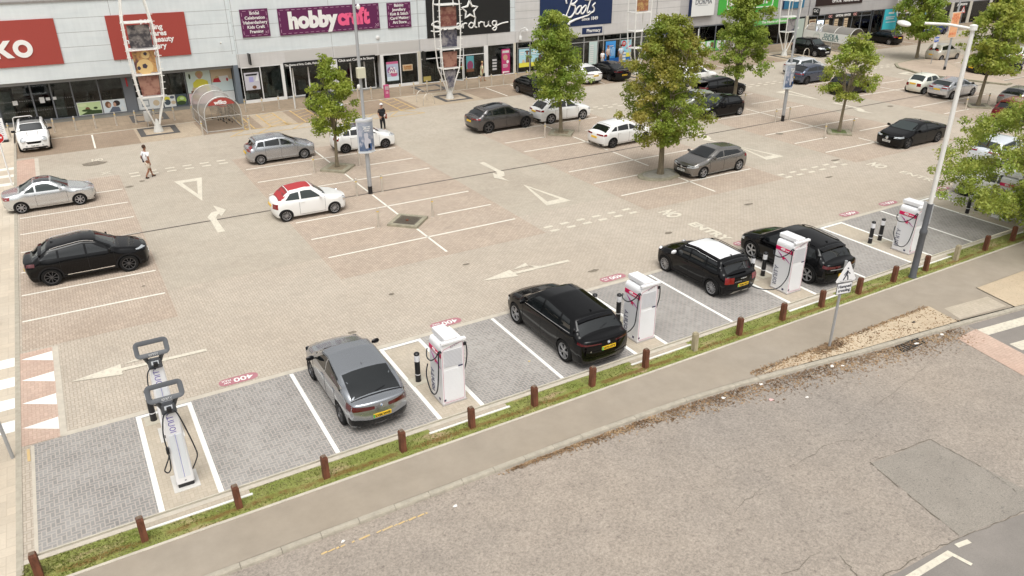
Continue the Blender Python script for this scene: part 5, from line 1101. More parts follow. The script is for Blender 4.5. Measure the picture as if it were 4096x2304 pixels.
# ---- the individual cars
def convertible_roof(c, t, P):
    m = mat('red_fabric_roof', (.42, .035, .04), .85, noise=.15, nscale=25)
WPNT = ('white', (.84, .84, .82), 0., .3); SILV_ = ('silver', (.52, .53, .53), .55, .32); GREY_ = ('grey_metallic', (.19, .195, .20), .6, .34); BLK_ = ('black', (.008, .008, .010), 0., .2)
RZ0 = 0.; RUP = PI/2; RDN = -PI/2; RL = PI
def mid(a, b): return ((a[0]+b[0])/2, (a[1]+b[1])/2)
FAB = mat('red_fabric_roof', (.40, .04, .045), .9, noise=.2, nscale=30); WROOF = mat('white_roof_paint', (.86, .86, .86), .25, coat=1.); GROOF = mat('glass_roof', (.02, .022, .026), .08, coat=.8); BROOF = mat('black_roof_paint', (.012, .012, .014), .2, coat=1.)
# 1 foreground grey coupe-backed car, nose away
build_car(hatch(2.69, .88, .98, 1.845, 1.56, paint=('warm_grey_metallic', (.32, .335, .355), .6, .28), r=.36, gc=.19, belt=(.97, 1.10), zc=1.06, hf=.86, xc=1.12, xa=.42, za=1.50, xp=-.1, xd=-1.05, zd=1.43, xt=-1.98, zt=1.08, zte=1.02, be=-1.52, te=-1.05, nwin=2, split=-.12, tum=.44,
    clad=.0, tail=dict(z=(.80, .93), a=(2, 66), m=TAILD, u=.05, **{'in': (.36, .62)}), rplate=(.60, 'LV26 WVP', 1), corner=GLOSSB, badge=[(-1, .90, 'quad', .05)], rname=('X2', .70, .55), bump=.46, bumpm=GLOSSB, seams=(.92, -.16, -1.05), handles=(-.0, -1.0), spokes=5, wstyle='twin', alloy=DALLOY, mirm=GLOSSB, mirror=.72, bootlip=(-1.99, GLOSSB), rz=.75, nr=.3, cr=.24, tr=.10, grille=(.42, .45, .70, GLOSSB), rglass=GLASS, wa=.80, crown=.05),
    'metallic grey coupe-backed car nose-in at a charging bay, yellow plate LV26 WVP', (4.85+.92-.06, 19.17), RUP)
# 2 black electric SUV
build_car(hatch(3.0, .87, 1.08, 1.967, 1.695, paint=BLK_, r=.385, gc=.20, belt=(1.02, 1.12), zc=1.15, hf=.93, xc=1.25, xa=.45, za=1.63, xp=-.2, xd=-1.72, zd=1.58, xt=-2.16, zt=1.15, zte=1.10, be=-1.75, te=-1.55, nwin=3, split=-.10, split2=-1.12, tum=.46,
    tail=dict(z=(.93, 1.0), a=(2, 64), m=TAILD, **{'in': (.28, .75)}), rplate=(.80, 'LK72 HTT', 1), corner=GLOSSB, badge=[(-1, .97, 'quad', .055)], rname=('iX', .74, .62), bump=.52, bumpm=GLOSSB, seams=(1.0, -.12, -1.15), spokes=5, wstyle='twin', alloy=ALLOY, mirror=.85, lip=(-1.75, .05, .14, GLOSSB), chromeline=1, skid=GLOSSB, rz=.75, nr=.32, cr=.22, crown=.05, grille=(.4, .5, .85, GLOSSB), wa=.95),
    'large black electric car nose-in at a charging bay, yellow plate LK72 HTT', (12.10+.98-.07, 18.92), RUP)
# 3 black car with white roof
def plugin(c, t, P):
    mb = MB(); q = c.side(-wbh(c)-.15, .92, .0, -1); mb.bbox((q.x-.09, q.y-.12, q.z-.06), (q.x-.07, q.y+.02, q.z+.10), BLK, .01); mb.bbox((q.x-.05, q.y-.10, q.z-.05), (q.x+.04, q.y+.01, q.z+.04), BLK, .02); mb.obj('charge_flap', t)
def wbh(c): return c.wb/2
build_car(hatch(2.61, .72, .74, 1.754, 1.51, paint=BLK_, r=.335, gc=.19, belt=(.96, 1.02), zc=1.04, hf=.88, xc=1.0, xa=.50, za=1.46, xp=-.1, xd=-1.45, zd=1.44, xt=-1.78, zt=1.02, zte=.97, be=-1.45, te=-1.36, nwin=3, split=.0, split2=-.86, tum=.36,
    clad=.07, tail=dict(z=(.68, .92), a=(24, 48), m=TAIL, d=.0), rplate=(.58, 'YC26 VXT', 1), wing=.84, rname=('A C E M A N', .74, .28), bump=.40, seams=(.86, .0, -.85), handles=(.12, -.72), spokes=12, wstyle='blade', alloy=ALLOY, mirm=WROOF, roofm=WROOF, roofx=(.44, -1.30), rails=GLOSSB, lip=(-1.50, .04, .15, None), skid=SKIDM, head=dict(z=(.74,), a=(38,), round=.12), rz=.7, cr=.16, mirror=.72, extra=(plugin,), grille=(.38, .42, .66, GLOSSB), wa=.82),
    'black small crossover with white roof and mirrors charging, plate YC26 VXT', (19.45+.88-.07, 19.82), RUP)
# 4 black electric crossover behind third cabinet
build_car(hatch(2.86, .86, .93, 1.88, 1.62, paint=BLK_, r=.37, gc=.19, belt=(.98, 1.06), zc=1.10, hf=.90, xc=1.22, xa=.45, za=1.56, xp=-.15, xd=-1.55, zd=1.50, xt=-2.02, zt=1.08, zte=1.03, be=-1.70, te=-1.50, nwin=3, split=-.08, split2=-1.12, tum=.44,
    clad=.06, tail=dict(z=(.84, .95), a=(4, 58), m=TAILD, **{'in': (.35, .65)}), tailbar=(.78, .82, mat('grey_bumper_strip', (.25, .25, .25), .5)), bump=.62, rplate=(.55, ''), seams=(1.0, -.1, -1.1), spokes=5, wstyle='blade', alloy=ALLOY, mirror=.85, lip=(-1.60, .04, .18, None), rails=GLOSSB, rz=.75, cr=.2, handles=(.0, -1.0)),
    'black electric crossover charging behind the third white cabinet', (23.38+.94-.07, 18.88), RUP)
# 5 black SUV on the left with silver roof rails
build_car(hatch(2.74, .82, .87, 1.80, 1.575, paint=BLK_, r=.355, gc=.20, belt=(.98, 1.07), zc=1.07, hf=.90, xc=1.10, xa=.40, za=1.50, xp=-.10, xd=-1.30, zd=1.45, xt=-1.90, zt=1.06, zte=1.0, be=-1.62, te=-1.30, nwin=3, split=-.02, split2=-.98, tum=.42,
    clad=.07, doorstrip=CHROME, tail=dict(z=(.86, .98), a=(10, 64), m=TAILD), rplate=(.6, ''), seams=(.92, .0, -.98), handles=(.12,), spokes=9, wstyle='swirl', alloy=DALLOY, rails=CHROME, lip=(-1.50, .04, .14, None), head=dict(z=(.80, .87), a=(20, 66)), grille=(.44, .55, .78, GLOSSB), fplate=(.5, ''), mirror=.80, chromeline=0, rz=.75),
    'black family crossover with silver roof rails parked at the left edge', (-.41+.02, 32.20+.88), -.03)
# 6 silver coupe cabriolet with glass roof
build_car(hatch(2.52, .78, .76, 1.67, 1.43, paint=SILV_, r=.30, gc=.17, belt=(.90, .95), zc=.96, hf=.76, xc=.95, xa=.22, za=1.38, xp=-.15, xd=-.55, zd=1.40, xt=-1.22, zt=1.02, zte=.90, be=-1.02, te=-.62, nwin=2, split=-.52, tum=.48,
    tail=dict(z=(.70, .86), a=(20, 60)), seams=(.78, -.58), slean=0, handles=(-.40,), spokes=7, alloy=ALLOY, roofm=GROOF, roofx=(.16, -.50), roofins=.10, head=dict(z=(.66, .76), a=(22, 72)), grille=(.3, .38, .5, GLOSSB), mirror=.55, bump=.35, bumpm=paint(*SILV_), wiper=0, glass=GLASSL, fin=0, cf=.30, cr=.24, tf=.16, tr=.14, nz=.45, soft=.09),
    'silver coupe convertible with glass roof parked at the left edge', (-1.47, 42.19+.82), -.01)
# 7 white small car with red fabric roof
build_car(hatch(2.30, .72, .55, 1.63, 1.49, paint=WPNT, r=.295, gc=.17, belt=(.92, .98), zc=1.00, hf=.84, xc=.86, xa=.30, za=1.45, xp=-.15, xd=-.88, zd=1.42, xt=-1.42, zt=1.02, zte=.96, be=-1.12, te=-.86, nwin=2, split=-.42, tum=.42,
    tail=dict(z=(.62, .86), a=(24, 50), d=0), rplate=(.74, ''), seams=(.72, -.50), handles=(-.35,), spokes=12, wstyle='plain', alloy=ALLOY, roofm=FAB, roofx=(.30, -1.34), roofins=.01, rglass=mat('red_framed_rear_screen', (.22, .03, .03), .4), head=dict(z=(.70,), a=(44,), round=.10), mirror=.52, glass=GLASSL, fin=0, bump=.30, bumpm=paint(*WPNT), cf=.30, cr=.28, tf=.18, tr=.16, nz=.5, rz=.6, soft=.15, wiper=0),
    'white small car with red fabric roof parked in the middle bays', (9.13, 34.44+.80), -.02)
# 8 silver-grey hatchback beside small tree
build_car(hatch(2.54, .80, .68, 1.737, 1.49, paint=('silver_grey', (.36, .37, .385), .55, .32), r=.305, gc=.17, belt=(.92, 1.02), zc=1.02, hf=.80, xc=1.08, xa=.28, za=1.44, xp=-.2, xd=-1.35, zd=1.41, xt=-1.70, zt=1.02, zte=.97, be=-1.40, te=-1.28, nwin=3, split=-.06, split2=-.95, tum=.42,
    tail=dict(z=(.80, 1.06), a=(22, 50), d=0), rplate=(.66, ''), seams=(.90, -.05, -.95), handles=(.06, -.85), spokes=12, alloy=ALLOY, lip=(-1.40, .03, .12, None), head=dict(z=(.66, .80), a=(24, 74)), mirror=.72, bump=.30, bumpm=paint('silver_grey', (.36, .37, .385), .55, .32), cf=.28, cr=.2, fin=0, rod=1),
    'silver grey five-door hatchback parked left of the small light green tree', (10.54, 44.45+.86), -.01)
# 9 white hatch with black roof accents behind the advert
build_car(hatch(2.51, .80, .64, 1.695, 1.51, paint=WPNT, r=.30, gc=.16, belt=(.94, 1.04), zc=1.02, hf=.80, xc=1.05, xa=.25, za=1.46, xp=-.2, xd=-1.30, zd=1.43, xt=-1.64, zt=1.04, zte=.99, be=-1.34, te=-1.2, nwin=3, split=-.05, split2=-.9, tum=.42,
    tail=dict(z=(.78, .98), a=(20, 54)), seams=(.88, -.04, -.9), handles=(.08, -.8), spokes=7, wstyle='swirl', alloy=DALLOY, lip=(-1.36, .03, .12, BROOF), mirror=.7, bump=.36, head=dict(z=(.68, .80), a=(22, 72)), roofm=GROOF, roofx=(.1, -.9), roofins=.16, fin=0),
    'white hatchback with dark glass parked right behind the small tree and advert', (15.55, 44.15+.84), -.04)
# 10 dark grey SUV
build_car(hatch(2.87, .86, .98, 1.936, 1.66, paint=('dark_grey_metallic', (.105, .10, .10), .55, .34), r=.39, gc=.21, belt=(1.04, 1.14), zc=1.12, hf=.92, xc=1.10, xa=.40, za=1.60, xp=-.15, xd=-1.45, zd=1.54, xt=-2.05, zt=1.14, zte=1.08, be=-1.66, te=-1.35, nwin=3, split=-.1, split2=-1.12, tum=.44,
    tail=dict(z=(.93, 1.03), a=(6, 62), **{'in': (.4, .7)}), rplate=(.80, ''), bump=.42, seams=(.96, -.1, -1.1), handles=(.0, -1.0), spokes=5, wstyle='twin', alloy=DALLOY, roofm=GROOF, roofx=(.30, -1.2), roofins=.14, lip=(-1.50, .05, .16, None), mirror=.80, rz=.75, head=dict(z=(.82, .90), a=(20, 66)), mirm=paint('dark_grey_metallic', (.105, .10, .10), .55, .34)),
    'dark grey SUV with glass roof parked left of the white compact SUV', (25.37, 43.93+.96), .02)
# 11 white compact SUV
build_car(hatch(2.60, .86, .92, 1.83, 1.59, paint=WPNT, r=.355, gc=.19, belt=(.98, 1.06), zc=1.08, hf=.88, xc=1.08, xa=.40, za=1.54, xp=-.1, xd=-1.30, zd=1.52, xt=-1.95, zt=1.06, zte=1.0, be=-1.55, te=-1.15, nwin=3, split=-.05, split2=-.98, tum=.44,
    tail=dict(z=(.86, .98), a=(6, 60)), rplate=(.84, ''), bump=.40, skid=SKIDM, seams=(.9, -.05, -.98), handles=(.05, -.85), spokes=5, wstyle='twin', alloy=ALLOY, lip=(-1.36, .04, .14, None), rails=CHROME, mirror=.75, chromeline=1),
    'white compact SUV behind the tree trunk, left of centre top', (30.17, 43.9+.90), -.02)
# 12 white hatch under the big tree
build_car(hatch(2.62, .80, .82, 1.79, 1.45, paint=WPNT, r=.325, gc=.17, belt=(.92, 1.0), zc=1.0, hf=.80, xc=1.08, xa=.30, za=1.41, xp=-.2, xd=-1.25, zd=1.37, xt=-1.80, zt=1.0, zte=.95, be=-1.46, te=-1.12, nwin=3, split=-.05, split2=-.95, tum=.44,
    tail=dict(z=(.78, .90), a=(6, 60)), rplate=(.66, ''), bump=.30, seams=(.9, -.05, -.95), handles=(.05, -.85), spokes=7, wstyle='swirl', alloy=DALLOY, lip=(-1.30, .03, .12, None), mirror=.75, skid=SKIDM),
    'white hatchback parked left of the biggest tree with its bonnet under the branches', (30.0, 36.85+.89), .05)
# 13 grey metallic hatch facing left, star badge
build_car(hatch(2.70, .86, .74, 1.78, 1.43, paint=('mid_grey_metallic', (.20, .19, .18), .55, .32), r=.325, gc=.15, belt=(.90, 1.0), zc=1.0, hf=.80, xc=1.10, xa=.28, za=1.39, xp=-.25, xd=-1.42, zd=1.33, xt=-1.86, zt=1.0, zte=.95, be=-1.45, te=-1.2, nwin=2, split=-.12, tum=.46,
    tail=dict(z=(.78, .92), a=(16, 62)), fplate=(.43, 'KW17 OYJ'), badge=[(1, .60, 'star', .085)], grille=(.42, .50, .68, GLOSSB), grillebar=1, head=dict(z=(.60, .72), a=(20, 68)), seams=(.92, -.12, -1.02), handles=(.0, -.92), spokes=5, wstyle='twin', alloy=ALLOY, mirror=.76, lip=(-1.46, .03, .12, None), nf=.75, mirm=paint('mid_grey_metallic', (.20, .19, .18), .55, .32), chromeline=1),
    'grey metallic hatchback with star badge facing left beside the biggest tree', (30.55, 29.4+.88), PI+.02)
# 14 black hatch facing left
build_car(hatch(2.55, .78, .60, 1.745, 1.50, paint=BLK_, r=.315, gc=.16, belt=(.94, 1.06), zc=1.0, hf=.82, xc=1.04, xa=.24, za=1.45, xp=-.25, xd=-1.30, zd=1.38, xt=-1.62, zt=1.06, zte=1.02, be=-1.28, te=-1.10, nwin=2, split=-.10, tum=.46,
    tail=dict(z=(.84, .98), a=(18, 64), m=TAILD), fplate=(.43, ''), head=dict(z=(.66, .78), a=(20, 68)), seams=(.88, -.1, -.95), spokes=7, wstyle='swirl', alloy=ALLOY, mirror=.70, lip=(-1.34, .03, .13, None), glass=GLASS, wglass=GLASSL),
    'small black hatchback facing left, right of the biggest tree', (40.45, 39.06+.86), PI)
# 15 black estate with raised tailgate behind the tree
def open_gate(c, t, P):
    q = c.up(c.sp['rw'][0]+.02, 0, 0); mb = MB(); w = c.hw*.80; mb.box((q.x-1.05, -w, q.z-.02), (q.x+.02, w, q.z+.05), P, M=T(0, 0, 0)); mb.obj('raised_tailgate', t)
build_car(hatch(2.81, .80, 1.0, 1.81, 1.47, paint=BLK_, r=.33, gc=.16, belt=(.92, 1.0), zc=1.02, hf=.80, xc=1.15, xa=.40, za=1.42, xp=-.1, xd=-1.95, zd=1.38, xt=-2.30, zt=1.0, zte=.95, be=-1.95, te=-1.85, nwin=3, split=-.05, split2=-1.05, tum=.42,
    tail=dict(z=(.78, .92), a=(6, 62)), seams=(.98, -.05, -1.05), handles=(.05, -.95), spokes=5, alloy=ALLOY, mirror=.8, rails=GLOSSB, extra=(open_gate,)),
    'black estate car with its tailgate raised behind the upper middle tree', (45.5, 44.1+.90), -.02)
# 16 silver car mostly hidden between
build_car(hatch(2.60, .85, .70, 1.76, 1.40, paint=('pale_silver_green', (.42, .43, .38), .45, .35), r=.32, gc=.15, belt=(.88, .94), zc=.95, hf=.76, xc=1.0, xa=.28, za=1.36, xp=-.2, xd=-1.1, zd=1.30, xt=-1.60, zt=.95, zte=.9, be=-1.25, te=-.95, nwin=2, split=-.2, seams=(.85, -.3), spokes=5, mirror=.68, tail=dict(z=(.72, .86), a=(16, 60))),
    'silver car almost hidden behind the biggest tree between two black cars', (40.3, 41.35+.9), PI)
# 17 black saloon facing left on the aisle
build_car(hatch(2.94, .86, 1.12, 1.89, 1.42, paint=BLK_, r=.345, gc=.14, belt=(.90, 1.0), zc=1.0, hf=.80, xc=1.18, xa=.36, za=1.37, xp=-.15, xd=-.85, zd=1.33, xt=-2.0, zt=1.02, zte=.96, be=-1.50, te=-1.05, nwin=2, split=-.20, tum=.50,
    tail=dict(z=(.80, .90), a=(10, 64), m=TAILD), fplate=(.43, 'MD67 JHP'), badge=[(1, .62, 'star', .10)], grille=(.46, .48, .70, GLOSSB), head=dict(z=(.64, .72), a=(18, 62)), seams=(1.0, -.2, -1.25), handles=(-.05, -1.12), spokes=5, wstyle='twin', alloy=DALLOY, mirror=.82, wiper=0, nf=.7, glass=GLASS, wglass=GLASSL, cf=.28),
    'black low saloon with star badge driving left behind the tall lamp post', (45.38, 27.32+.94), PI)
# 18 white hatchback facing the camera at the shop
def stripes(c, t, P):
    mb = MB()
    for s_ in (1, -1): mb.tube([c.up(c.xf-.45, s_*.26, .003), c.up(c.sp['ws'][0]+.1, s_*.30, .003)], .012, SEAM, 4)
    mb.obj('bonnet_stripes', t)
build_car(hatch(2.60, .72, .78, 1.79, 1.56, paint=WPNT, r=.335, gc=.17, belt=(.98, 1.06), zc=1.10, hf=.90, xc=1.0, xa=.50, za=1.52, xp=-.1, xd=-1.35, zd=1.50, xt=-1.80, zt=1.06, zte=1.0, be=-1.45, te=-1.30, nwin=2, split=-.02, tum=.36,
    roofm=BROOF, roofx=(.44, -1.3), head=dict(z=(.78,), a=(33,), round=.14), fplate=(.42, 'YG65 HYY'), grille=(.42, .55, .68, GLOSSB), fog=1, seams=(.85, -.05, -.9), spokes=6, alloy=DALLOY, mirm=GLOSSB, mirror=.68, extra=(stripes,), glass=GLASS, clad=.06, tail=dict(z=(.7, .9), a=(20, 46))),
    'white small SUV with black roof facing the camera before the glass shop doors', (-1.90, 55.15+1.3-.05), RDN)
# 19-20 cars under the tree at the shopfront, rears towards the camera or the shop
build_car(hatch(2.70, .84, .95, 1.80, 1.43, paint=BLK_, r=.32, gc=.16, belt=(.90, .98), zc=1.0, hf=.78, xc=1.1, xa=.35, za=1.38, xp=-.1, xd=-1.2, zd=1.36, xt=-1.95, zt=1.0, zte=.95, be=-1.5, te=-1.15, seams=(.9, -.05, -1.0), spokes=9, alloy=ALLOY, tail=dict(z=(.76, .92), a=(10, 60)), rplate=(.6, '')),
    'black car behind the tall tree left of centre, nose pointing to the camera', (33.89-.78, 54.16-1.35), RDN)
build_car(hatch(2.70, .92, .98, 1.795, 1.46, paint=WPNT, r=.33, gc=.16, belt=(.94, 1.04), zc=1.02, hf=.80, xc=1.1, xa=.35, za=1.41, xp=-.15, xd=-1.15, zd=1.36, xt=-1.95, zt=1.04, zte=.98, be=-1.5, te=-1.1, seams=(.9, -.05, -1.0), spokes=9, alloy=ALLOY, tail=dict(z=(.84, .93), a=(4, 62), m=TAILD, **{'in': (.5, .7)}), rplate=(.76, 'LP67 ODH'), bump=.34, rz=.75, cr=.26),
    'white hatchback seen from behind at the chemist, nose to the shop', (39.55, 53.45+2.33), RUP)
build_car(hatch(2.86, .85, 1.05, 1.85, 1.45, paint=BLK_, r=.335, gc=.16, belt=(.94, 1.02), zc=1.02, hf=.80, xc=1.15, xa=.35, za=1.40, xp=-.15, xd=-1.1, zd=1.36, xt=-2.05, zt=1.05, zte=1.0, be=-1.6, te=-1.1, seams=(.9, -.05, -1.1), spokes=9, alloy=DALLOY, tail=dict(z=(.82, .93), a=(4, 62), m=TAILD), rplate=(.60, 'RE24 VZV'), bump=.34, rz=.75),
    'black saloon seen from behind at the chemist, right of the white hatchback', (42.4, 53.2+2.48), RUP)
build_car(hatch(2.60, .8, .75, 1.78, 1.48, paint=BLK_, r=.32, gc=.17, seams=(.9, -.05, -.95), spokes=7, alloy=ALLOY, fplate=(.45, ''), head=dict(z=(.66, .8), a=(20, 70))),
    'black car parked behind the small light green tree before the craft shop', (16.75, 55.9), RDN+.03)
build_car(hatch(2.65, .85, .85, 1.80, 1.62, paint=WPNT, r=.34, gc=.18, belt=(.98, 1.04), zc=1.08, hf=.9, za=1.57, xd=-1.4, zd=1.54, seams=(.9, -.05, -.95), spokes=7, alloy=ALLOY, rplate=(.7, '')),
    'white car glimpsed through the crown of the biggest tree, by the shops', (46.9, 49.6), .0)
# 23 dark blue-grey coupe SUV
build_car(hatch(2.67, .84, .86, 1.824, 1.53, paint=('slate_blue_metallic', (.075, .09, .125), .5, .34), r=.355, gc=.19, belt=(.96, 1.05), zc=1.05, hf=.88, xc=1.10, xa=.40, za=1.48, xp=-.1, xd=-1.15, zd=1.43, xt=-1.88, zt=1.08, zte=1.02, be=-1.48, te=-1.1, nwin=2, split=-.08, tum=.46,
    tail=dict(z=(.84, .94), a=(6, 62)), rplate=(.58, ''), bump=.40, seams=(.9, -.08, -1.0), handles=(.05, -.9), spokes=10, wstyle='plain', alloy=DALLOY, mirror=.75, bootlip=(-1.2, GLOSSB)),
    'slate blue crossover parked right of the far lamp column', (54.69+1.33, 44.18+.90), .0)
build_car(hatch(2.60, .8, .8, 1.78, 1.46, paint=('silver_white', (.66, .67, .68), .3, .32), r=.32, gc=.17, seams=(.9, -.05, -.95), spokes=7, glass=GLASSL, rplate=(.6, '')),
    'silver white car glimpsed through the upper crown of the thin-crowned tree', (58.7, 47.9), .0)
build_car(hatch(2.40, .7, .62, 1.595, 1.50, paint=BLK_, r=.29, gc=.16, belt=(.92, 1.0), seams=(.8, -.1, -.9), spokes=9, alloy=ALLOY, tail=dict(z=(.7, .95), a=(20, 50)), rplate=(.6, ''), head=dict(z=(.64, .8), a=(20, 70))),
    'small black hatchback half hidden behind the thin-crowned tree', (54.85, 39.41+.76), .0)
build_car(hatch(2.30, .72, .55, 1.63, 1.49, paint=('cream', (.80, .80, .70), 0., .3), r=.295, gc=.17, belt=(.92, .98), zc=1.00, hf=.84, xc=.86, xa=.30, za=1.45, xp=-.15, xd=-.92, zd=1.42, xt=-1.36, zt=1.0, zte=.94, be=-1.10, te=-.92, nwin=2, split=-.42, tum=.42,
    tail=dict(z=(.60, .84), a=(22, 44), d=0), rplate=(.80, ''), seams=(.72, -.50), handles=(-.35,), spokes=12, alloy=ALLOY, glass=GLASSL, bump=.28, bumpm=paint('cream', (.80, .80, .70), 0., .3), cf=.30, cr=.28, tf=.18, tr=.16, rz=.6, soft=.15, fin=0, rod=1, mirror=.52),
    'cream rounded small car seen from behind, left of the silver hatchback', (59.32+1.17, 37.34), -.02)
build_car(hatch(2.65, .90, .80, 1.823, 1.47, paint=('bright_silver', (.60, .61, .63), .5, .32), r=.325, gc=.16, belt=(.92, 1.02), zc=1.0, hf=.78, xc=1.18, xa=.30, za=1.42, xp=-.2, xd=-1.20, zd=1.38, xt=-1.82, zt=1.02, zte=.97, be=-1.46, te=-1.1, nwin=3, split=-.05, split2=-.98, tum=.46,
    tail=dict(z=(.80, 1.02), a=(14, 56)), rplate=(.74, ''), bump=.36, seams=(.95, -.05, -1.0), handles=(.05, -.9), spokes=5, alloy=ALLOY, mirror=.82, lip=(-1.25, .03, .14, None), glass=GLASSL, mirm=GLOSSB, rod=1, fin=0),
    'silver five-door hatchback behind the tall white lamp post', (59.45+1.3, 34.3+.91), .0)
build_car(hatch(2.60, .85, .80, 1.80, 1.47, paint=('warm_silver', (.33, .31, .29), .5, .34), r=.33, gc=.16, belt=(.94, 1.03), zc=1.0, hf=.78, xc=1.1, xa=.28, za=1.42, xp=-.2, xd=-1.1, zd=1.39, xt=-1.80, zt=1.05, zte=1.0, be=-1.35, te=-.95, nwin=2, split=-.1, tum=.46,
    tail=dict(z=(.84, 1.0), a=(14, 56), m=TAIL), rplate=(.6, ''), bump=.40, seams=(.9, -.08), spokes=7, rod=1, fin=0, glass=GLASS),
    'warm grey hatchback at the right edge behind the dark red SUV', (59.9+1.75, 30.35), .02)
build_car(hatch(2.66, .84, .90, 1.82, 1.64, paint=('dark_red_metallic', (.23, .022, .028), .45, .3), r=.35, gc=.20, belt=(1.0, 1.08), zc=1.10, hf=.92, xc=1.12, xa=.42, za=1.59, xp=-.1, xd=-1.45, zd=1.55, xt=-1.92, zt=1.10, zte=1.05, be=-1.55, te=-1.3, nwin=3, split=-.02, split2=-.98,
    tail=dict(z=(.96, 1.04), a=(4, 60), m=TAILD), tailbar=(1.02, 1.06, CHROME), rplate=(.80, 'BK73 NWV'), bump=.45, skid=SKIDM, seams=(.9, -.05, -1.0), spokes=7, rails=CHROME, roofm=mat('pale_red_roof_glass', (.32, .12, .12), .12, coat=.8), roofx=(.3, -1.3), roofins=.12, clad=.06, lip=(-1.50, .04, .15, None)),
    'dark red SUV seen from behind at the right edge, yellow plate', (54.97+1.75, 28.67-.75), .06)
build_car(hatch(2.42, .72, .60, 1.62, 1.56, paint=('champagne', (.52, .49, .42), .3, .35), r=.29, gc=.17, belt=(.96, 1.02), zc=1.02, hf=.82, xc=1.02, xa=.32, za=1.50, xp=-.2, xd=-1.38, zd=1.48, xt=-1.60, zt=1.0, zte=.95, be=-1.30, te=-1.2, nwin=2, split=-.1, tail=dict(z=(.86, 1.1), a=(20, 44), d=0), rplate=(.6, ''), seams=(.85, -.1, -.9), spokes=9, alloy=ALLOY, bump=.3, bumpm=paint('champagne', (.52, .49, .42), .3, .35)),
    'champagne small hatchback behind the orange banner at the upper right', (75+1.2, 45.2+.8), -.02)
build_car(hatch(2.85, .86, 1.05, 1.88, 1.62, paint=BLK_, r=.35, gc=.18, belt=(1.0, 1.05), zc=1.05, hf=.9, xd=-1.7, za=1.57, zd=1.52, xt=-2.2, seams=(1.0, -.05, -1.1), spokes=7, rails=CHROME, chromeline=1, tail=dict(z=(.85, .95), a=(8, 60), m=TAILD), rplate=(.6, '')),
    'long black car behind the tall white lamp post on the far side of the island', (72.2+.9, 39.0), -.35)
build_car(hatch(2.65, .85, .85, 1.80, 1.45, paint=('deep_blue_metallic', (.012, .03, .16), .4, .3), r=.32, gc=.16, seams=(.9, -.05, -.95), spokes=7, alloy=DALLOY, head=dict(z=(.66, .8), a=(20, 70)), fplate=(.4, '')),
    'deep blue car parked before the sports shop at the upper right', (90.43+1.3, 56.55+.9), PI)
build_car(hatch(2.52, .80, .76, 1.765, 1.65, paint=BLK_, r=.335, gc=.20, belt=(1.02, 1.06), zc=1.12, hf=.98, xc=1.05, xa=.50, za=1.60, xp=0, xd=-1.45, zd=1.58, xt=-1.75, zt=1.05, zte=1.0, be=-1.4, te=-1.35, nwin=2, split=-.05, tum=.34, seams=(.9, -.05, -.95), spokes=7, alloy=ALLOY, glass=GLASSL, head=dict(z=(.78, .92), a=(14, 70)), grille=(.45, .72, .86, CHROME), grillebar=1, fplate=(.50, 'WX66 HBN'), rails=GLOSSB, clad=.06),
    'black compact SUV parked between the third lattice mast and the collection shelter', (66.70+.85, 56.02-1.26), RDN)
build_car(hatch(2.59, .80, .70, 1.75, 1.46, paint=BLK_, r=.31, gc=.16, xd=-1.2, rplate=(.75, 'AB12 XYZ'[:0]), seams=(.9, -.05, -.95), spokes=7, tail=dict(z=(.8, 1.0), a=(18, 52)), glass=GLASS),
    'black hatchback seen from behind, right of the upper right tree crown', (80.9, 54.0+2.0), RUP)
build_car(hatch(2.60, .80, .75, 1.78, 1.50, paint=WPNT, r=.32, gc=.17, seams=(.9, -.05, -.95), spokes=7),
    'white car cut by the right edge beyond the rightmost car park tree', (79.5+1.4, 40.9), .0)
build_car(hatch(2.70, .85, .85, 1.82, 1.60, paint=WPNT, r=.34, gc=.18, belt=(.98, 1.04), zc=1.08, hf=.9, za=1.55, xd=-1.4, zd=1.52, seams=(.9, -.05, -.95), spokes=7, rails=CHROME, rplate=(.7, '')),
    'white car charging behind the leaves of the near right-hand tree', (39.3, 19.1), RUP)
build_car(hatch(2.70, .85, .85, 1.80, 1.46, paint=('pale_blue_white', (.70, .74, .78), .2, .3), r=.33, gc=.17, seams=(.9, -.05, -.95), spokes=7, glass=GLASSL),
    'pale car on the aisle glimpsed through the near right-hand tree', (46.2, 23.2), .1)
# ================================================================ retail terrace
def clad_mat(name, a, b):
    s = NB(name); ob = s.tc.outputs['Object']
    c = s.mix(s.rng(s.noise(s.mapping(ob, sc=(.25, 1, 1.2)), 1.2, 4, .6), .4, .6, 0, 1), a, b); c = s.scale(c, s.rng(s.noise(s.mapping(ob, sc=(1.5, 1, .25)), 2., 5, .7), .3, .7, .95, 1.04)); return s.out(c, .45)
CL1 = clad_mat('pale_grey_cladding', (.66, .71, .72), (.71, .755, .76)); CL2 = clad_mat('warm_grey_cladding', (.59, .575, .555), (.63, .615, .60)); CL3 = clad_mat('mid_grey_cladding', (.43, .42, .42), (.47, .46, .455))
JNT = mat('cladding_joint', (.30, .30, .30), .7); COP = mat('grey_coping', (.25, .235, .22), .7, noise=.15, nscale=2); DGREY = mat('dark_grey_frame', (.16, .17, .185), .5); WFR = mat('white_window_frame', (.76, .76, .74), .4); INT = mat('dark_shop_interior', (.13, .12, .11), .9, noise=.6, nscale=1.2); INTF = mat('shop_floor', (.16, .15, .13), .5); SHELF = mat('shelf_goods', (.34, .29, .24), .8, noise=.7, nscale=9); PALEG = mat('pale_display_goods', (.66, .64, .58), .8, noise=.3, nscale=5)
s = NB('shop_window_glass'); tr = s.t.nodes.new('ShaderNodeBsdfTransparent'); gl = s.t.nodes.new('ShaderNodeBsdfGlossy'); gl.inputs['Roughness'].default_value = .02; tr.inputs[0].default_value = (.62, .68, .68, 1)
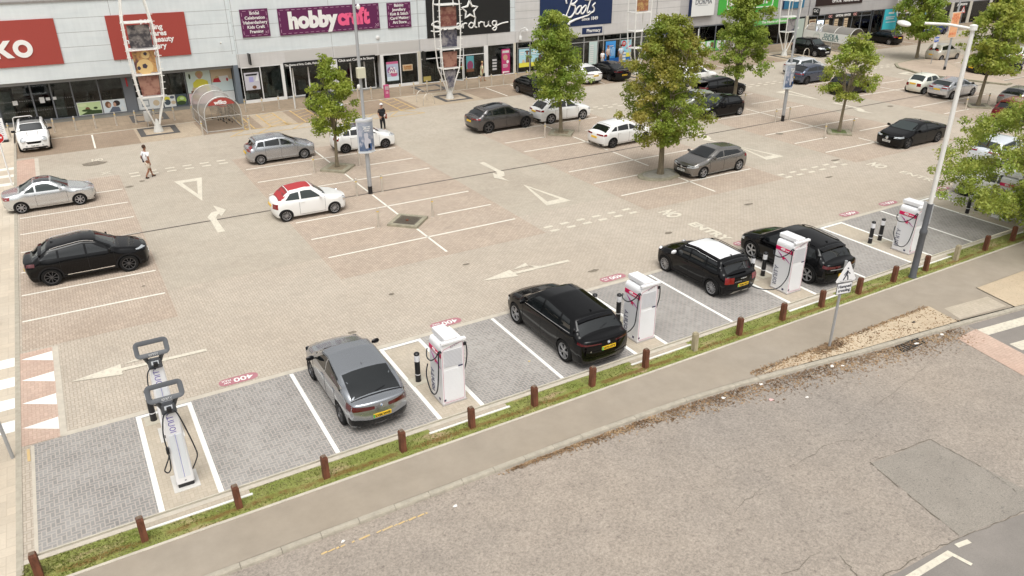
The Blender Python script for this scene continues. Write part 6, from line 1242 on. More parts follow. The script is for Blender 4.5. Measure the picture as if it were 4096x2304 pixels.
fr = s.t.nodes.new('ShaderNodeFresnel'); fr.inputs[0].default_value = 1.5; mx = s.t.nodes.new('ShaderNodeMixShader'); s.link(fr.outputs[0], mx.inputs[0]); s.link(tr.outputs[0], mx.inputs[1]); s.link(gl.outputs[0], mx.inputs[2]); s.link(mx.outputs[0], s.t.nodes['Material Output'].inputs[0]); PANE = s.m
class Unit:
    def __init__(u, name, lb, x0, x1, y=61.6, rz=0., x_ref=None, group='shop units of the retail terrace'):
        u.x0, u.x1, u.y = x0, x1, y; u.xc = x_ref if x_ref is not None else (x0+x1)/2; u.t = thing(name, lb, 'shop', (u.xc, y, 0), rz, group)
    def bx(u, mb, x0, x1, y0, y1, z0, z1, m): mb.box((x0-u.xc, y0, z0), (x1-u.xc, y1, z1), m); return mb
    def part(u, name, boxes, **k):
        mb = MB()
        for b in boxes: u.bx(mb, *b)
        return mb.obj(name, u.t, **k)
    def parts(u, name, boxes):
        for b in boxes: u.part(name, [b])
    def wall(u, m, vj=(), lo=2.72, m2=None, hj=(4.75, 5.75, 6.75), low=(3.70,)):
        x0, x1 = u.x0, u.x1; u.part('wall', [(x0, x1, 0, .35, lo+.98 if m2 else lo, 7.9, m)])
        if m2: u.part('fascia', [(x0, x1, -.05, .33, lo, lo+.97, m2)])
        u.part('coping', [(x0, x1, -.06, .5, 7.9, 8.02, COP)]); u.part('roof', [(x0, x1, .5, 22, 7.6, 7.7, mat('flat_grey_roof', (.30, .29, .27), .9, noise=.1))])
        u.part('cladding_joints', [(x0, x1, -.004, .02, z-.012, z+.012, JNT) for z in hj]+[(v-.012, v+.012, -.004, .02, 3.72, 7.9, JNT) for v in vj]+([(v-.014, v+.014, -.056, .0, lo, lo+.95, JNT) for v in vj] if m2 else []))
        u.part('interior', [(x0, x1, 6.0, 6.1, 0, 2.9, INT), (x0, x1, .3, 6.0, 2.85, 2.9, INT), (x0, x1, .0, 6.0, -.01, .03, INTF), (x0, x0+.06, .35, 6., 0, 2.85, INT), (x1-.06, x1, .35, 6., 0, 2.85, INT)])
        B = []; x = x0+.5
        while x < x1-.8:
            w = RND.uniform(.5, 1.3); B.append((x, x+w, RND.uniform(1.8, 4.2), 4.8, .05, RND.uniform(.7, 2.0), SHELF if RND.random() < .65 else PALEG)); x += w+RND.uniform(.3, 1.1)
        u.parts('shop_fitting', B)
    def front(u, xs, fm, z0=.0, z1=2.72, y=.12, tr=None, plinth=0., fw=.06, name='shop_window'):
        for a, b in zip(xs, xs[1:]):
            B = [(a, a+fw/2, y-.05, y+.05, z0, z1, fm), (b-fw/2, b, y-.05, y+.05, z0, z1, fm), (a+fw/2, b-fw/2, y-.05, y+.05, z1-fw, z1, fm), (a+fw/2, b-fw/2, y-.06, y+.06, z0, z0+max(fw, plinth), fm)]
            if tr: B.append((a+fw/2, b-fw/2, y-.045, y+.045, tr-.03, tr+.03, fm))
            f = u.part(name, B); mb = MB(); u.bx(mb, a+.02, b-.02, y-.006, y+.006, z0+.02, z1-.02, PANE); mb.obj('pane', f)
    def sign(u, x0, x1, z0, z1, m, th=.08, y=-.0, frame=None, name='sign_board'):
        mb = MB(); u.bx(mb, x0, x1, y-th, y, z0, z1, m); return mb.obj(name, u.t)
    def text(u, body, x, z, size, m, y=-.09, par=None, **k): return text(body, size, m, FRONT(x-u.xc, y, z), par or u.t, ext=k.pop('ext', .012), **k)
    def poster(u, x0, x1, z0, z1, bgm, shapes=(), y=.05, name='window_poster', border=None):
        mb = MB()
        if border: u.bx(mb, x0-.04, x1+.04, y-.002, y+.004, z0-.04, z1+.04, border)
        u.bx(mb, x0, x1, y-.010, y-.003, z0, z1, bgm); W, H = x1-x0, z1-z0; k = 0
        for sh in shapes:
            k += 1; yy = y-.012-.002*k
            if sh[0] == 'e': _, cx, cz, rx, rz, m = sh; mb.poly([(x0-u.xc+W*cx+W*rx*math.cos(a), yy, z0+H*cz+H*rz*math.sin(a)) for a in [2*PI*q/14 for q in range(14)]], m)
            elif sh[0] == 'p': mb.poly([(x0-u.xc+W*a, yy, z0+H*b) for a, b in sh[1]], sh[2])
            else: _, a, b, c, d, m = sh; mb.poly([(x0-u.xc+W*a, yy, z0+H*c), (x0-u.xc+W*b, yy, z0+H*c), (x0-u.xc+W*b, yy, z0+H*d), (x0-u.xc+W*a, yy, z0+H*d)], m)
        return mb.obj(name, u.t)
C_ = lambda n, c=(.3, .3, .3): mat('print_'+n, c, .6)
SKIN_P, HAIRD, HAIRB = C_('skin', (.55, .32, .22)), C_('dark_hair', (.03, .02, .02)), C_('blond_hair', (.55, .42, .22)); YEL, GRN, DGR, WHT, REDP, CYN, PINKP, BLUP = C_('yellow', (.75, .70, .08)), C_('leaf_green', (.35, .50, .10)), C_('dark_green', (.04, .07, .02)), C_('white', (.75, .76, .74)), C_('red', (.50, .03, .04)), C_('sky_cyan', (.45, .68, .72)), C_('pink', (.55, .12, .25)), C_('blue', (.03, .22, .55)); TANP, BRWN, LGR = C_('beige', (.62, .50, .34)), C_('brown', (.18, .08, .04)), C_('light_green', (.55, .68, .35))
# --- unit 1: red signs, glass doors set back
WU = Unit('shop_unit', 'leftmost shop unit with dark red signs, ko lettering and grey glass doors', -14, 12.2, 61.75, math.atan(-.045), 12.2)
WU.wall(CL1, vj=(-6, 4.35, 11.95), lo=2.91, hj=(3.95, 4.98, 5.93, 6.85)); RSG = mat('dark_red_sign', (.36, .055, .042), .5, noise=.06, nscale=30)
WU.part('lintel', [(-14, 12.2, .35, 1.4, 2.66, 2.93, mat('grey_soffit', (.30, .31, .32), .6))])
a = WU.sign(-7.6, .85, 3.95, 6.9, RSG); u = WU; WLT = mat('white_sign_lettering', (.84, .83, .80), .45)
mb = MB(); q = lambda x, z: (x-u.xc, -.10, z)
def ext_poly(mb, P, y0, y1, m): n = len(P); v = [(p[0], y0, p[1]) for p in P]+[(p[0], y1, p[1]) for p in P]; mb.add(v, [tuple(range(n)), tuple(reversed(range(n, 2*n)))]+[(i, n+i, n+(i+1) % n, (i+1) % n) for i in range(n)], m)
kx = -3.05-u.xc; ext_poly(mb, [(kx, 4.55), (kx+.32, 4.55), (kx+.32, 5.66), (kx, 5.66)], -.13, -.08, WLT); ext_poly(mb, [(kx+.30, 5.0), (kx+.72, 4.55), (kx+1.14, 4.55), (kx+.62, 5.12), (kx+1.10, 5.66), (kx+.70, 5.66), (kx+.30, 5.22)], -.13, -.08, WLT)
ox, oz = -1.34-u.xc, 5.09; n = 28; v = [(ox+r*math.cos(2*PI*k/n), y, oz+r*math.sin(2*PI*k/n)) for r, y in ((.57, -.08), (.57, -.13), (.27, -.13), (.27, -.08)) for k in range(n)]
mb.add(v, [(j*n+k, j*n+(k+1) % n, (j+1)*n+(k+1) % n, (j+1)*n+k) for j in range(3) for k in range(n)], WLT); mb.obj('lettering', a)
u.text('wil', -4.3, 5.12, 1.6, WLT, y=-.10, par=a, bold=.05)
b = WU.sign(3.95, 9.08, 3.93, 6.88, RSG)
for tx, z in (('pets', 6.42), ('gardening', 5.98), ('homewares', 5.54), ('health & beauty', 5.12), ('stationery', 4.68), ('toys', 4.24)): u.text(tx, 6.5, z, .50, WLT, par=b, bold=.03, y=-.09)
YG = 1.15; SDG = DGREY
u.front([-8, -3.75], SDG, 0, 2.66, YG); u.front([-3.75, -1.65, -.45, .85], SDG, .0, 2.66, YG, fw=.10, name='glass_door'); u.front([.85, 2.55, 4.15], SDG, .0, 2.66, YG, plinth=.12, fw=.08); u.front([4.85, 6.6, 8.42], SDG, .0, 2.66, YG, plinth=.12, fw=.08); u.front([8.42, 10.3, 12.0], SDG, 0, 2.66, YG, fw=.06)
u.parts('column', [(4.15, 4.85, .95, 1.35, 0, 2.66, DGREY), (-4.2, -3.75, .9, 1.3, 0, 2.7, DGREY), (11.85, 12.2, .0, 1.3, 0, 2.91, mat('slate_grey_column', (.14, .17, .20), .5))])
u.part('red_alarm_strip', [(4.4, 4.5, .90, .95, 1.9, 2.5, REDP)])
u.part('door_notices', [(-2.9, -2.6, YG-.02, YG-.01, 1.25, 1.55, WHT), (-1.25, -.95, YG-.07, YG-.06, 1.25, 1.65, WHT), (-.85, -.6, YG-.07, YG-.06, 1.4, 1.6, WHT), (-.42, -.2, YG-.07, YG-.06, 1.4, 1.6, WHT)]+[(x, x+.06, YG-.02, YG-.012, z, z+.05, C_('grey_dot', (.25, .25, .25))) for z in (.75, 1.45) for x in np.arange(-3.6, .8, .14)])
y = YG-.07
u.poster(.98, 2.46, .15, 1.0, LGR, [('p', [(.05, 0), (1, 0), (1, .3), (.5, .35), (.3, .2)], DGR), ('e', .4, .45, .10, .18, BRWN), ('e', .35, .35, .22, .10, DGR), ('e', .75, .5, .09, .09, DGR), ('e', .2, .8, .2, .12, C_('pale_lime', (.66, .75, .45)))], y, border=WHT)
u.poster(2.62, 4.05, .15, 1.0, C_('pale_blue_white', (.68, .74, .76)), [('e', .22, .65, .14, .28, BRWN), ('e', .27, .6, .07, .17, SKIN_P), ('e', .62, .72, .16, .24, HAIRD), ('e', .52, .62, .07, .18, SKIN_P), ('p', [(.2, 0), (.75, 0), (.7, .4), (.4, .45)], C_('slate', (.12, .14, .18))), ('p', [(.72, .1), (.85, .5), (.98, .12)], WHT)], y, border=WHT)
u.poster(4.95, 6.55, .12, .98, WHT, [('r', .12, .45, .2, .8, C_('soft_grey', (.30, .33, .34))), ('r', .16, .41, .3, .7, WHT), ('e', .75, .45, .14, .25, TANP)], y, border=WHT); u.poster(6.68, 7.5, .12, .98, WHT, [('e', .3, .7, .25, .2, YEL), ('e', .3, .4, .26, .25, C_('dark_slate', (.06, .08, .10))), ('e', .8, .35, .2, .15, TANP), ('e', .75, .8, .2, .12, C_('slate', (.12, .14, .18)))], y); u.poster(7.53, 8.33, .12, .98, C_('dark_slate', (.06, .08, .10)), [('e', .5, .5, .42, .35, GRN), ('e', .45, .25, .4, .18, DGR), ('e', .55, .62, .2, .12, LGR)], y)
u.poster(8.5, 10.25, .95, 2.6, C_('mint_white', (.66, .78, .72)), [('e', .55, .82, .16, .16, HAIRB), ('e', .55, .74, .10, .13, SKIN_P), ('p', [(.22, 0), (.92, 0), (.85, .5), (.65, .6), (.42, .6), (.25, .45)], YEL), ('p', [(.15, .0), (.8, .0), (.75, .22), (.2, .25)], TANP), ('r', .12, .42, .0, .1, BRWN), ('e', .15, .75, .04, .12, DGR)], y)
u.poster(10.28, 11.8, .9, 2.6, TANP, [('p', [(0, 0), (1, 0), (1, .5), (.4, .55), (0, .4)], C_('pale_aqua', (.66, .78, .78))), ('p', [(.25, .45), (.85, .42), (.8, .68), (.3, .66)], WHT), ('e', .28, .6, .10, .09, HAIRB), ('p', [(.05, .42), (.45, .4), (.35, .6), (.12, .58)], REDP), ('e', .75, .5, .05, .08, REDP)], y); u.poster(8.5, 10.25, .1, .92, C_('pale_pink', (.75, .55, .56)), [('e', .3, .55, .14, .3, SKIN_P), ('e', .3, .72, .15, .2, HAIRB)], y); u.poster(10.28, 11.8, .1, .87, WHT, [], y)
mb = MB(); mb.lathe([(.05, 0), (.06, .1), (.05, .28)], WFR, 10, M=T(11.2-u.xc, -.2, 4.55, rx=1.1)); mb.obj('security_camera', u.t)
# --- unit 2: purple signs
HU = Unit('shop_unit', 'craft shop unit with purple stitched signs and white framed windows', 12.2, 27.1); u = HU
u.wall(CL1, vj=(12.3, 19.6, 27.05), m2=CL2, hj=(4.72, 5.72, 6.72)); PUR = mat('deep_purple_sign', (.115, .012, .075), .5, noise=.06, nscale=30); STI = mat('pink_stitching', (.62, .38, .50), .5); HPK = mat('hot_pink_lettering', (.85, .12, .26), .45)
u.part('fascia_panels', [(a, b, -.058, -.05, 2.84, 3.6, mat('fascia_inset', (.56, .545, .52), .5)) for a, b in ((15.75, 19.5), (19.75, 23.3), (23.45, 27.0))])
def stitched(x0, x1, z0, z1, cross=.22):
    o = u.sign(x0, x1, z0, z1, PUR); mb = MB(); e = .12
    def dash(a, b):
        L = math.hypot(b[0]-a[0], b[1]-a[1]); n = max(2, int(L/.42)); 
        for k in range(n): p = (k+.2)/n; r_ = (k+.72)/n; A = (a[0]+(b[0]-a[0])*p, a[1]+(b[1]-a[1])*p); B = (a[0]+(b[0]-a[0])*r_, a[1]+(b[1]-a[1])*r_); mb.box((min(A[0], B[0])-u.xc-.012, -.088, min(A[1], B[1])-.012), (max(A[0], B[0])-u.xc+.012, -.079, max(A[1], B[1])+.012), STI)
    dash((x0+e, z1-e), (x1-e, z1-e)); dash((x0+e, z0+e), (x1-e, z0+e)); dash((x0+e, z0+e), (x0+e, z1-e)); dash((x1-e, z0+e), (x1-e, z1-e))
    for s_ in (1, -1): mb.tube([(x1-.28-u.xc-cross/2, -.09, z0+.3-s_*cross/2), (x1-.28-u.xc+cross/2, -.09, z0+.3+s_*cross/2)], .016, STI, 4)
    mb.obj('stitching', o); return o
a = stitched(12.85, 14.9, 4.85, 6.82, .16); u.text('Bridal\nCelebration\nHaberdashery\nKids Craft\nFraming', 13.9, 5.88, .31, WLT, par=a, bold=.02, line=1.05)
a = stitched(15.62, 23.7, 4.80, 6.74); u.text('hobby', 16.35, 5.78, 1.62, WLT, par=a, bold=.055, align='LEFT', width=3.9); u.text('craft', 20.25, 5.80, 1.62, HPK, par=a, bold=.055, align='LEFT', width=2.65)
a = stitched(24.4, 26.45, 4.75, 6.68, .16); u.text('Baking\nJewellery\nKnit & Stitch\nCard Making\nArt Store', 25.42, 5.82, .31, WLT, par=a, bold=.02, line=1.05)
BLS = mat('black_sign_board', (.012, .012, .012), .45)
a = u.sign(15.55, 19.2, 2.34, 2.80, BLS, y=-.06, th=.03); u.text('The Home of Arts, Crafts, Making & Baking', 17.38, 2.58, .225, WLT, y=-.10, par=a, bold=.015, width=3.5); a = u.sign(19.85, 23.08, 2.34, 2.78, BLS, y=-.06, th=.03); u.text('Click and Collect In Store', 21.45, 2.56, .26, WLT, y=-.10, par=a, bold=.015, width=3.0)
u.front([12.35, 13.75, 15.35], WFR, 0, 2.72, -.0, plinth=.25, fw=.07); u.front([15.55, 16.35, 17.6, 18.85, 19.2], WFR, 0, 2.34, .55, plinth=.1, fw=.1, name='glass_door'); u.front([19.85, 21.1, 22.3, 23.2], WFR, 0, 2.34, .55, plinth=.1, fw=.1, name='glass_door'); u.front([23.75, 25.25, 26.85], WFR, 0, 2.72, -.0, plinth=.25, fw=.08)
u.parts('white_pier', [(15.35, 15.55, -.06, .6, 0, 2.72, WFR), (19.2, 19.85, -.05, .6, 0, 2.8, WFR), (23.5, 23.75, -.06, .6, 0, 2.72, WFR), (26.85, 27.1, -.1, .4, 0, 2.72, mat('cream_pier', (.62, .58, .48), .7))])
u.poster(12.5, 13.6, 1.0, 2.3, C_('pale_grey_violet', (.55, .54, .58)), [('r', .1, .9, .82, .92, BLS), ('r', .3, .6, .45, .75, C_('lilac', (.35, .35, .62))), ('p', [(.7, .5), (.9, .9), (.95, .5)], WHT), ('e', .6, .15, .15, .1, BRWN)], -.02)
u.poster(24.0, 25.05, .55, 2.1, C_('pale_violet_blue', (.45, .50, .62)), [('r', 0, 1, .88, 1, PINKP), ('e', .4, .55, .35, .2, C_('violet', (.30, .10, .28))), ('e', .6, .35, .3, .15, PINKP), ('r', .0, 1., .0, .22, C_('ice_blue', (.60, .72, .78)))], -.02); u.text('Art\nSALE', 24.52, 1.42, .34, WLT, y=-.06, bold=.03, line=.85)
u.poster(25.45, 26.35, 1.25, 1.75, TANP, [], -.02); u.text('SUMMER\nOF FUN', 25.9, 1.5, .19, mat('orange_brown_lettering', (.5, .22, .05), .5), y=-.05, bold=.03, line=.9)
u.part('window_display', [(13.9+.3*k, 14.15+.3*k, .35, .7, .28, RND.uniform(.5, 1.3), PALEG) for k in range(4)]+[(12.5+.35*k, 12.8+.35*k, .35, .7, .28, RND.uniform(.5, .9), PALEG) for k in range(3)]+[(24+.3*k, 24.25+.3*k, .3, .6, .28, RND.uniform(.4, .6), PALEG) for k in range(4)]+[(25.4+.4*k, 25.75+.4*k, .3, .6, .28, RND.uniform(.6, 1.3), SHELF) for k in range(3)])
u.part('projecting_sign', [(12.95, 13.05, -.75, -.15, 2.95, 3.75, BLS)])
mb = MB(); mb.lathe([(.16, 0), (.16, .06), (.08, .10)], WFR, 16, M=T(23.45-u.xc, 0, 4.1, rx=PI/2)); mb.obj('alarm_box', u.t)
# --- unit 3: black sign with star
SU = Unit('shop_unit', 'chemist shop unit with a big black sign carrying a star and script', 27.1, 36.45); u = SU
u.wall(CL1, vj=(27.12, 33.55, 36.4), m2=CL2, hj=(4.72, 5.72, 6.72)); a = u.sign(27.85, 35.88, 3.72, 7.85, BLS); mb = MB()
def stroke(P, r, M, m=WLT, close=False):
    p = [Vector((x, 0, z)) for x, z in P]; out = []
    for i in range(len(p)-1):
        A = p[max(i-1, 0)]; B = p[i]; C2 = p[i+1]; D = p[min(i+2, len(p)-1)]
        for k in range(4): t_ = k/4; out.append(M @ (.5*((2*B)+(-A+C2)*t_+(2*A-5*B+4*C2-D)*t_*t_+(-A+3*B-3*C2+D)*t_**3)))
    out.append(M @ p[-1]); mb.tube(out, r, m, 6)
Mx = Matrix.Translation((31.88-u.xc, -.11, 5.75)); S5 = [(.62*(.0 if 0 else 1)*math.cos(PI/2+k*PI/5)*(1 if k % 2 == 0 else .50)*1.25, .62*math.sin(PI/2+k*PI/5)*(1 if k % 2 == 0 else .50)*1.2) for k in range(11)]
mb.tube([Mx @ Vector((x, 0, z)) for x, z in S5], .10, WLT, 6)
Mx = Matrix.Translation((28.15-u.xc, -.11, 4.28)) @ Matrix.Diagonal((1, 1, .95, 1))
for P in ([(.95, .62), (.7, .78), (.3, .70), (.12, .52), (.4, .38), (.85, .30), (1.0, .12), (.8, -.05), (.4, -.08), (.02, .02)], [(1.15, .45), (1.15, .15), (1.3, .02), (1.5, .15), (1.55, .45), (1.58, .1), (1.75, .02)], [(1.8, .42), (1.8, -.35)], [(1.8, .35), (2.05, .46), (2.2, .25), (2.05, .03), (1.82, .08)], [(2.3, .2), (2.6, .25), (2.68, .42), (2.48, .48), (2.34, .25), (2.45, .03), (2.75, .05), (2.95, .42), (3.0, .2), (2.98, .02)], [(2.98, .3), (3.15, .46), (3.35, .42)],
    [(3.95, .40), (3.7, .46), (3.52, .22), (3.7, .02), (3.95, .15), (4.2, .95), (4.12, .5), (4.1, .1), (4.3, .03)], [(4.45, .46), (4.5, .03)], [(4.5, .3), (4.65, .46), (4.9, .42)], [(5.0, .46), (5.0, .15), (5.15, .02), (5.38, .15), (5.42, .46), (5.45, .1), (5.65, .03)], [(6.15, .42), (5.9, .46), (5.78, .25), (5.95, .06), (6.15, .15), (6.2, .46), (6.2, -.1), (6.05, -.35), (5.8, -.22), (6.2, .02), (6.7, .2), (7.35, .28)]): stroke([(x*1.02, z) for x, z in P], .055, Mx)
mb.obj('lettering', a)
u.parts('white_pier', [(33.25, 33.6, -.05, .4, 0, 2.72, WFR), (36.25, 36.45, -.08, .4, 0, 2.72, mat('cream_pier'))]); u.front([27.15, 29.0], WFR, 0, 2.72, .02, tr=2.05, plinth=.08, fw=.06); u.front([29.0, 31.2, 33.25], WFR, 0, 2.72, .02, tr=2.05, plinth=.08, fw=.06); u.front([33.6, 36.25], WFR, 0, 2.72, .02, plinth=.08, fw=.06)
mb = MB(); mb.box((0, -.04, .05), (.06, .04, 2.0), WFR); mb.box((.06, -.04, .05), (.8, .04, .12), WFR); mb.box((.06, -.04, 1.93), (.8, .04, 2.0), WFR); mb.box((.8, -.04, .05), (.86, .04, 2.0), WFR); o = mb.obj('open_door', u.t, loc=(30.2-u.xc, -.1, 0), rot=(0, 0, -.9)); mb = MB(); mb.box((.06, -.005, .12), (.8, .005, 1.93), PANE); mb.obj('pane', o)
u.poster(35.0, 35.85, .12, 2.25, C_('magenta_poster', (.48, .04, .16)), [('r', .1, .9, .84, .92, WHT), ('e', .45, .66, .28, .12, SKIN_P), ('e', .72, .48, .16, .07, WHT), ('r', .15, .7, .36, .38, WHT), ('r', .15, .75, .31, .33, WHT), ('r', .15, .7, .26, .28, WHT), ('r', .1, .9, .04, .09, WHT)], -.02); u.text('PIERCING', 35.42, 2.06, .15, WLT, y=-.06, bold=.03)
u.poster(31.45, 32.2, .6, 1.95, C_('teal_promo', (.10, .32, .36)), [('e', .5, .4, .4, .3, C_('plum', (.25, .05, .12))), ('r', 0, 1, .0, .2, BRWN)], .0); u.poster(30.9, 31.15, .9, 1.35, YEL, [('r', 0, 1, .6, 1, REDP)], -.02); u.poster(34.0, 34.55, .4, 1.7, BLS, [('r', .1, .9, .1+.2*k, .22+.2*k, C_('goods_white', (.5, .5, .5))) for k in range(4)], .0)
u.poster(27.3, 28.0, .2, .6, C_('ochre_box', (.42, .34, .10)), [], .0); a = u.part('projecting_sign', [(27.25, 27.33, -.7, -.1, 2.0, 2.75, BLS)])
u.part('window_display', [(27.4+.4*k, 27.7+.4*k, .4, .8, .1, RND.uniform(.9, 2.), SHELF) for k in range(4)]+[(31.4+.5*k, 31.75+.5*k, .5, .9, .1, RND.uniform(.9, 1.9), SHELF) for k in range(3)])
# --- unit 4: navy sign
BU = Unit('shop_unit', 'chemist shop unit with a navy sign reading Since 1849 and dark framed windows', 36.45, 55.6); u = BU
NAVY = mat('navy_sign', (.008, .025, .085), .5, noise=.05, nscale=20); u.wall(CL2, vj=(46.2, 52.6), m2=CL2, hj=(4.72, 5.35, 6.1, 6.9)); a = u.sign(39.0, 47.05, 3.70, 7.9, NAVY); mb = MB()
Mx = Matrix.Translation((41.2-u.xc, -.11, 4.25)) @ Matrix(((1, 0, .25, 0), (0, 1, 0, 0), (0, 0, 1, 0), (0, 0, 0, 1)))
for P, r in (([(.15, .15), (.0, .35), (.15, .55), (.45, .45), (.62, 1.0), (.75, 1.9), (.8, 2.3)], .06), ([(.25, 1.5), (.1, 1.9), (.5, 2.3), (1.1, 2.35), (1.4, 2.05), (1.2, 1.55), (.8, 1.4), (1.25, 1.25), (1.35, .8), (1.1, .35), (.7, .3), (.5, .5)], .08),
    ([(1.75, 1.2), (1.5, .95), (1.5, .6), (1.8, .55), (2.0, .9), (1.95, 1.2), (1.7, 1.2)], .07), ([(2.35, 1.2), (2.1, .95), (2.1, .6), (2.35, .55), (2.55, .9), (2.5, 1.2), (2.3, 1.2)], .07), ([(2.85, 1.7), (2.75, .8), (2.9, .55), (3.1, .7)], .07), ([(2.2, 1.75), (2.9, 1.72), (3.6, 1.85)], .08), ([(3.5, 1.4), (3.25, 1.15), (3.5, .95), (3.5, .65), (3.2, .55)], .07), ([(3.5, .7), (3.0, .35), (1.6, .05), (1.05, -.15), (.95, -.35)], [.05, .06, .09, .11, .12])):
    p = [Vector((x, 0, z)) for x, z in P]
    if isinstance(r, list): mb.tube([Mx @ q for q in p], r, WLT, 6)
    else: stroke(P, r, Mx)
mb.obj('lettering', a); u.text('Since 1849', 44.5, 4.28, .42, WLT, par=a, bold=.02, width=1.85)
u.part('pharmacy_surround', [(43.5, 46.06, -.10, -.0, 2.72, 3.66, CL2)]); a = u.sign(43.65, 45.97, 2.92, 3.50, NAVY, y=-.10, th=.02); u.text('Pharmacy', 44.95, 3.2, .42, WLT, y=-.13, par=a, bold=.02, width=1.6)
u.part('low_fascia', [(36.75, 40.0, -.09, -.05, 2.76, 3.64, mat('fascia_inset'))])
FRB = mat('grey_aluminium_frame', (.42, .42, .41), .4); u.front([36.7, 38.0, 39.4, 40.8, 42.4, 44.0, 45.65, 46.3, 48.3, 49.7, 51.0, 51.9, 53.9, 55.0], FRB, 0, 2.72, .05, tr=2.18, plinth=.06, fw=.06)
u.part('top_panels', [(a, b, .06, .09, 2.22, 2.66, BLS) for a, b in ((36.75, 37.95), (38.05, 39.35), (39.45, 43.9), (44.1, 48.2), (48.4, 51.8))]); a = u.sign(52.4, 53.85, 2.2, 2.70, NAVY, y=.0, th=.03); u.text('Pharmacy', 53.3, 2.45, .22, WLT, y=-.04, par=a, bold=.02); mb = MB(); mb.box((52.55-u.xc, -.04, 2.42), (52.8-u.xc, -.032, 2.49), WLT); mb.box((52.64-u.xc, -.042, 2.34), (52.71-u.xc, -.034, 2.58), WLT); mb.obj('cross_symbol', a)
a = u.sign(53.95, 55.4, 2.18, 2.70, NAVY, y=.0, th=.03); u.text('We Dispense\nPrescriptions', 54.65, 2.44, .17, WLT, y=-.04, par=a, bold=.02)
for x0, x1 in ((36.82, 37.9), (38.1, 39.3)): u.poster(x0, x1, .50, 2.10, C_('summer_sky', (.42, .68, .75)), [('r', 0, 1, 0, .24, YEL), ('e', .8, .85, .22, .05, HAIRD), ('e', .8, .78, .1, .12, BRWN), ('p', [(.65, .24), (1, .24), (.95, .65), (.7, .6)], C_('shade_brown', (.16, .10, .08))), ('r', .08, .5, .78, .84, WHT), ('r', .08, .45, .68, .72, WHT), ('p', [(.3, .24), (.6, .24), (.5, .42), (.35, .4)], TANP)], .0)
u.poster(44.6, 45.55, .05, 2.15, C_('pale_mint', (.55, .68, .65)), [('r', .1, .55, .1+.09*k, .15+.09*k, WHT) for k in range(9)], .0)
u.poster(46.55, 47.75, .45, 2.05, C_('bright_blue_poster', (.06, .33, .75)), [('r', .1, .75, .68, .80, C_('deep_blue', (.02, .15, .5))), ('r', .15, .5, .58, .62, WHT), ('r', .15, .5, .50, .54, WHT), ('e', .75, .42, .2, .22, C_('ice_blue', (.60, .72, .78))), ('r', .6, .95, .12, .6, C_('soft_blue', (.25, .48, .75)))], .0); u.text('Pneumonia', 47.1, 1.62, .16, WLT, y=-.05, bold=.02)
u.poster(48.4, 49.65, .42, 2.02, C_('sky_poster', (.32, .62, .72)), [('r', 0, 1, 0, .25, YEL), ('e', .28, .80, .22, .18, REDP), ('p', [(.5, .8), (.8, 1), (.9, .9), (.6, .7)], C_('grey_item', (.45, .40, .45))), ('p', [(.55, .45), (1, .6), (1, .7), (.55, .55)], PINKP)], .0); u.text('1/2', 48.72, 1.72, .28, WLT, y=-.05, bold=.03)
u.poster(46.2, 48.25, .05, .45, C_('deep_blue', (.02, .15, .5)), [], .02); u.poster(48.3, 49.7, .05, .42, C_('deep_blue'), [], .02)
u.part('leaflet_rack', [(48.0, 48.5, -.75, -.45, .02, 1.15, C_('rack_blue', (.10, .30, .55)))]+[(48.05, 48.45, -.77, -.75, .25+.3*k, .45+.3*k, WHT) for k in range(3)])
mb = MB(); mb.tube([(36.9-u.xc, -.1, 3.2), (36.9-u.xc, -.25, 3.85), (37.1-u.xc, -.5, 4.0), (37.35-u.xc, -.5, 3.9)], .05, WFR, 8); mb.lathe([(.03, 0), (.12, .08), (.12, .2), (.06, .26)], WFR, 14, M=T(37.35-u.xc, -.5, 3.6)); mb.bbox((36.75-u.xc, -.25, 2.95), (37.0-u.xc, -.08, 3.3), WFR, .03); mb.obj('dome_camera', u.t)
mb = MB(); mb.bbox((52.45-u.xc, -.25, 3.45), (52.75-u.xc, -.02, 3.72), WFR, .03); mb.tube([(52.6-u.xc, -.03, 3.7), (52.6-u.xc, -.03, 7.8)], .02, JNT, 6); mb.obj('cable_box', u.t); mb = MB(); mb.bbox((53.1-u.xc, -.2, 2.95), (53.5-u.xc, -.01, 3.25), BLK, .06); mb.obj('wall_lamp', u.t)
# --- unit 5: green
DU = Unit('shop_unit', 'homeware shop unit with bright green sign and green window panels', 55.6, 74.6); u = DU
u.wall(CL3, vj=(61, 67.5, 74.5), m2=None, hj=(3.75, 4.72, 5.72, 6.72)); a = u.part('sign_board', [(56.75, 59.9, -.34, -.0, 3.70, 6.9, NAVY), (56.82, 59.9, -.36, -.342, 3.72, 6.88, WHT)]); u.text('DORMA', 58.35, 5.08, .72, mat('slate_lettering', (.14, .15, .17), .5), y=-.38, par=a, width=2.2); u.part('sign_strapline', [(57.6, 59.0, -.366, -.36, 4.72, 4.76, C_('soft_grey'))])
GRS = mat('bright_green_sign', (.07, .42, .06), .45); GR2 = mat('green_panel', (.16, .48, .13), .5); a = u.sign(60.75, 69.5, 3.64, 6.8, GRS); u.text('Dunelm', 65.0, 5.05, 1.9, WLT, par=a, bold=.03, width=5.6); mb = MB(); P = rrect(61.9-u.xc, 68.6-u.xc, 4.1, 6.2, .25); mb.tube([(p[0], -.10, p[1]) for p in P+[P[0]]], .06, WLT, 4, smooth=False); mb.obj('letter_frame', a)
a = u.sign(66.3, 72.6, 2.2, 2.70, GR2, y=.0, th=.05); u.text('The Home of Homes', 69.3, 2.46, .36, WLT, y=-.06, par=a, bold=.02, width=3.9)
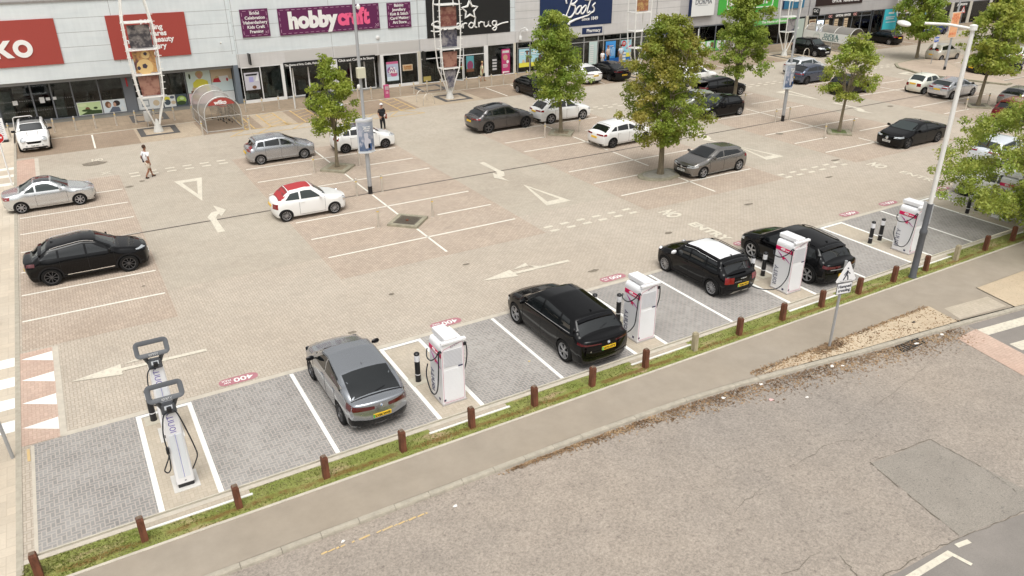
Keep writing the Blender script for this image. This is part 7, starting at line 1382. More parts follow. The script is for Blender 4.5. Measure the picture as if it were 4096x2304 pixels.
u.front([55.7, 56.7, 58.5, 60.8, 63.0, 65.3, 66.3], DGREY, 0, 2.7, .05, plinth=.06, fw=.1); u.front([66.3, 68.4, 70.3], DGREY, 0, 2.2, .05, fw=.08, name='glass_door'); u.front([70.3, 72.6], DGREY, 0, 2.2, .05, fw=.06); u.front([72.7, 74.3], DGREY, 0, 2.7, .05, fw=.06)
for x0, x1 in ((56.8, 58.35), (58.65, 60.7), (60.95, 62.9), (63.1, 65.2)): u.poster(x0, x1, .05, 1.12, GR2, [('p', [(.1, .95), (.4, .95), (.4, .4), (.25, .1), (.1, .4)], WHT), ('p', [(.5, .95), (.75, .95), (.75, .55), (.62, .3), (.5, .55)], C_('pale_blue_white')), ('e', .88, .6, .1, .28, BRWN)], .0)
u.poster(72.75, 74.2, .35, 2.5, C_('pale_sage', (.48, .56, .50)), [('r', .1, .5, .5, .6, WHT)], .0); a = u.sign(70.4, 73.6, 3.68, 6.2, mat('teal_blue_sign', (.03, .16, .28), .5), th=.12); u.part('sign_flank', [(70.3, 70.4, -.14, 0, 3.68, 6.2, NAVY)]); u.text('coffee\nlounge', 72.6, 4.75, .5, WLT, par=a, y=-.13, bold=.02); u.parts('cream_pier', [(74.35, 74.75, -.06, .3, 0, 2.72, mat('cream_pier'))])
# --- unit 6: optician
OU = Unit('shop_unit', 'optician shop unit with black signs reading OPTICAL CENTER', 74.75, 86.0); u = OU
u.wall(CL3, vj=(80, 85.9), m2=None, hj=(3.75, 4.72)); a = u.sign(75.6, 83.55, 3.68, 6.4, mat('brown_black_sign', (.025, .012, .012), .45)); u.text('OPTICAL   HEARING CARE', 80.6, 4.08, .42, WLT, par=a, bold=.03, width=4.7)
a = u.sign(77.6, 83.4, 2.2, 2.68, BLS, y=.0, th=.05); u.text('OPTICAL CENTER', 80.6, 2.44, .34, WLT, y=-.06, par=a, bold=.03, width=2.6, shear=.1); u.text('OC', 78.4, 2.44, .4, mat('pinkish_lettering', (.7, .35, .32), .5), y=-.06, par=a, bold=.03); u.text('OC', 82.7, 2.44, .4, mat('pinkish_lettering'), y=-.06, par=a, bold=.03)
o = u.part('projecting_sign', [(75.25, 75.35, -.95, -.1, 2.8, 3.55, BLS)]); link('lettering', text_mesh('OC', .42, WLT, bold=.03, M=T(75.24-u.xc, -.52, 3.25) @ Matrix(((0, 0, -1, 0), (-1, 0, 0, 0), (0, 1, 0, 0), (0, 0, 0, 1)))), o)
u.front([74.85, 76.3, 77.5, 79.2, 80.9, 82.4, 84.0, 85.8], DGREY, 0, 2.68, .05, tr=2.2, fw=.07); u.poster(75.0, 76.1, .9, 2.3, TANP, [('r', .1, .9, .2+.2*k, .3+.2*k, BRWN) for k in range(4)], .0)
for x in (77.7, 79.3, 81.0): u.poster(x, x+.65, .9, 2.1, TANP, [('r', .1, .9, .15+.2*k, .2+.2*k, BRWN) for k in range(4)], .0)
SCR = mat('lit_window_screen', (.75, .85, 1.), .3, emit=1.1); u.poster(76.35, 77.4, .3, 2.1, SCR, [('e', .6, .75, .2, .12, C_('soft_grey')), ('e', .4, .4, .25, .12, C_('lilac', (.35, .35, .62)))], -.02, name='lit_screen')
# --- unit 7/8
TU = Unit('shop_unit', 'shop unit with a tall turquoise window poster at the upper right', 86.0, 94.2); u = TU
u.wall(CL3, vj=(94.1,), hj=(3.75, 4.72)); u.front([86.1, 88.1, 90.9, 92.5, 94.0], DGREY, 0, 2.7, .05, fw=.06); u.poster(88.2, 90.8, .05, 2.66, C_('turquoise_poster', (.05, .52, .62)), [('r', .3, .7, .78, .86, WHT), ('r', .15, .8, .62, .67, C_('ice_blue')), ('r', .15, .75, .54, .59, C_('ice_blue')), ('r', .2, .9, .40, .44, C_('ice_blue'))], -.02)
JU = Unit('shop_unit', 'sports shop unit with black panels reading JD between pale piers', 94.2, 140.0, x_ref=98); u = JU
u.wall(CL3, vj=(100, 106, 112), hj=(3.75, 4.72)); PIER = mat('pale_stone_pier', (.55, .52, .45), .8); u.parts('stone_pier', [(a, b, -.06, .3, 0, 2.72, PIER) for a, b in ((94.25, 94.85), (97.75, 98.35), (101.5, 102.1), (105.5, 106.1), (110, 110.6))]); u.front([94.85, 97.75], DGREY, 0, 2.7, .05); u.front([98.35, 99.9, 101.5], DGREY, 0, 2.7, .05, name='glass_door'); u.front([102.1, 105.5], DGREY, 0, 2.7, .05); u.front([106.1, 110], DGREY, 0, 2.7, .05)
for x0, x1, tx, w_, z0 in ((94.9, 97.7, 'JDSPORTS.CO.UK', 2.1, 2.25), (98.4, 101.45, 'JD', .95, 1.9), (102.15, 105.45, 'JD SPORTS', 2.2, 2.1)): a = u.sign(x0, x1, z0, 2.70, BLS, y=.0, th=.04); u.text(tx, (x0+x1)/2, (z0+2.7)/2, .55 if tx == 'JD' else .34, WLT, y=-.05, par=a, bold=.04, width=w_, shear=.2)
u.poster(96.0, 96.7, 1.2, 2.0, C_('black_bg', (.02, .02, .02)), [('e', .5, .5, .45, .45, C_('balloon_blue', (.20, .45, .62)))], .0)
# planter boxes/chairs hints near the cafe, cones
CON = mat('orange_cone', (.80, .20, .03), .5)
for x, y, lb in ((91.2, 59.6, 'orange traffic cone before the sports shop, left of two'), (93.6, 60.0, 'orange traffic cone before the sports shop, right of two')):
    mb = MB(); mb.lathe([(.2, 0), (.2, .03), (.13, .04), (.03, .7)], CON, 12); mb.lathe([(.085, .36), (.065, .5)], WHT, 12, ends=False); tag(mb.obj('traffic_cone', loc=(x, y, .02)), lb, 'cone', 'orange cones before the sports shop')
# ---------------- lattice masts
MW = mat('white_mast_paint', (.82, .81, .77), .4); CONE = mat('pale_concrete_cone', (.58, .57, .53), .8, noise=.12, nscale=4); FRM = mat('dark_paving_frame', (.085, .08, .075), .9, noise=.15, nscale=8)
PICS = {0: ((.05, .045, .05), (.30, .27, .25)), 1: ((.50, .28, .10), (.12, .05, .05)), 2: ((.16, .05, .04), (.34, .18, .13)), 3: ((.30, .12, .06), (.62, .45, .16)), 4: ((.06, .06, .09), (.30, .28, .28))}
def picm(k):
    n = 'mast_picture_%d' % k
    if n in MATS: return MATS[n]
    a, b = PICS[k]; s = NB(n); c = s.mix(s.rng(s.noise(s.tc.outputs['Object'], 1.8, 4, .6), .42, .58, 0, 1), a, b); return s.out(c, .5)
def mast(x, y, lb, pics, frame=True, rot=PI/4*0):
    t = thing('lattice_mast', lb, 'mast', (x, y, 0), 0, 'white lattice banner masts')
    Zs = [.58, 1.5, 2.36, 3.8, 5.35, 7.0, 8.6, 10.2, 11.6]; Ws = [.16, .46, .72, .83, .88, .86, .66, .38, .08]
    mb = MB(); mb.lathe([(.33, 0), (.30, .12), (.15, .62), (.05, .85)], CONE, 20); mb.obj('foot', t)
    for sx in (1, -1):
        for sy in (1, -1):
            mb = MB(); pts = []
            for k in range(25):
                z = .5+k*(11.1/24); w = float(np.interp(z, Zs, Ws)) if 0 else None
                w = np.interp(z, Zs, Ws); pts.append((sx*w*.98, sy*w*.62, z))
            mb.tube(pts, .05, MW, 7); mb.obj('leg', t)
    for k, z in enumerate((2.36, 3.8, 5.35, 7.0, 8.6, 10.1)):
        w = np.interp(z, Zs, Ws); mb = MB(); mb.box((-w, -w*.62, z-.04), (w, w*.62, z+.03), MW)
        mb.obj('platform', t)
    if x < 30:
        for z in np.arange(2.0, 7.6, .42):
            w = np.interp(z, Zs, Ws)
            for sx in (1, -1): mb = MB(); mb.tube([(sx*(w-.10), -w*.62, z), (sx*(w+.16), -w*.62-.03, z)], .02, MW, 5); mb.obj('peg', t)
    for z0, z1, k in pics:
        w = np.interp((z0+z1)/2, Zs, Ws)*.86; w0 = np.interp(z0, Zs, Ws)*.76; w1 = np.interp(z1, Zs, Ws)*.76; mb = MB(); ext_poly(mb, [(-w0, z0), (w0, z0), (w1, z1), (-w1, z1)], -.30, -.27, picm(k))
        if k == 1:
            q = lambda a, b, r, m: mb.poly([(a+r*math.cos(j*PI/6), -.305, b+r*math.sin(j*PI/6)) for j in range(12)], m)
            zc = (z0+z1)/2; BY = mat('ball_yellow', (.66, .46, .20), .6); BD = mat('ball_dark', (.04, .03, .05), .6)
            q(-.05, zc-.3, .5, BY); mb.poly([(-.05+.17*math.cos(j*PI/2.5), -.31, zc-.25+.17*math.sin(j*PI/2.5)) for j in range(5)], BD); mb.poly([(-.42+.12*math.cos(j*PI/2.5), -.31, zc-.35+.14*math.sin(j*PI/2.5)) for j in range(5)], BD); q(.1, zc+.45, .26, BY); mb.poly([(.1+.12*math.cos(j*PI/2.5), -.31, zc+.5+.12*math.sin(j*PI/2.5)) for j in range(5)], BD)
        mb.obj('picture_panel', t)
    return t
mast(5.3, 56.0, 'leftmost white lattice mast with football and kitchen pictures', ((5.45, 6.85, 0), (3.9, 5.25, 1), (2.45, 3.7, 2)))
mast(26.62, 55.15, 'white lattice mast before the black star sign, with red brown pictures', ((5.45, 6.85, 2), (3.95, 5.2, 4), (2.45, 3.6, 2), (.9, 2.2, 4)))
mast(45.4, 55.4, 'white lattice mast rising behind the biggest tree with a food picture', ((5.45, 6.85, 3),))
mast(64.8, 55.7, 'white lattice mast beside the black compact SUV and far lamp column', ((2.45, 3.6, 4),))
mast(89.6, 60.0, 'white lattice mast before the turquoise poster at the upper right', ((2.45, 3.6, 2),))
mb = MB()
for cx, cy in ((5.3, 56.15), (5.3, 60.6), (26.95, 55.3), (26.95, 59.6), (36.6, 57.0), (45.4, 55.4), (64.8, 55.4), (17.2, 57.3)):
    z = .026 if cy > 57.6 else .0165
    for a, b, c, d in ((-1.22, 1.22, 0.85, 1.22), (-1.22, 1.22, -1.22, -.85), (-1.22, -.85, -.85, .85), (.85, 1.22, -.85, .85)): sheet(mb, cx+a, cx+b, cy+c, cy+d, z, FRM)
mb.obj('paving_frame', **s_)
# ---------------- shelters
TUBE = mat('pale_grey_tube', (.56, .55, .52), .4, metal=.3); s = NB('smoky_polycarbonate'); tr = s.t.nodes.new('ShaderNodeBsdfTransparent'); tr.inputs[0].default_value = (.72, .71, .68, 1); df = s.t.nodes.new('ShaderNodeBsdfDiffuse'); df.inputs[0].default_value = (.45, .43, .40, 1); mx = s.t.nodes.new('ShaderNodeMixShader'); mx.inputs[0].default_value = .45; s.link(tr.outputs[0], mx.inputs[1]); s.link(df.outputs[0], mx.inputs[2]); s.link(mx.outputs[0], s.t.nodes['Material Output'].inputs[0]); POLY = s.m
def shelter(x0, x1, ys, h, lb, name='trolley_shelter'):
    t = thing(name, lb, 'shelter', ((x0+x1)/2, ys[0], 0)); w = (x1-x0)/2; y0 = ys[0]
    def arch(y, ins=0): return [(-w+ins, y, 0), (-w+ins, y, h-w)]+[(-(w-ins)*math.cos(a), y, h-w+(w-ins)*math.sin(a)) for a in [k*PI/14 for k in range(1, 14)]]+[(w-ins, y, h-w), (w-ins, y, 0)]
    for y in ys: mb = MB(); mb.tube(arch(y-y0), .035, TUBE, 8); mb.obj('hoop', t)
    for a, b in zip(ys, ys[1:]):
        mb = MB(); A = arch(a-y0, .02); B = arch(b-y0, .02); A[0] = (A[0][0], A[0][1], .25); B[0] = (B[0][0], B[0][1], .25); A[-1] = (A[-1][0], A[-1][1], .25); B[-1] = (B[-1][0], B[-1][1], .25); n = len(A)
        mb.add(A+B, [(k, k+1, n+k+1, n+k) for k in range(n-1)], POLY, True); mb.obj('roof_panel', t)
    mb = MB()
    for sx in (1, -1):
        for z in (.08, .85): mb.tube([(sx*w, 0, z), (sx*w, ys[-1]-y0, z)], .025, TUBE, 6)
    mb.tube([(-w, 0, .08), (w, 0, .08)], .025, TUBE, 6); mb.tube([(-w, 0, 1.0), (w*.95, 0, 1.0)], .02, TUBE, 6); mb.obj('side_rails', t); return t, w
t, w_ = shelter(8.0, 10.35, (53.7, 55.9, 58.3), 2.3, 'arched trolley shelter with a small red sign at its front')
mb = MB(); P = [(.98*math.cos(a), 1.36+.88*math.sin(a)) for a in [math.radians(28+124*k/12) for k in range(13)]]; P = [(p[0], p[1]) for p in P]; ext_poly(mb, [P[k] for k in range(13)][::-1], -.03, 0.01, RSG); o = mb.obj('shelter_sign', t); text('wilko', .36, WLT, FRONT(-.05, -.035, 1.93), o, 'lettering', bold=.04)
t, w_ = shelter(71.45, 73.9, (53.4, 55.4, 57.4, 59.2), 2.35, 'arched glazed shelter with a white CLICK & COLLECT side panel', 'collection_shelter')
mb = MB(); mb.box((-w_-.03, .05, .85), (-w_-.005, 5.75, 1.75), mat('white_vinyl_panel', (.80, .80, .78), .4)); o = mb.obj('side_sign', t); ML = T(-w_-.035, 2.2, 1.28) @ Matrix(((0, 0, -1, 0), (-1, 0, 0, 0), (0, 1, 0, 0), (0, 0, 0, 1))); link('lettering', text_mesh('CLICK &\nCOLLECT', .44, mat('dark_teal_lettering', (.02, .13, .13), .5), bold=.02, line=.8, M=ML, width=2.1), o)
mb = MB(); GL_ = mat('grey_green_line', (.30, .40, .34), .5); P = rrect(3.6, 4.35, 1.0, 1.45, .05); mb.tube([(-w_-.04, p[0], p[1]) for p in P+[P[0]]], .014, GL_, 4); mb.tube([(-w_-.04, 3.8, 1.45), (-w_-.04, 3.82, 1.6), (-w_-.04, 4.12, 1.6), (-w_-.04, 4.15, 1.45)], .012, GL_, 4); mb.obj('bag_symbol', o)
# trolleys
WIRE = mat('chrome_wire', (.45, .44, .42), .35, metal=.6)
def trolley(x, y, rz, lb):
    t = thing('shopping_trolley', lb, 'trolley', (x, y, .01), rz, 'shopping trolleys in the shelter'); mb = MB(); b = [(-.22, -.28), (.22, -.28), (.24, .42), (-.24, .42)]; tp = [(-.27, -.36), (.27, -.36), (.30, .50), (-.30, .50)]
    for z, q in ((.50, b), (.72, [((a[0]+c[0])/2, (a[1]+c[1])/2) for a, c in zip(b, tp)]), (.95, tp)): mb.tube([(a, c, z) for a, c in q+[q[0]]], .009, WIRE, 4)
    for i in range(4):
        for k in range(5):
            u_ = k/5; a = [b[i][j]+(b[(i+1) % 4][j]-b[i][j])*u_ for j in (0, 1)]; c = [tp[i][j]+(tp[(i+1) % 4][j]-tp[i][j])*u_ for j in (0, 1)]; mb.tube([(a[0], a[1], .5), (c[0], c[1], .95)], .005, WIRE, 4)
    for k in range(5): mb.tube([(-.22+.11*k, -.28, .5), (-.24+.12*k, .42, .5)], .005, WIRE, 4)
    mb.obj('basket', t); mb = MB()
    for sx in (1, -1): mb.tube([(sx*.24, .42, .95), (sx*.24, .40, .5), (sx*.24, .45, .15), (sx*.20, -.35, .13)], .012, WIRE, 6)
    mb.obj('frame', t); mb = MB(); mb.tube([(-.27, .55, 1.0), (.27, .55, 1.0)], .018, REDP, 6); mb.obj('handle', t)
    for sx in (1, -1):
        for yy in (-.33, .43): mb = MB(); mb.lathe([(.06, -.015), (.06, .015)], BLK, 12, M=T(sx*.2, yy, .06, ry=PI/2)); mb.obj('wheel', t)
trolley(9.85, 56.2, .1, 'wire shopping trolley in front inside the shelter'); trolley(9.8, 56.75, .1, 'wire shopping trolley nested second inside the shelter'); trolley(9.45, 57.4, .35, 'wire shopping trolley at the back left inside the shelter')
# bin beside the first mast
t = thing('litter_bin', 'grey perforated litter bin just left of the first lattice mast', 'bin', (5.0, 57.9, .02)); mb = MB(); mb.lathe([(.26, .35), (.27, .95), (.25, 1.0)], TUBE, 16); mb.obj('drum', t); mb = MB()
for a in (0, 2.1, 4.2): mb.tube([(.2*math.cos(a), .2*math.sin(a), 0), (.2*math.cos(a), .2*math.sin(a), .4)], .018, TUBE, 6)
mb.obj('legs', t)
for (x, y) in ((63.3, 59.9), (61.5, 60.2)):
    t = thing('shop_cage', 'metal goods cage outside the green-signed shop doors, %s' % ('right of two' if x > 62 else 'left of two'), 'cage', (x, y, .02), 0, 'metal goods cages'); mb = MB()
    for k in range(5): mb.box((-.4+.2*k-.01, -.3, .1), (-.4+.2*k+.01, -.28, 1.5), TUBE)
    for z in (.1, .8, 1.5): mb.box((-.42, -.31, z), (.42, -.28, z+.03), TUBE)
    mb.obj('bars', t); mb = MB(); mb.box((-.36, -.25, .15), (.36, .25, 1.2), SHELF); mb.obj('goods', t)
# ================================================================ trees
BARK = mat('grey_brown_bark', (.20, .165, .11), .9, noise=.35, nscale=12, streak=.3, bump=.6, bscale=18)
def gnoise(rs, n): return rs.normal(size=n)
def tree(x, y, h, lb, prof, trunk_h, r_tr, seed, lm, lean=(0, 0), n_leaf=7000, size=.15, group='trees in the car park', z0=.09, clump=.42, n_cl=150, fill=.35, limbs=9, bare=0., name='broadleaf_tree', top_shift=0., shape=None):
    """prof: list of (z, radius) of the crown; clumps of leaves sit near that surface with gaps between"""
    rs = np.random.default_rng(seed); t = thing(name, lb, 'tree', (x, y, z0), 0, group)
    Z = [p[0] for p in prof]; Rr = [p[1] for p in prof]; zb, zt = Z[0], Z[-1]
    mb = MB(); tp = []; tr_ = []
    for k in range(9):
        u = k/8; z = u*(trunk_h+1.2); tp.append((lean[0]*u+.03*math.sin(5*u+seed), lean[1]*u, z)); tr_.append(r_tr*(1.35 if k == 0 else 1.05-.45*u))
    mb.tube(tp, tr_, BARK, 10); mb.obj('trunk', t); mb = MB(); tips = []
    for i in range(limbs):
        a = 2*PI*i/limbs+rs.uniform(-.4, .4); z1 = zb+(zt-zb)*rs.uniform(.25, .92); r1 = np.interp(z1, Z, Rr)*rs.uniform(.45, .8); zs = trunk_h*rs.uniform(.80, 1.15); s0 = zs/(trunk_h+1.2); p0 = Vector((lean[0]*s0, lean[1]*s0, zs)); sh = lean[0]+top_shift*(z1-zb)/(zt-zb)
        p3 = Vector((sh+r1*math.cos(a), lean[1]+r1*math.sin(a), z1)); p1 = p0.lerp(p3, .35)+Vector((0, 0, .35)); p2 = p0.lerp(p3, .7)+Vector((rs.normal()*.1, rs.normal()*.1, .2)); mb.tube([p0, p1, p2, p3], [r_tr*.45, r_tr*.3, r_tr*.18, r_tr*.07], BARK, 6)
        for q in range(3):
            b = p1.lerp(p3, rs.uniform(.2, .9)); e = b+Vector((rs.normal()*.5, rs.normal()*.5, abs(rs.normal())*.6+.15)); mb.tube([b, b.lerp(e, .5)+Vector((0, 0, .05)), e], [r_tr*.12, r_tr*.09, r_tr*.04], BARK, 5)
    mb.obj('branches', t)
    C = []
    for i in range(n_cl):
        z = zb+(zt-zb)*rs.uniform(0, 1)**.92; rr = np.interp(z, Z, Rr); a = rs.uniform(0, 2*PI); k = rs.uniform(.62, 1.04) if rs.uniform() > fill else rs.uniform(.1, .65); rad = rr*k*(1+.16*math.sin(3*a+seed+z*1.3)+.10*math.sin(7*a+2*z))
        sh = lean[0]+top_shift*(z-zb)/(zt-zb); C.append((sh+rad*math.cos(a), lean[1]+rad*math.sin(a), z+rs.normal()*.1, clump*rs.uniform(.55, 1.25)*(1 if rr > .6 else .7)))
    C = np.array(C); w = C[:, 3]**2; idx = rs.choice(len(C), n_leaf, p=w/w.sum()); d = rs.normal(size=(n_leaf, 3)); d /= np.linalg.norm(d, axis=1)[:, None]; rr = rs.uniform(0, 1, n_leaf)**.45*(1+.35*(rs.uniform(0, 1, n_leaf) > .9))
    P = C[idx, :3]+d*(C[idx, 3]*rr)[:, None]*np.array([1.05, 1.05, .72]); N = d*.7+rs.normal(size=(n_leaf, 3))*.55; N[:, 2] += .45; N /= np.linalg.norm(N, axis=1)[:, None]
    link('crown', leaf_mesh(P, N, size, lm, rs, 1.45, 'crown'), t); return t
LM1 = leaf_mat('yellow_green_leaves', (.29, .36, .04), (.44, .48, .08), (.24, .32, .035), .42, .9); LM2 = leaf_mat('mid_green_leaves', (.17, .27, .03), (.30, .40, .06), (.36, .42, .07), .42, .8)
LM3 = leaf_mat('green_bronze_leaves', (.19, .27, .028), (.31, .38, .055), (.38, .33, .065), .42, .35); LM4 = leaf_mat('fresh_green_leaves', (.23, .33, .04), (.38, .46, .08), (.44, .46, .09), .42, .8); LM5 = leaf_mat('bright_yellow_leaves', (.40, .42, .03), (.52, .50, .07), (.22, .30, .03), .4, .35)
tree(12.84, 41.6, 6.0, 'small light green tree with loose crown beside the lamp column', [(2.0, .6), (2.5, 1.35), (3.2, 1.45), (4.0, 1.2), (4.8, .9), (5.5, .55), (6.1, .15)], 2.0, .10, 11, LM1, n_leaf=9500, size=.085, n_cl=100, clump=.36, limbs=9, fill=.3, lean=(.0, 0))
tree(28.03, 41.5, 7.3, 'tall narrow green tree above the white compact SUV, left of centre top', [(2.1, .6), (2.6, 1.5), (3.4, 1.75), (4.4, 1.75), (5.3, 1.45), (6.2, 1.15), (6.9, .9), (7.4, .3)], 2.3, .12, 12, LM2, n_leaf=19000, size=.095, n_cl=190, clump=.42, lean=(-.25, 0), top_shift=-.5, fill=.4)
tree(27.55, 31.0, 8.0, 'biggest car park tree with dense green crown turning bronze at the top', [(1.9, .9), (2.3, 2.1), (3.2, 2.55), (4.3, 2.35), (5.3, 2.15), (6.3, 1.8), (7.2, 1.5), (7.8, .9), (8.2, .25)], 2.1, .155, 13, LM3, n_leaf=30000, size=.09, n_cl=300, clump=.38, lean=(-.05, 0), limbs=13, fill=.5)
tree(43.6, 41.6, 7.6, 'upper middle green tree above the black estate car', [(2.2, .6), (2.8, 1.9), (3.6, 2.2), (4.6, 1.8), (5.6, 1.6), (6.6, 1.45), (7.5, 1.0), (8.4, .35)], 2.4, .14, 14, LM2, n_leaf=20000, size=.105, n_cl=190, clump=.45, lean=(.2, 0), fill=.45, top_shift=.2)
tree(43.62, 32.1, 5.8, 'thin-crowned light green tree showing its branches', [(2.2, .5), (2.6, 1.5), (3.3, 1.75), (4.2, 1.55), (5.0, 1.15), (5.6, .7), (5.95, .3)], 2.1, .10, 15, LM4, n_leaf=11000, size=.09, n_cl=95, clump=.38, limbs=14, fill=.15, lean=(.15, 0), top_shift=.4)
tree(58.82, 31.9, 7.0, 'rightmost car park tree with a rounded olive green crown', [(2.4, .5), (2.9, 1.6), (3.8, 2.2), (4.9, 2.1), (5.9, 1.6), (6.8, 1.0), (7.5, .4)], 2.3, .13, 16, LM4, n_leaf=14000, size=.13, n_cl=190, clump=.45, fill=.4, lean=(.2, 0), top_shift=.3)
tree(74.5, 47.5, 8.4, 'far green tree rising above the CLICK & COLLECT shelter', [(1.9, .8), (2.6, 2.2), (3.8, 2.6), (5.2, 2.1), (6.6, 1.5), (8.2, .8), (9.2, .3)], 2.2, .15, 17, LM2, n_leaf=12000, size=.17, n_cl=180, clump=.6, fill=.4, lean=(-.3, 0), top_shift=-.8)
tree(86.0, 42.0, 9.0, 'large bright yellow green tree filling the upper right corner', [(2.2, 2.2), (3.4, 4.4), (5.2, 5.0), (7.0, 4.6), (8.8, 3.6), (10.2, 1.8)], 2.4, .28, 18, LM5, n_leaf=26000, size=.21, n_cl=330, clump=.85, fill=.35, group='trees beyond the car park')
tree(97.0, 45.0, 10.0, 'yellow green tree cut by the right edge behind the large bright one', [(2.2, 2.2), (3.6, 4.2), (5.6, 4.8), (8.0, 4.2), (10.0, 2.0)], 2.4, .28, 19, LM5, n_leaf=14000, size=.25, n_cl=220, clump=.95, fill=.35, group='trees beyond the car park')
NEARL = leaf_mat('near_olive_green_leaves', (.20, .29, .035), (.35, .43, .07), (.40, .43, .09), .42, 1.1)
tree(36.1, 15.3, 7.2, 'near tree reaching in from the right edge over the charging bays', [(.9, 2.6), (1.5, 4.2), (2.5, 5.2), (3.5, 5.0), (4.4, 4.1), (5.2, 2.8), (5.9, 1.0)], 2.0, .20, 20, NEARL, n_leaf=80000, size=.07, n_cl=420, clump=.42, limbs=16, fill=.35, group='trees beyond the car park', z0=0)
# branch tip entering at the left edge, on a young tree standing outside the frame
YB_ = leaf_mat('lime_yellow_leaves', (.45, .42, .03), (.30, .34, .04), (.55, .33, .04), .35, 1.5)
tree(-5.75, 20.0, 5.2, 'young lime yellow tree whose twigs reach in at the left edge', [(2.3, .4), (2.8, 1.35), (3.6, 1.25), (4.4, .8), (5.2, .2)], 2.0, .07, 21, YB_, n_leaf=4200, size=.07, n_cl=70, clump=.3, limbs=9, fill=.2, group='trees beyond the car park', z0=0)
# ================================================================ people
SKIN = mat('light_skin', (.45, .25, .17), .55); SKIN2 = mat('tanned_skin', (.28, .13, .075), .55); HAIR = mat('short_brown_hair', (.06, .03, .018), .8)
def skin_mesh(chains, m, sub=1, name='body'):
    """chains: lists of (xyz, rx, ry) joined where points coincide; grown with the Skin modifier"""
    V = []; E = []; Rd = []; ix = {}
    for ch in chains:
        prev = None
        for p, r in ch:
            k = tuple(round(c, 4) for c in p)
            if k not in ix: ix[k] = len(V); V.append(p); Rd.append(r)
            if prev is not None and prev != ix[k]: E.append((prev, ix[k]))
            prev = ix[k]
    me = bpy.data.meshes.new(name); me.from_pydata(V, E, []); o = bpy.data.objects.new(name, me); COL.objects.link(o); md = o.modifiers.new('s', 'SKIN'); md.use_smooth_shade = True
    sv = me.skin_vertices[0].data
    for i, r in enumerate(Rd): sv[i].radius = (r[1], r[0]) if isinstance(r, tuple) else (r, r)
    sv[0].use_root = True
    ms = o.modifiers.new('u', 'SUBSURF'); ms.levels = sub; ms.render_levels = sub
    dg = bpy.context.evaluated_depsgraph_get(); r = bpy.data.meshes.new_from_object(o.evaluated_get(dg)); bpy.data.objects.remove(o); r.materials.clear(); r.materials.append(m); return r
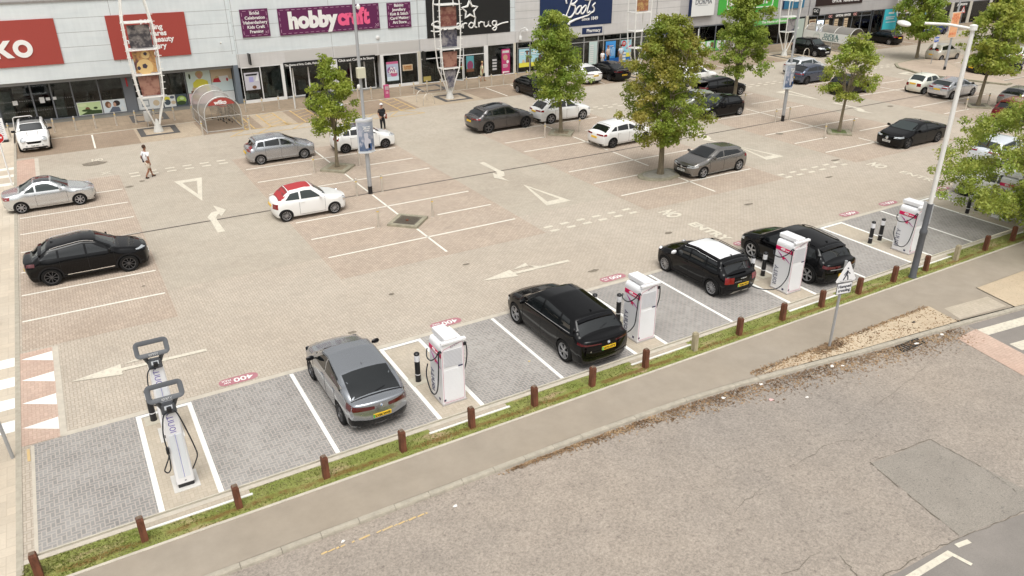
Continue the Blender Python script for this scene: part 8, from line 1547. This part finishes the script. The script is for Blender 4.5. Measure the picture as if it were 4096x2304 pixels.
def person(x, y, rz, lb, J, skin, top=None, bottom=None, shoes=None, hair=HAIR, hairlen=0, scale=1., dress=None, extra=None, z=.0):
    """J: joints in metres, facing +X; keys: hipL/R, kneeL/R, ankL/R, toeL/R, elbL/R, wrL/R"""
    t = thing('person', lb, 'person', (x, y, z), rz, 'people in the car park'); t.scale = (scale,)*3
    pel = (0, 0, .95); w1 = (.0, 0, 1.12); ch = (.01, 0, 1.34); nk = (.0, 0, 1.50); nk2 = (.015, 0, 1.56); hd = (.03, 0, 1.66); hd2 = (.03, 0, 1.76); C = [[(pel, (.17, .125)), (w1, (.16, .125)), (ch, (.19, .135)), (nk, (.065, .065)), (nk2, (.055, .055)), (hd, (.082, .095)), (hd2, (.07, .085))]]
    for s_, sd in ((1, 'L'), (-1, 'R')):
        hp = (0, s_*.09, .90); C.append([(pel, (.17, .125)), (hp, .10), (J['knee'+sd], .062), (J['ank'+sd], .042), (J['toe'+sd], (.045, .032))])
        sh = (0, s_*.185, 1.42); el, wr = J['elb'+sd], J['wr'+sd]; d = (Vector(wr)-Vector(el)).normalized(); pm = tuple(Vector(wr)+d*.06); C.append([(ch, (.19, .135)), (sh, .068), (el, .05), (wr, .028), (pm, (.036, .02))])
        side = d.cross(Vector((1, 0, 0))).normalized() if abs(d.x) < .9 else Vector((0, 0, 1)); fw = side.cross(d).normalized()
        for k, L_ in enumerate((.070, .082, .078, .062)): b = Vector(pm)+fw*(.024-.016*k); q = b+d*L_*.55; e = q+d*L_*.40+side*.018*s_; C.append([(pm, (.036, .02)), (tuple(q), .0095), (tuple(e), .0085)])
        tb = Vector(wr)+d*.02; q = tb+fw*.038+d*.03; C.append([(wr, .028), (tuple(q), .011), (tuple(q+d*.03), .0095)])
    link('body', skin_mesh(C, skin, 1), t)
    mb = MB()      # face: nose, eyes, ears
    mb.tube([(.11, 0, 1.70), (.135, 0, 1.665)], [.008, .014], skin, 6)
    for s_ in (1, -1): mb.lathe([(.002, -.008), (.008, 0), (.002, .008)], PTX, 6, M=T(.108, s_*.033, 1.70)); mb.tube([(.02, s_*.085, 1.70), (.02, s_*.095, 1.67)], .014, skin, 6)
    mb.box((.108, -.022, 1.612), (.114, .022, 1.62), mat('lips', (.35, .10, .09), .6)); mb.obj('face', t)
    if hair:
        mb = MB(); mb.lathe([(.003, .115), (.07, .10), (.10, .05), (.105, .0), (.098, -.03)], hair, 14, M=T(.012, 0, 1.735) @ Matrix.Rotation(-.35, 4, 'Y') @ Matrix.Scale(.88, 4, (0, 1, 0)), ends=False)
        if hairlen: mb.lathe([(.09, .0), (.10, -.08), (.09, -hairlen), (.02, -hairlen-.02)], hair, 12, M=T(-.03, 0, 1.74) @ Matrix.Scale(.7, 4, (1, 0, 0)), ends=False)
        mb.obj('hair', t)
    if top:
        m, slv = top; TC = [[((0, 0, .88), (.21, .165)), ((0, 0, 1.12), (.19, .15)), ((.01, 0, 1.34), (.215, .155)), ((0, 0, 1.475), (.10, .09))]]
        for s_, sd in ((1, 'L'), (-1, 'R')):
            sh = (0, s_*.185, 1.415); e = Vector(J['elb'+sd]); q = Vector(sh).lerp(e, .72 if slv == 0 else 1.0); ch_ = [((.01, 0, 1.34), (.215, .155)), (sh, .085), (tuple(q), .078)]
            if slv: ch_.append((tuple(e.lerp(Vector(J['wr'+sd]), .85)), .045))
            TC.append(ch_)
        link('shirt', skin_mesh(TC, m, 1), t)
    if bottom:
        m, ln = bottom; BC = [[((0, 0, 1.02), (.17, .13)), ((0, 0, .95), (.19, .15))]]
        for s_, sd in ((1, 'L'), (-1, 'R')):
            hp = (0, s_*.09, .88); k_ = Vector(J['knee'+sd]); c_ = [((0, 0, .95), (.19, .15)), (hp, .125)]
            c_.append((tuple(Vector(hp).lerp(k_, .92)), .10)) if not ln else c_.extend([(tuple(k_), .078), (tuple(k_.lerp(Vector(J['ank'+sd]), .95)), .062)])
            BC.append(c_)
        link('shorts' if not ln else 'trousers', skin_mesh(BC, m, 1), t)
    if dress: link('dress', skin_mesh([[((.01, 0, 1.42), (.17, .11)), ((0, 0, 1.15), (.16, .12)), ((0, 0, .85), (.21, .17)), ((0, 0, .42), (.27, .22))], [((.01, 0, 1.42), (.17, .11)), ((0, .185, 1.40), .07), (J['elbL'], .055)], [((.01, 0, 1.42), (.17, .11)), ((0, -.185, 1.40), .07), (J['elbR'], .055)]], dress, 1), t)
    if shoes:
        for sd in 'LR': a = Vector(J['ank'+sd]); b = Vector(J['toe'+sd]); d = (b-a); d.z = 0; d.normalize(); p0 = a-d*.06+Vector((0, 0, -.03)); p0.z = max(.045, p0.z-.02); link('shoe', skin_mesh([[(tuple(p0), (.045, .042)), (tuple(Vector((b.x, b.y, .04))), (.05, .035)), (tuple(Vector((b.x, b.y, .035))+d*.06), (.04, .03))]], shoes, 1), t)
    if extra: extra(t, J)
    return t
STRIDE = dict(kneeL=(.16, .08, .50), ankL=(.22, .05, .09), toeL=(.35, .05, .05), kneeR=(.0, -.08, .49), ankR=(-.24, -.04, .13), toeR=(-.13, -.04, .04), elbL=(-.10, .27, 1.13), wrL=(.04, .30, .90), elbR=(-.04, -.28, 1.14), wrR=(-.02, -.30, .88))
STAND = dict(kneeL=(.02, .10, .49), ankL=(0, .10, .09), toeL=(.13, .11, .04), kneeR=(.02, -.10, .49), ankR=(0, -.10, .09), toeR=(.13, -.11, .04), elbL=(-.03, .27, 1.14), wrL=(.08, .26, .90), elbR=(-.03, -.27, 1.14), wrR=(.10, -.22, .92))
TEE = mat('white_tee_shirt', (.85, .85, .86), .8); SHO = mat('beige_shorts', (.62, .54, .44), .85); BLKC = mat('black_cloth', (.012, .012, .014), .85); NAVB = mat('navy_strap', (.03, .06, .14), .7); SAND_ = mat('black_sandals', (.02, .02, .025), .7)
def strap(t, J):
    mb = MB(); mb.tube([(-.02, .10, 1.49), (-.13, .02, 1.36), (-.15, -.10+.24, 1.15), (-.06, .20, 1.0)], .012, NAVB, 5); mb.tube([(-.02, .10, 1.49), (.13, .10, 1.3), (.10, .2, 1.05)], .012, NAVB, 5); mb.bbox((-.10, .17, .86), (.06, .23, 1.06), mat('dark_navy_bag', (.015, .025, .06), .6), .02); mb.obj('shoulder_bag', t)
person(3.36, 45.25, math.radians(28), 'man in white tee shirt and beige shorts striding across the car park', STRIDE, SKIN2, (TEE, 0), (SHO, 0), SAND_, extra=strap, scale=1.0)
def cap(t, J):
    mb = MB(); mb.lathe([(.002, .10), (.06, .09), (.095, .04), (.10, .0)], TEE, 14, M=T(.02, 0, 1.745), ends=False); mb.box((.08, -.06, 1.735), (.19, .06, 1.75), BLKC); mb.obj('cap', t)
    mb = MB(); mb.bbox((.08, -.12, 1.0), (.22, .14, 1.32), BLKC, .04); mb.bbox((.15, .02, .98), (.24, .16, 1.10), TEE, .02); mb.obj('held_jacket', t); mb = MB(); mb.bbox((-.02, .22, .78), (.12, .36, 1.10), mat('rust_red_bag', (.30, .07, .03), .8), .05); mb.obj('rust_bag', t)
CAPJ = dict(STAND, elbL=(.06, .28, 1.14), wrL=(.22, .12, 1.06), kneeL=(.10, .09, .50), ankL=(.12, .09, .09), toeL=(.25, .09, .04))
person(18.25, 48.3, math.radians(-75), 'person in white cap and black clothes carrying a jacket behind the white hatchback', CAPJ, SKIN, (BLKC, 0), (BLKC, 1), BLKC, hair=None, extra=cap)
def hbag(t, J): mb = MB(); mb.bbox((-.02, -.34, .50), (.20, -.20, .78), BLKC, .04); mb.tube([(.0, -.27, .78), (.08, -.27, .92), (.16, -.27, .78)], .01, BLKC, 5); mb.obj('handbag', t)
person(32.1, 59.9, math.radians(-15), 'person in a long pale yellow dress with a black handbag before the chemist', STRIDE, SKIN, None, None, mat('tan_shoes', (.35, .22, .12), .7), hair=mat('fair_hair', (.45, .30, .14), .8), dress=mat('pale_yellow_dress', (.66, .64, .40), .85), extra=hbag, scale=.93, z=.02)
person(46.35, 60.9, math.radians(-80), 'person in a light vest and black trousers standing by the chemist entrance', STAND, SKIN, (mat('cream_vest', (.60, .50, .44), .8), 0), (BLKC, 1), BLKC, hair=mat('auburn_hair', (.20, .09, .04), .8), hairlen=.12, z=.02, scale=.97)
person(45.55, 60.7, math.radians(-100), 'child in a white tee shirt beside the person in black trousers', STAND, SKIN, (TEE, 0), (mat('pale_grey_shorts', (.5, .5, .5), .8), 0), BLKC, scale=.78, z=.02)
person(47.7, 60.65, math.radians(80), 'person in pale blue tee shirt and tan trousers facing the shop poster', STAND, SKIN, (mat('pale_blue_tee', (.55, .66, .76), .8), 0), (mat('tan_trousers', (.50, .38, .26), .8), 1), BLKC, z=.02, scale=.97)
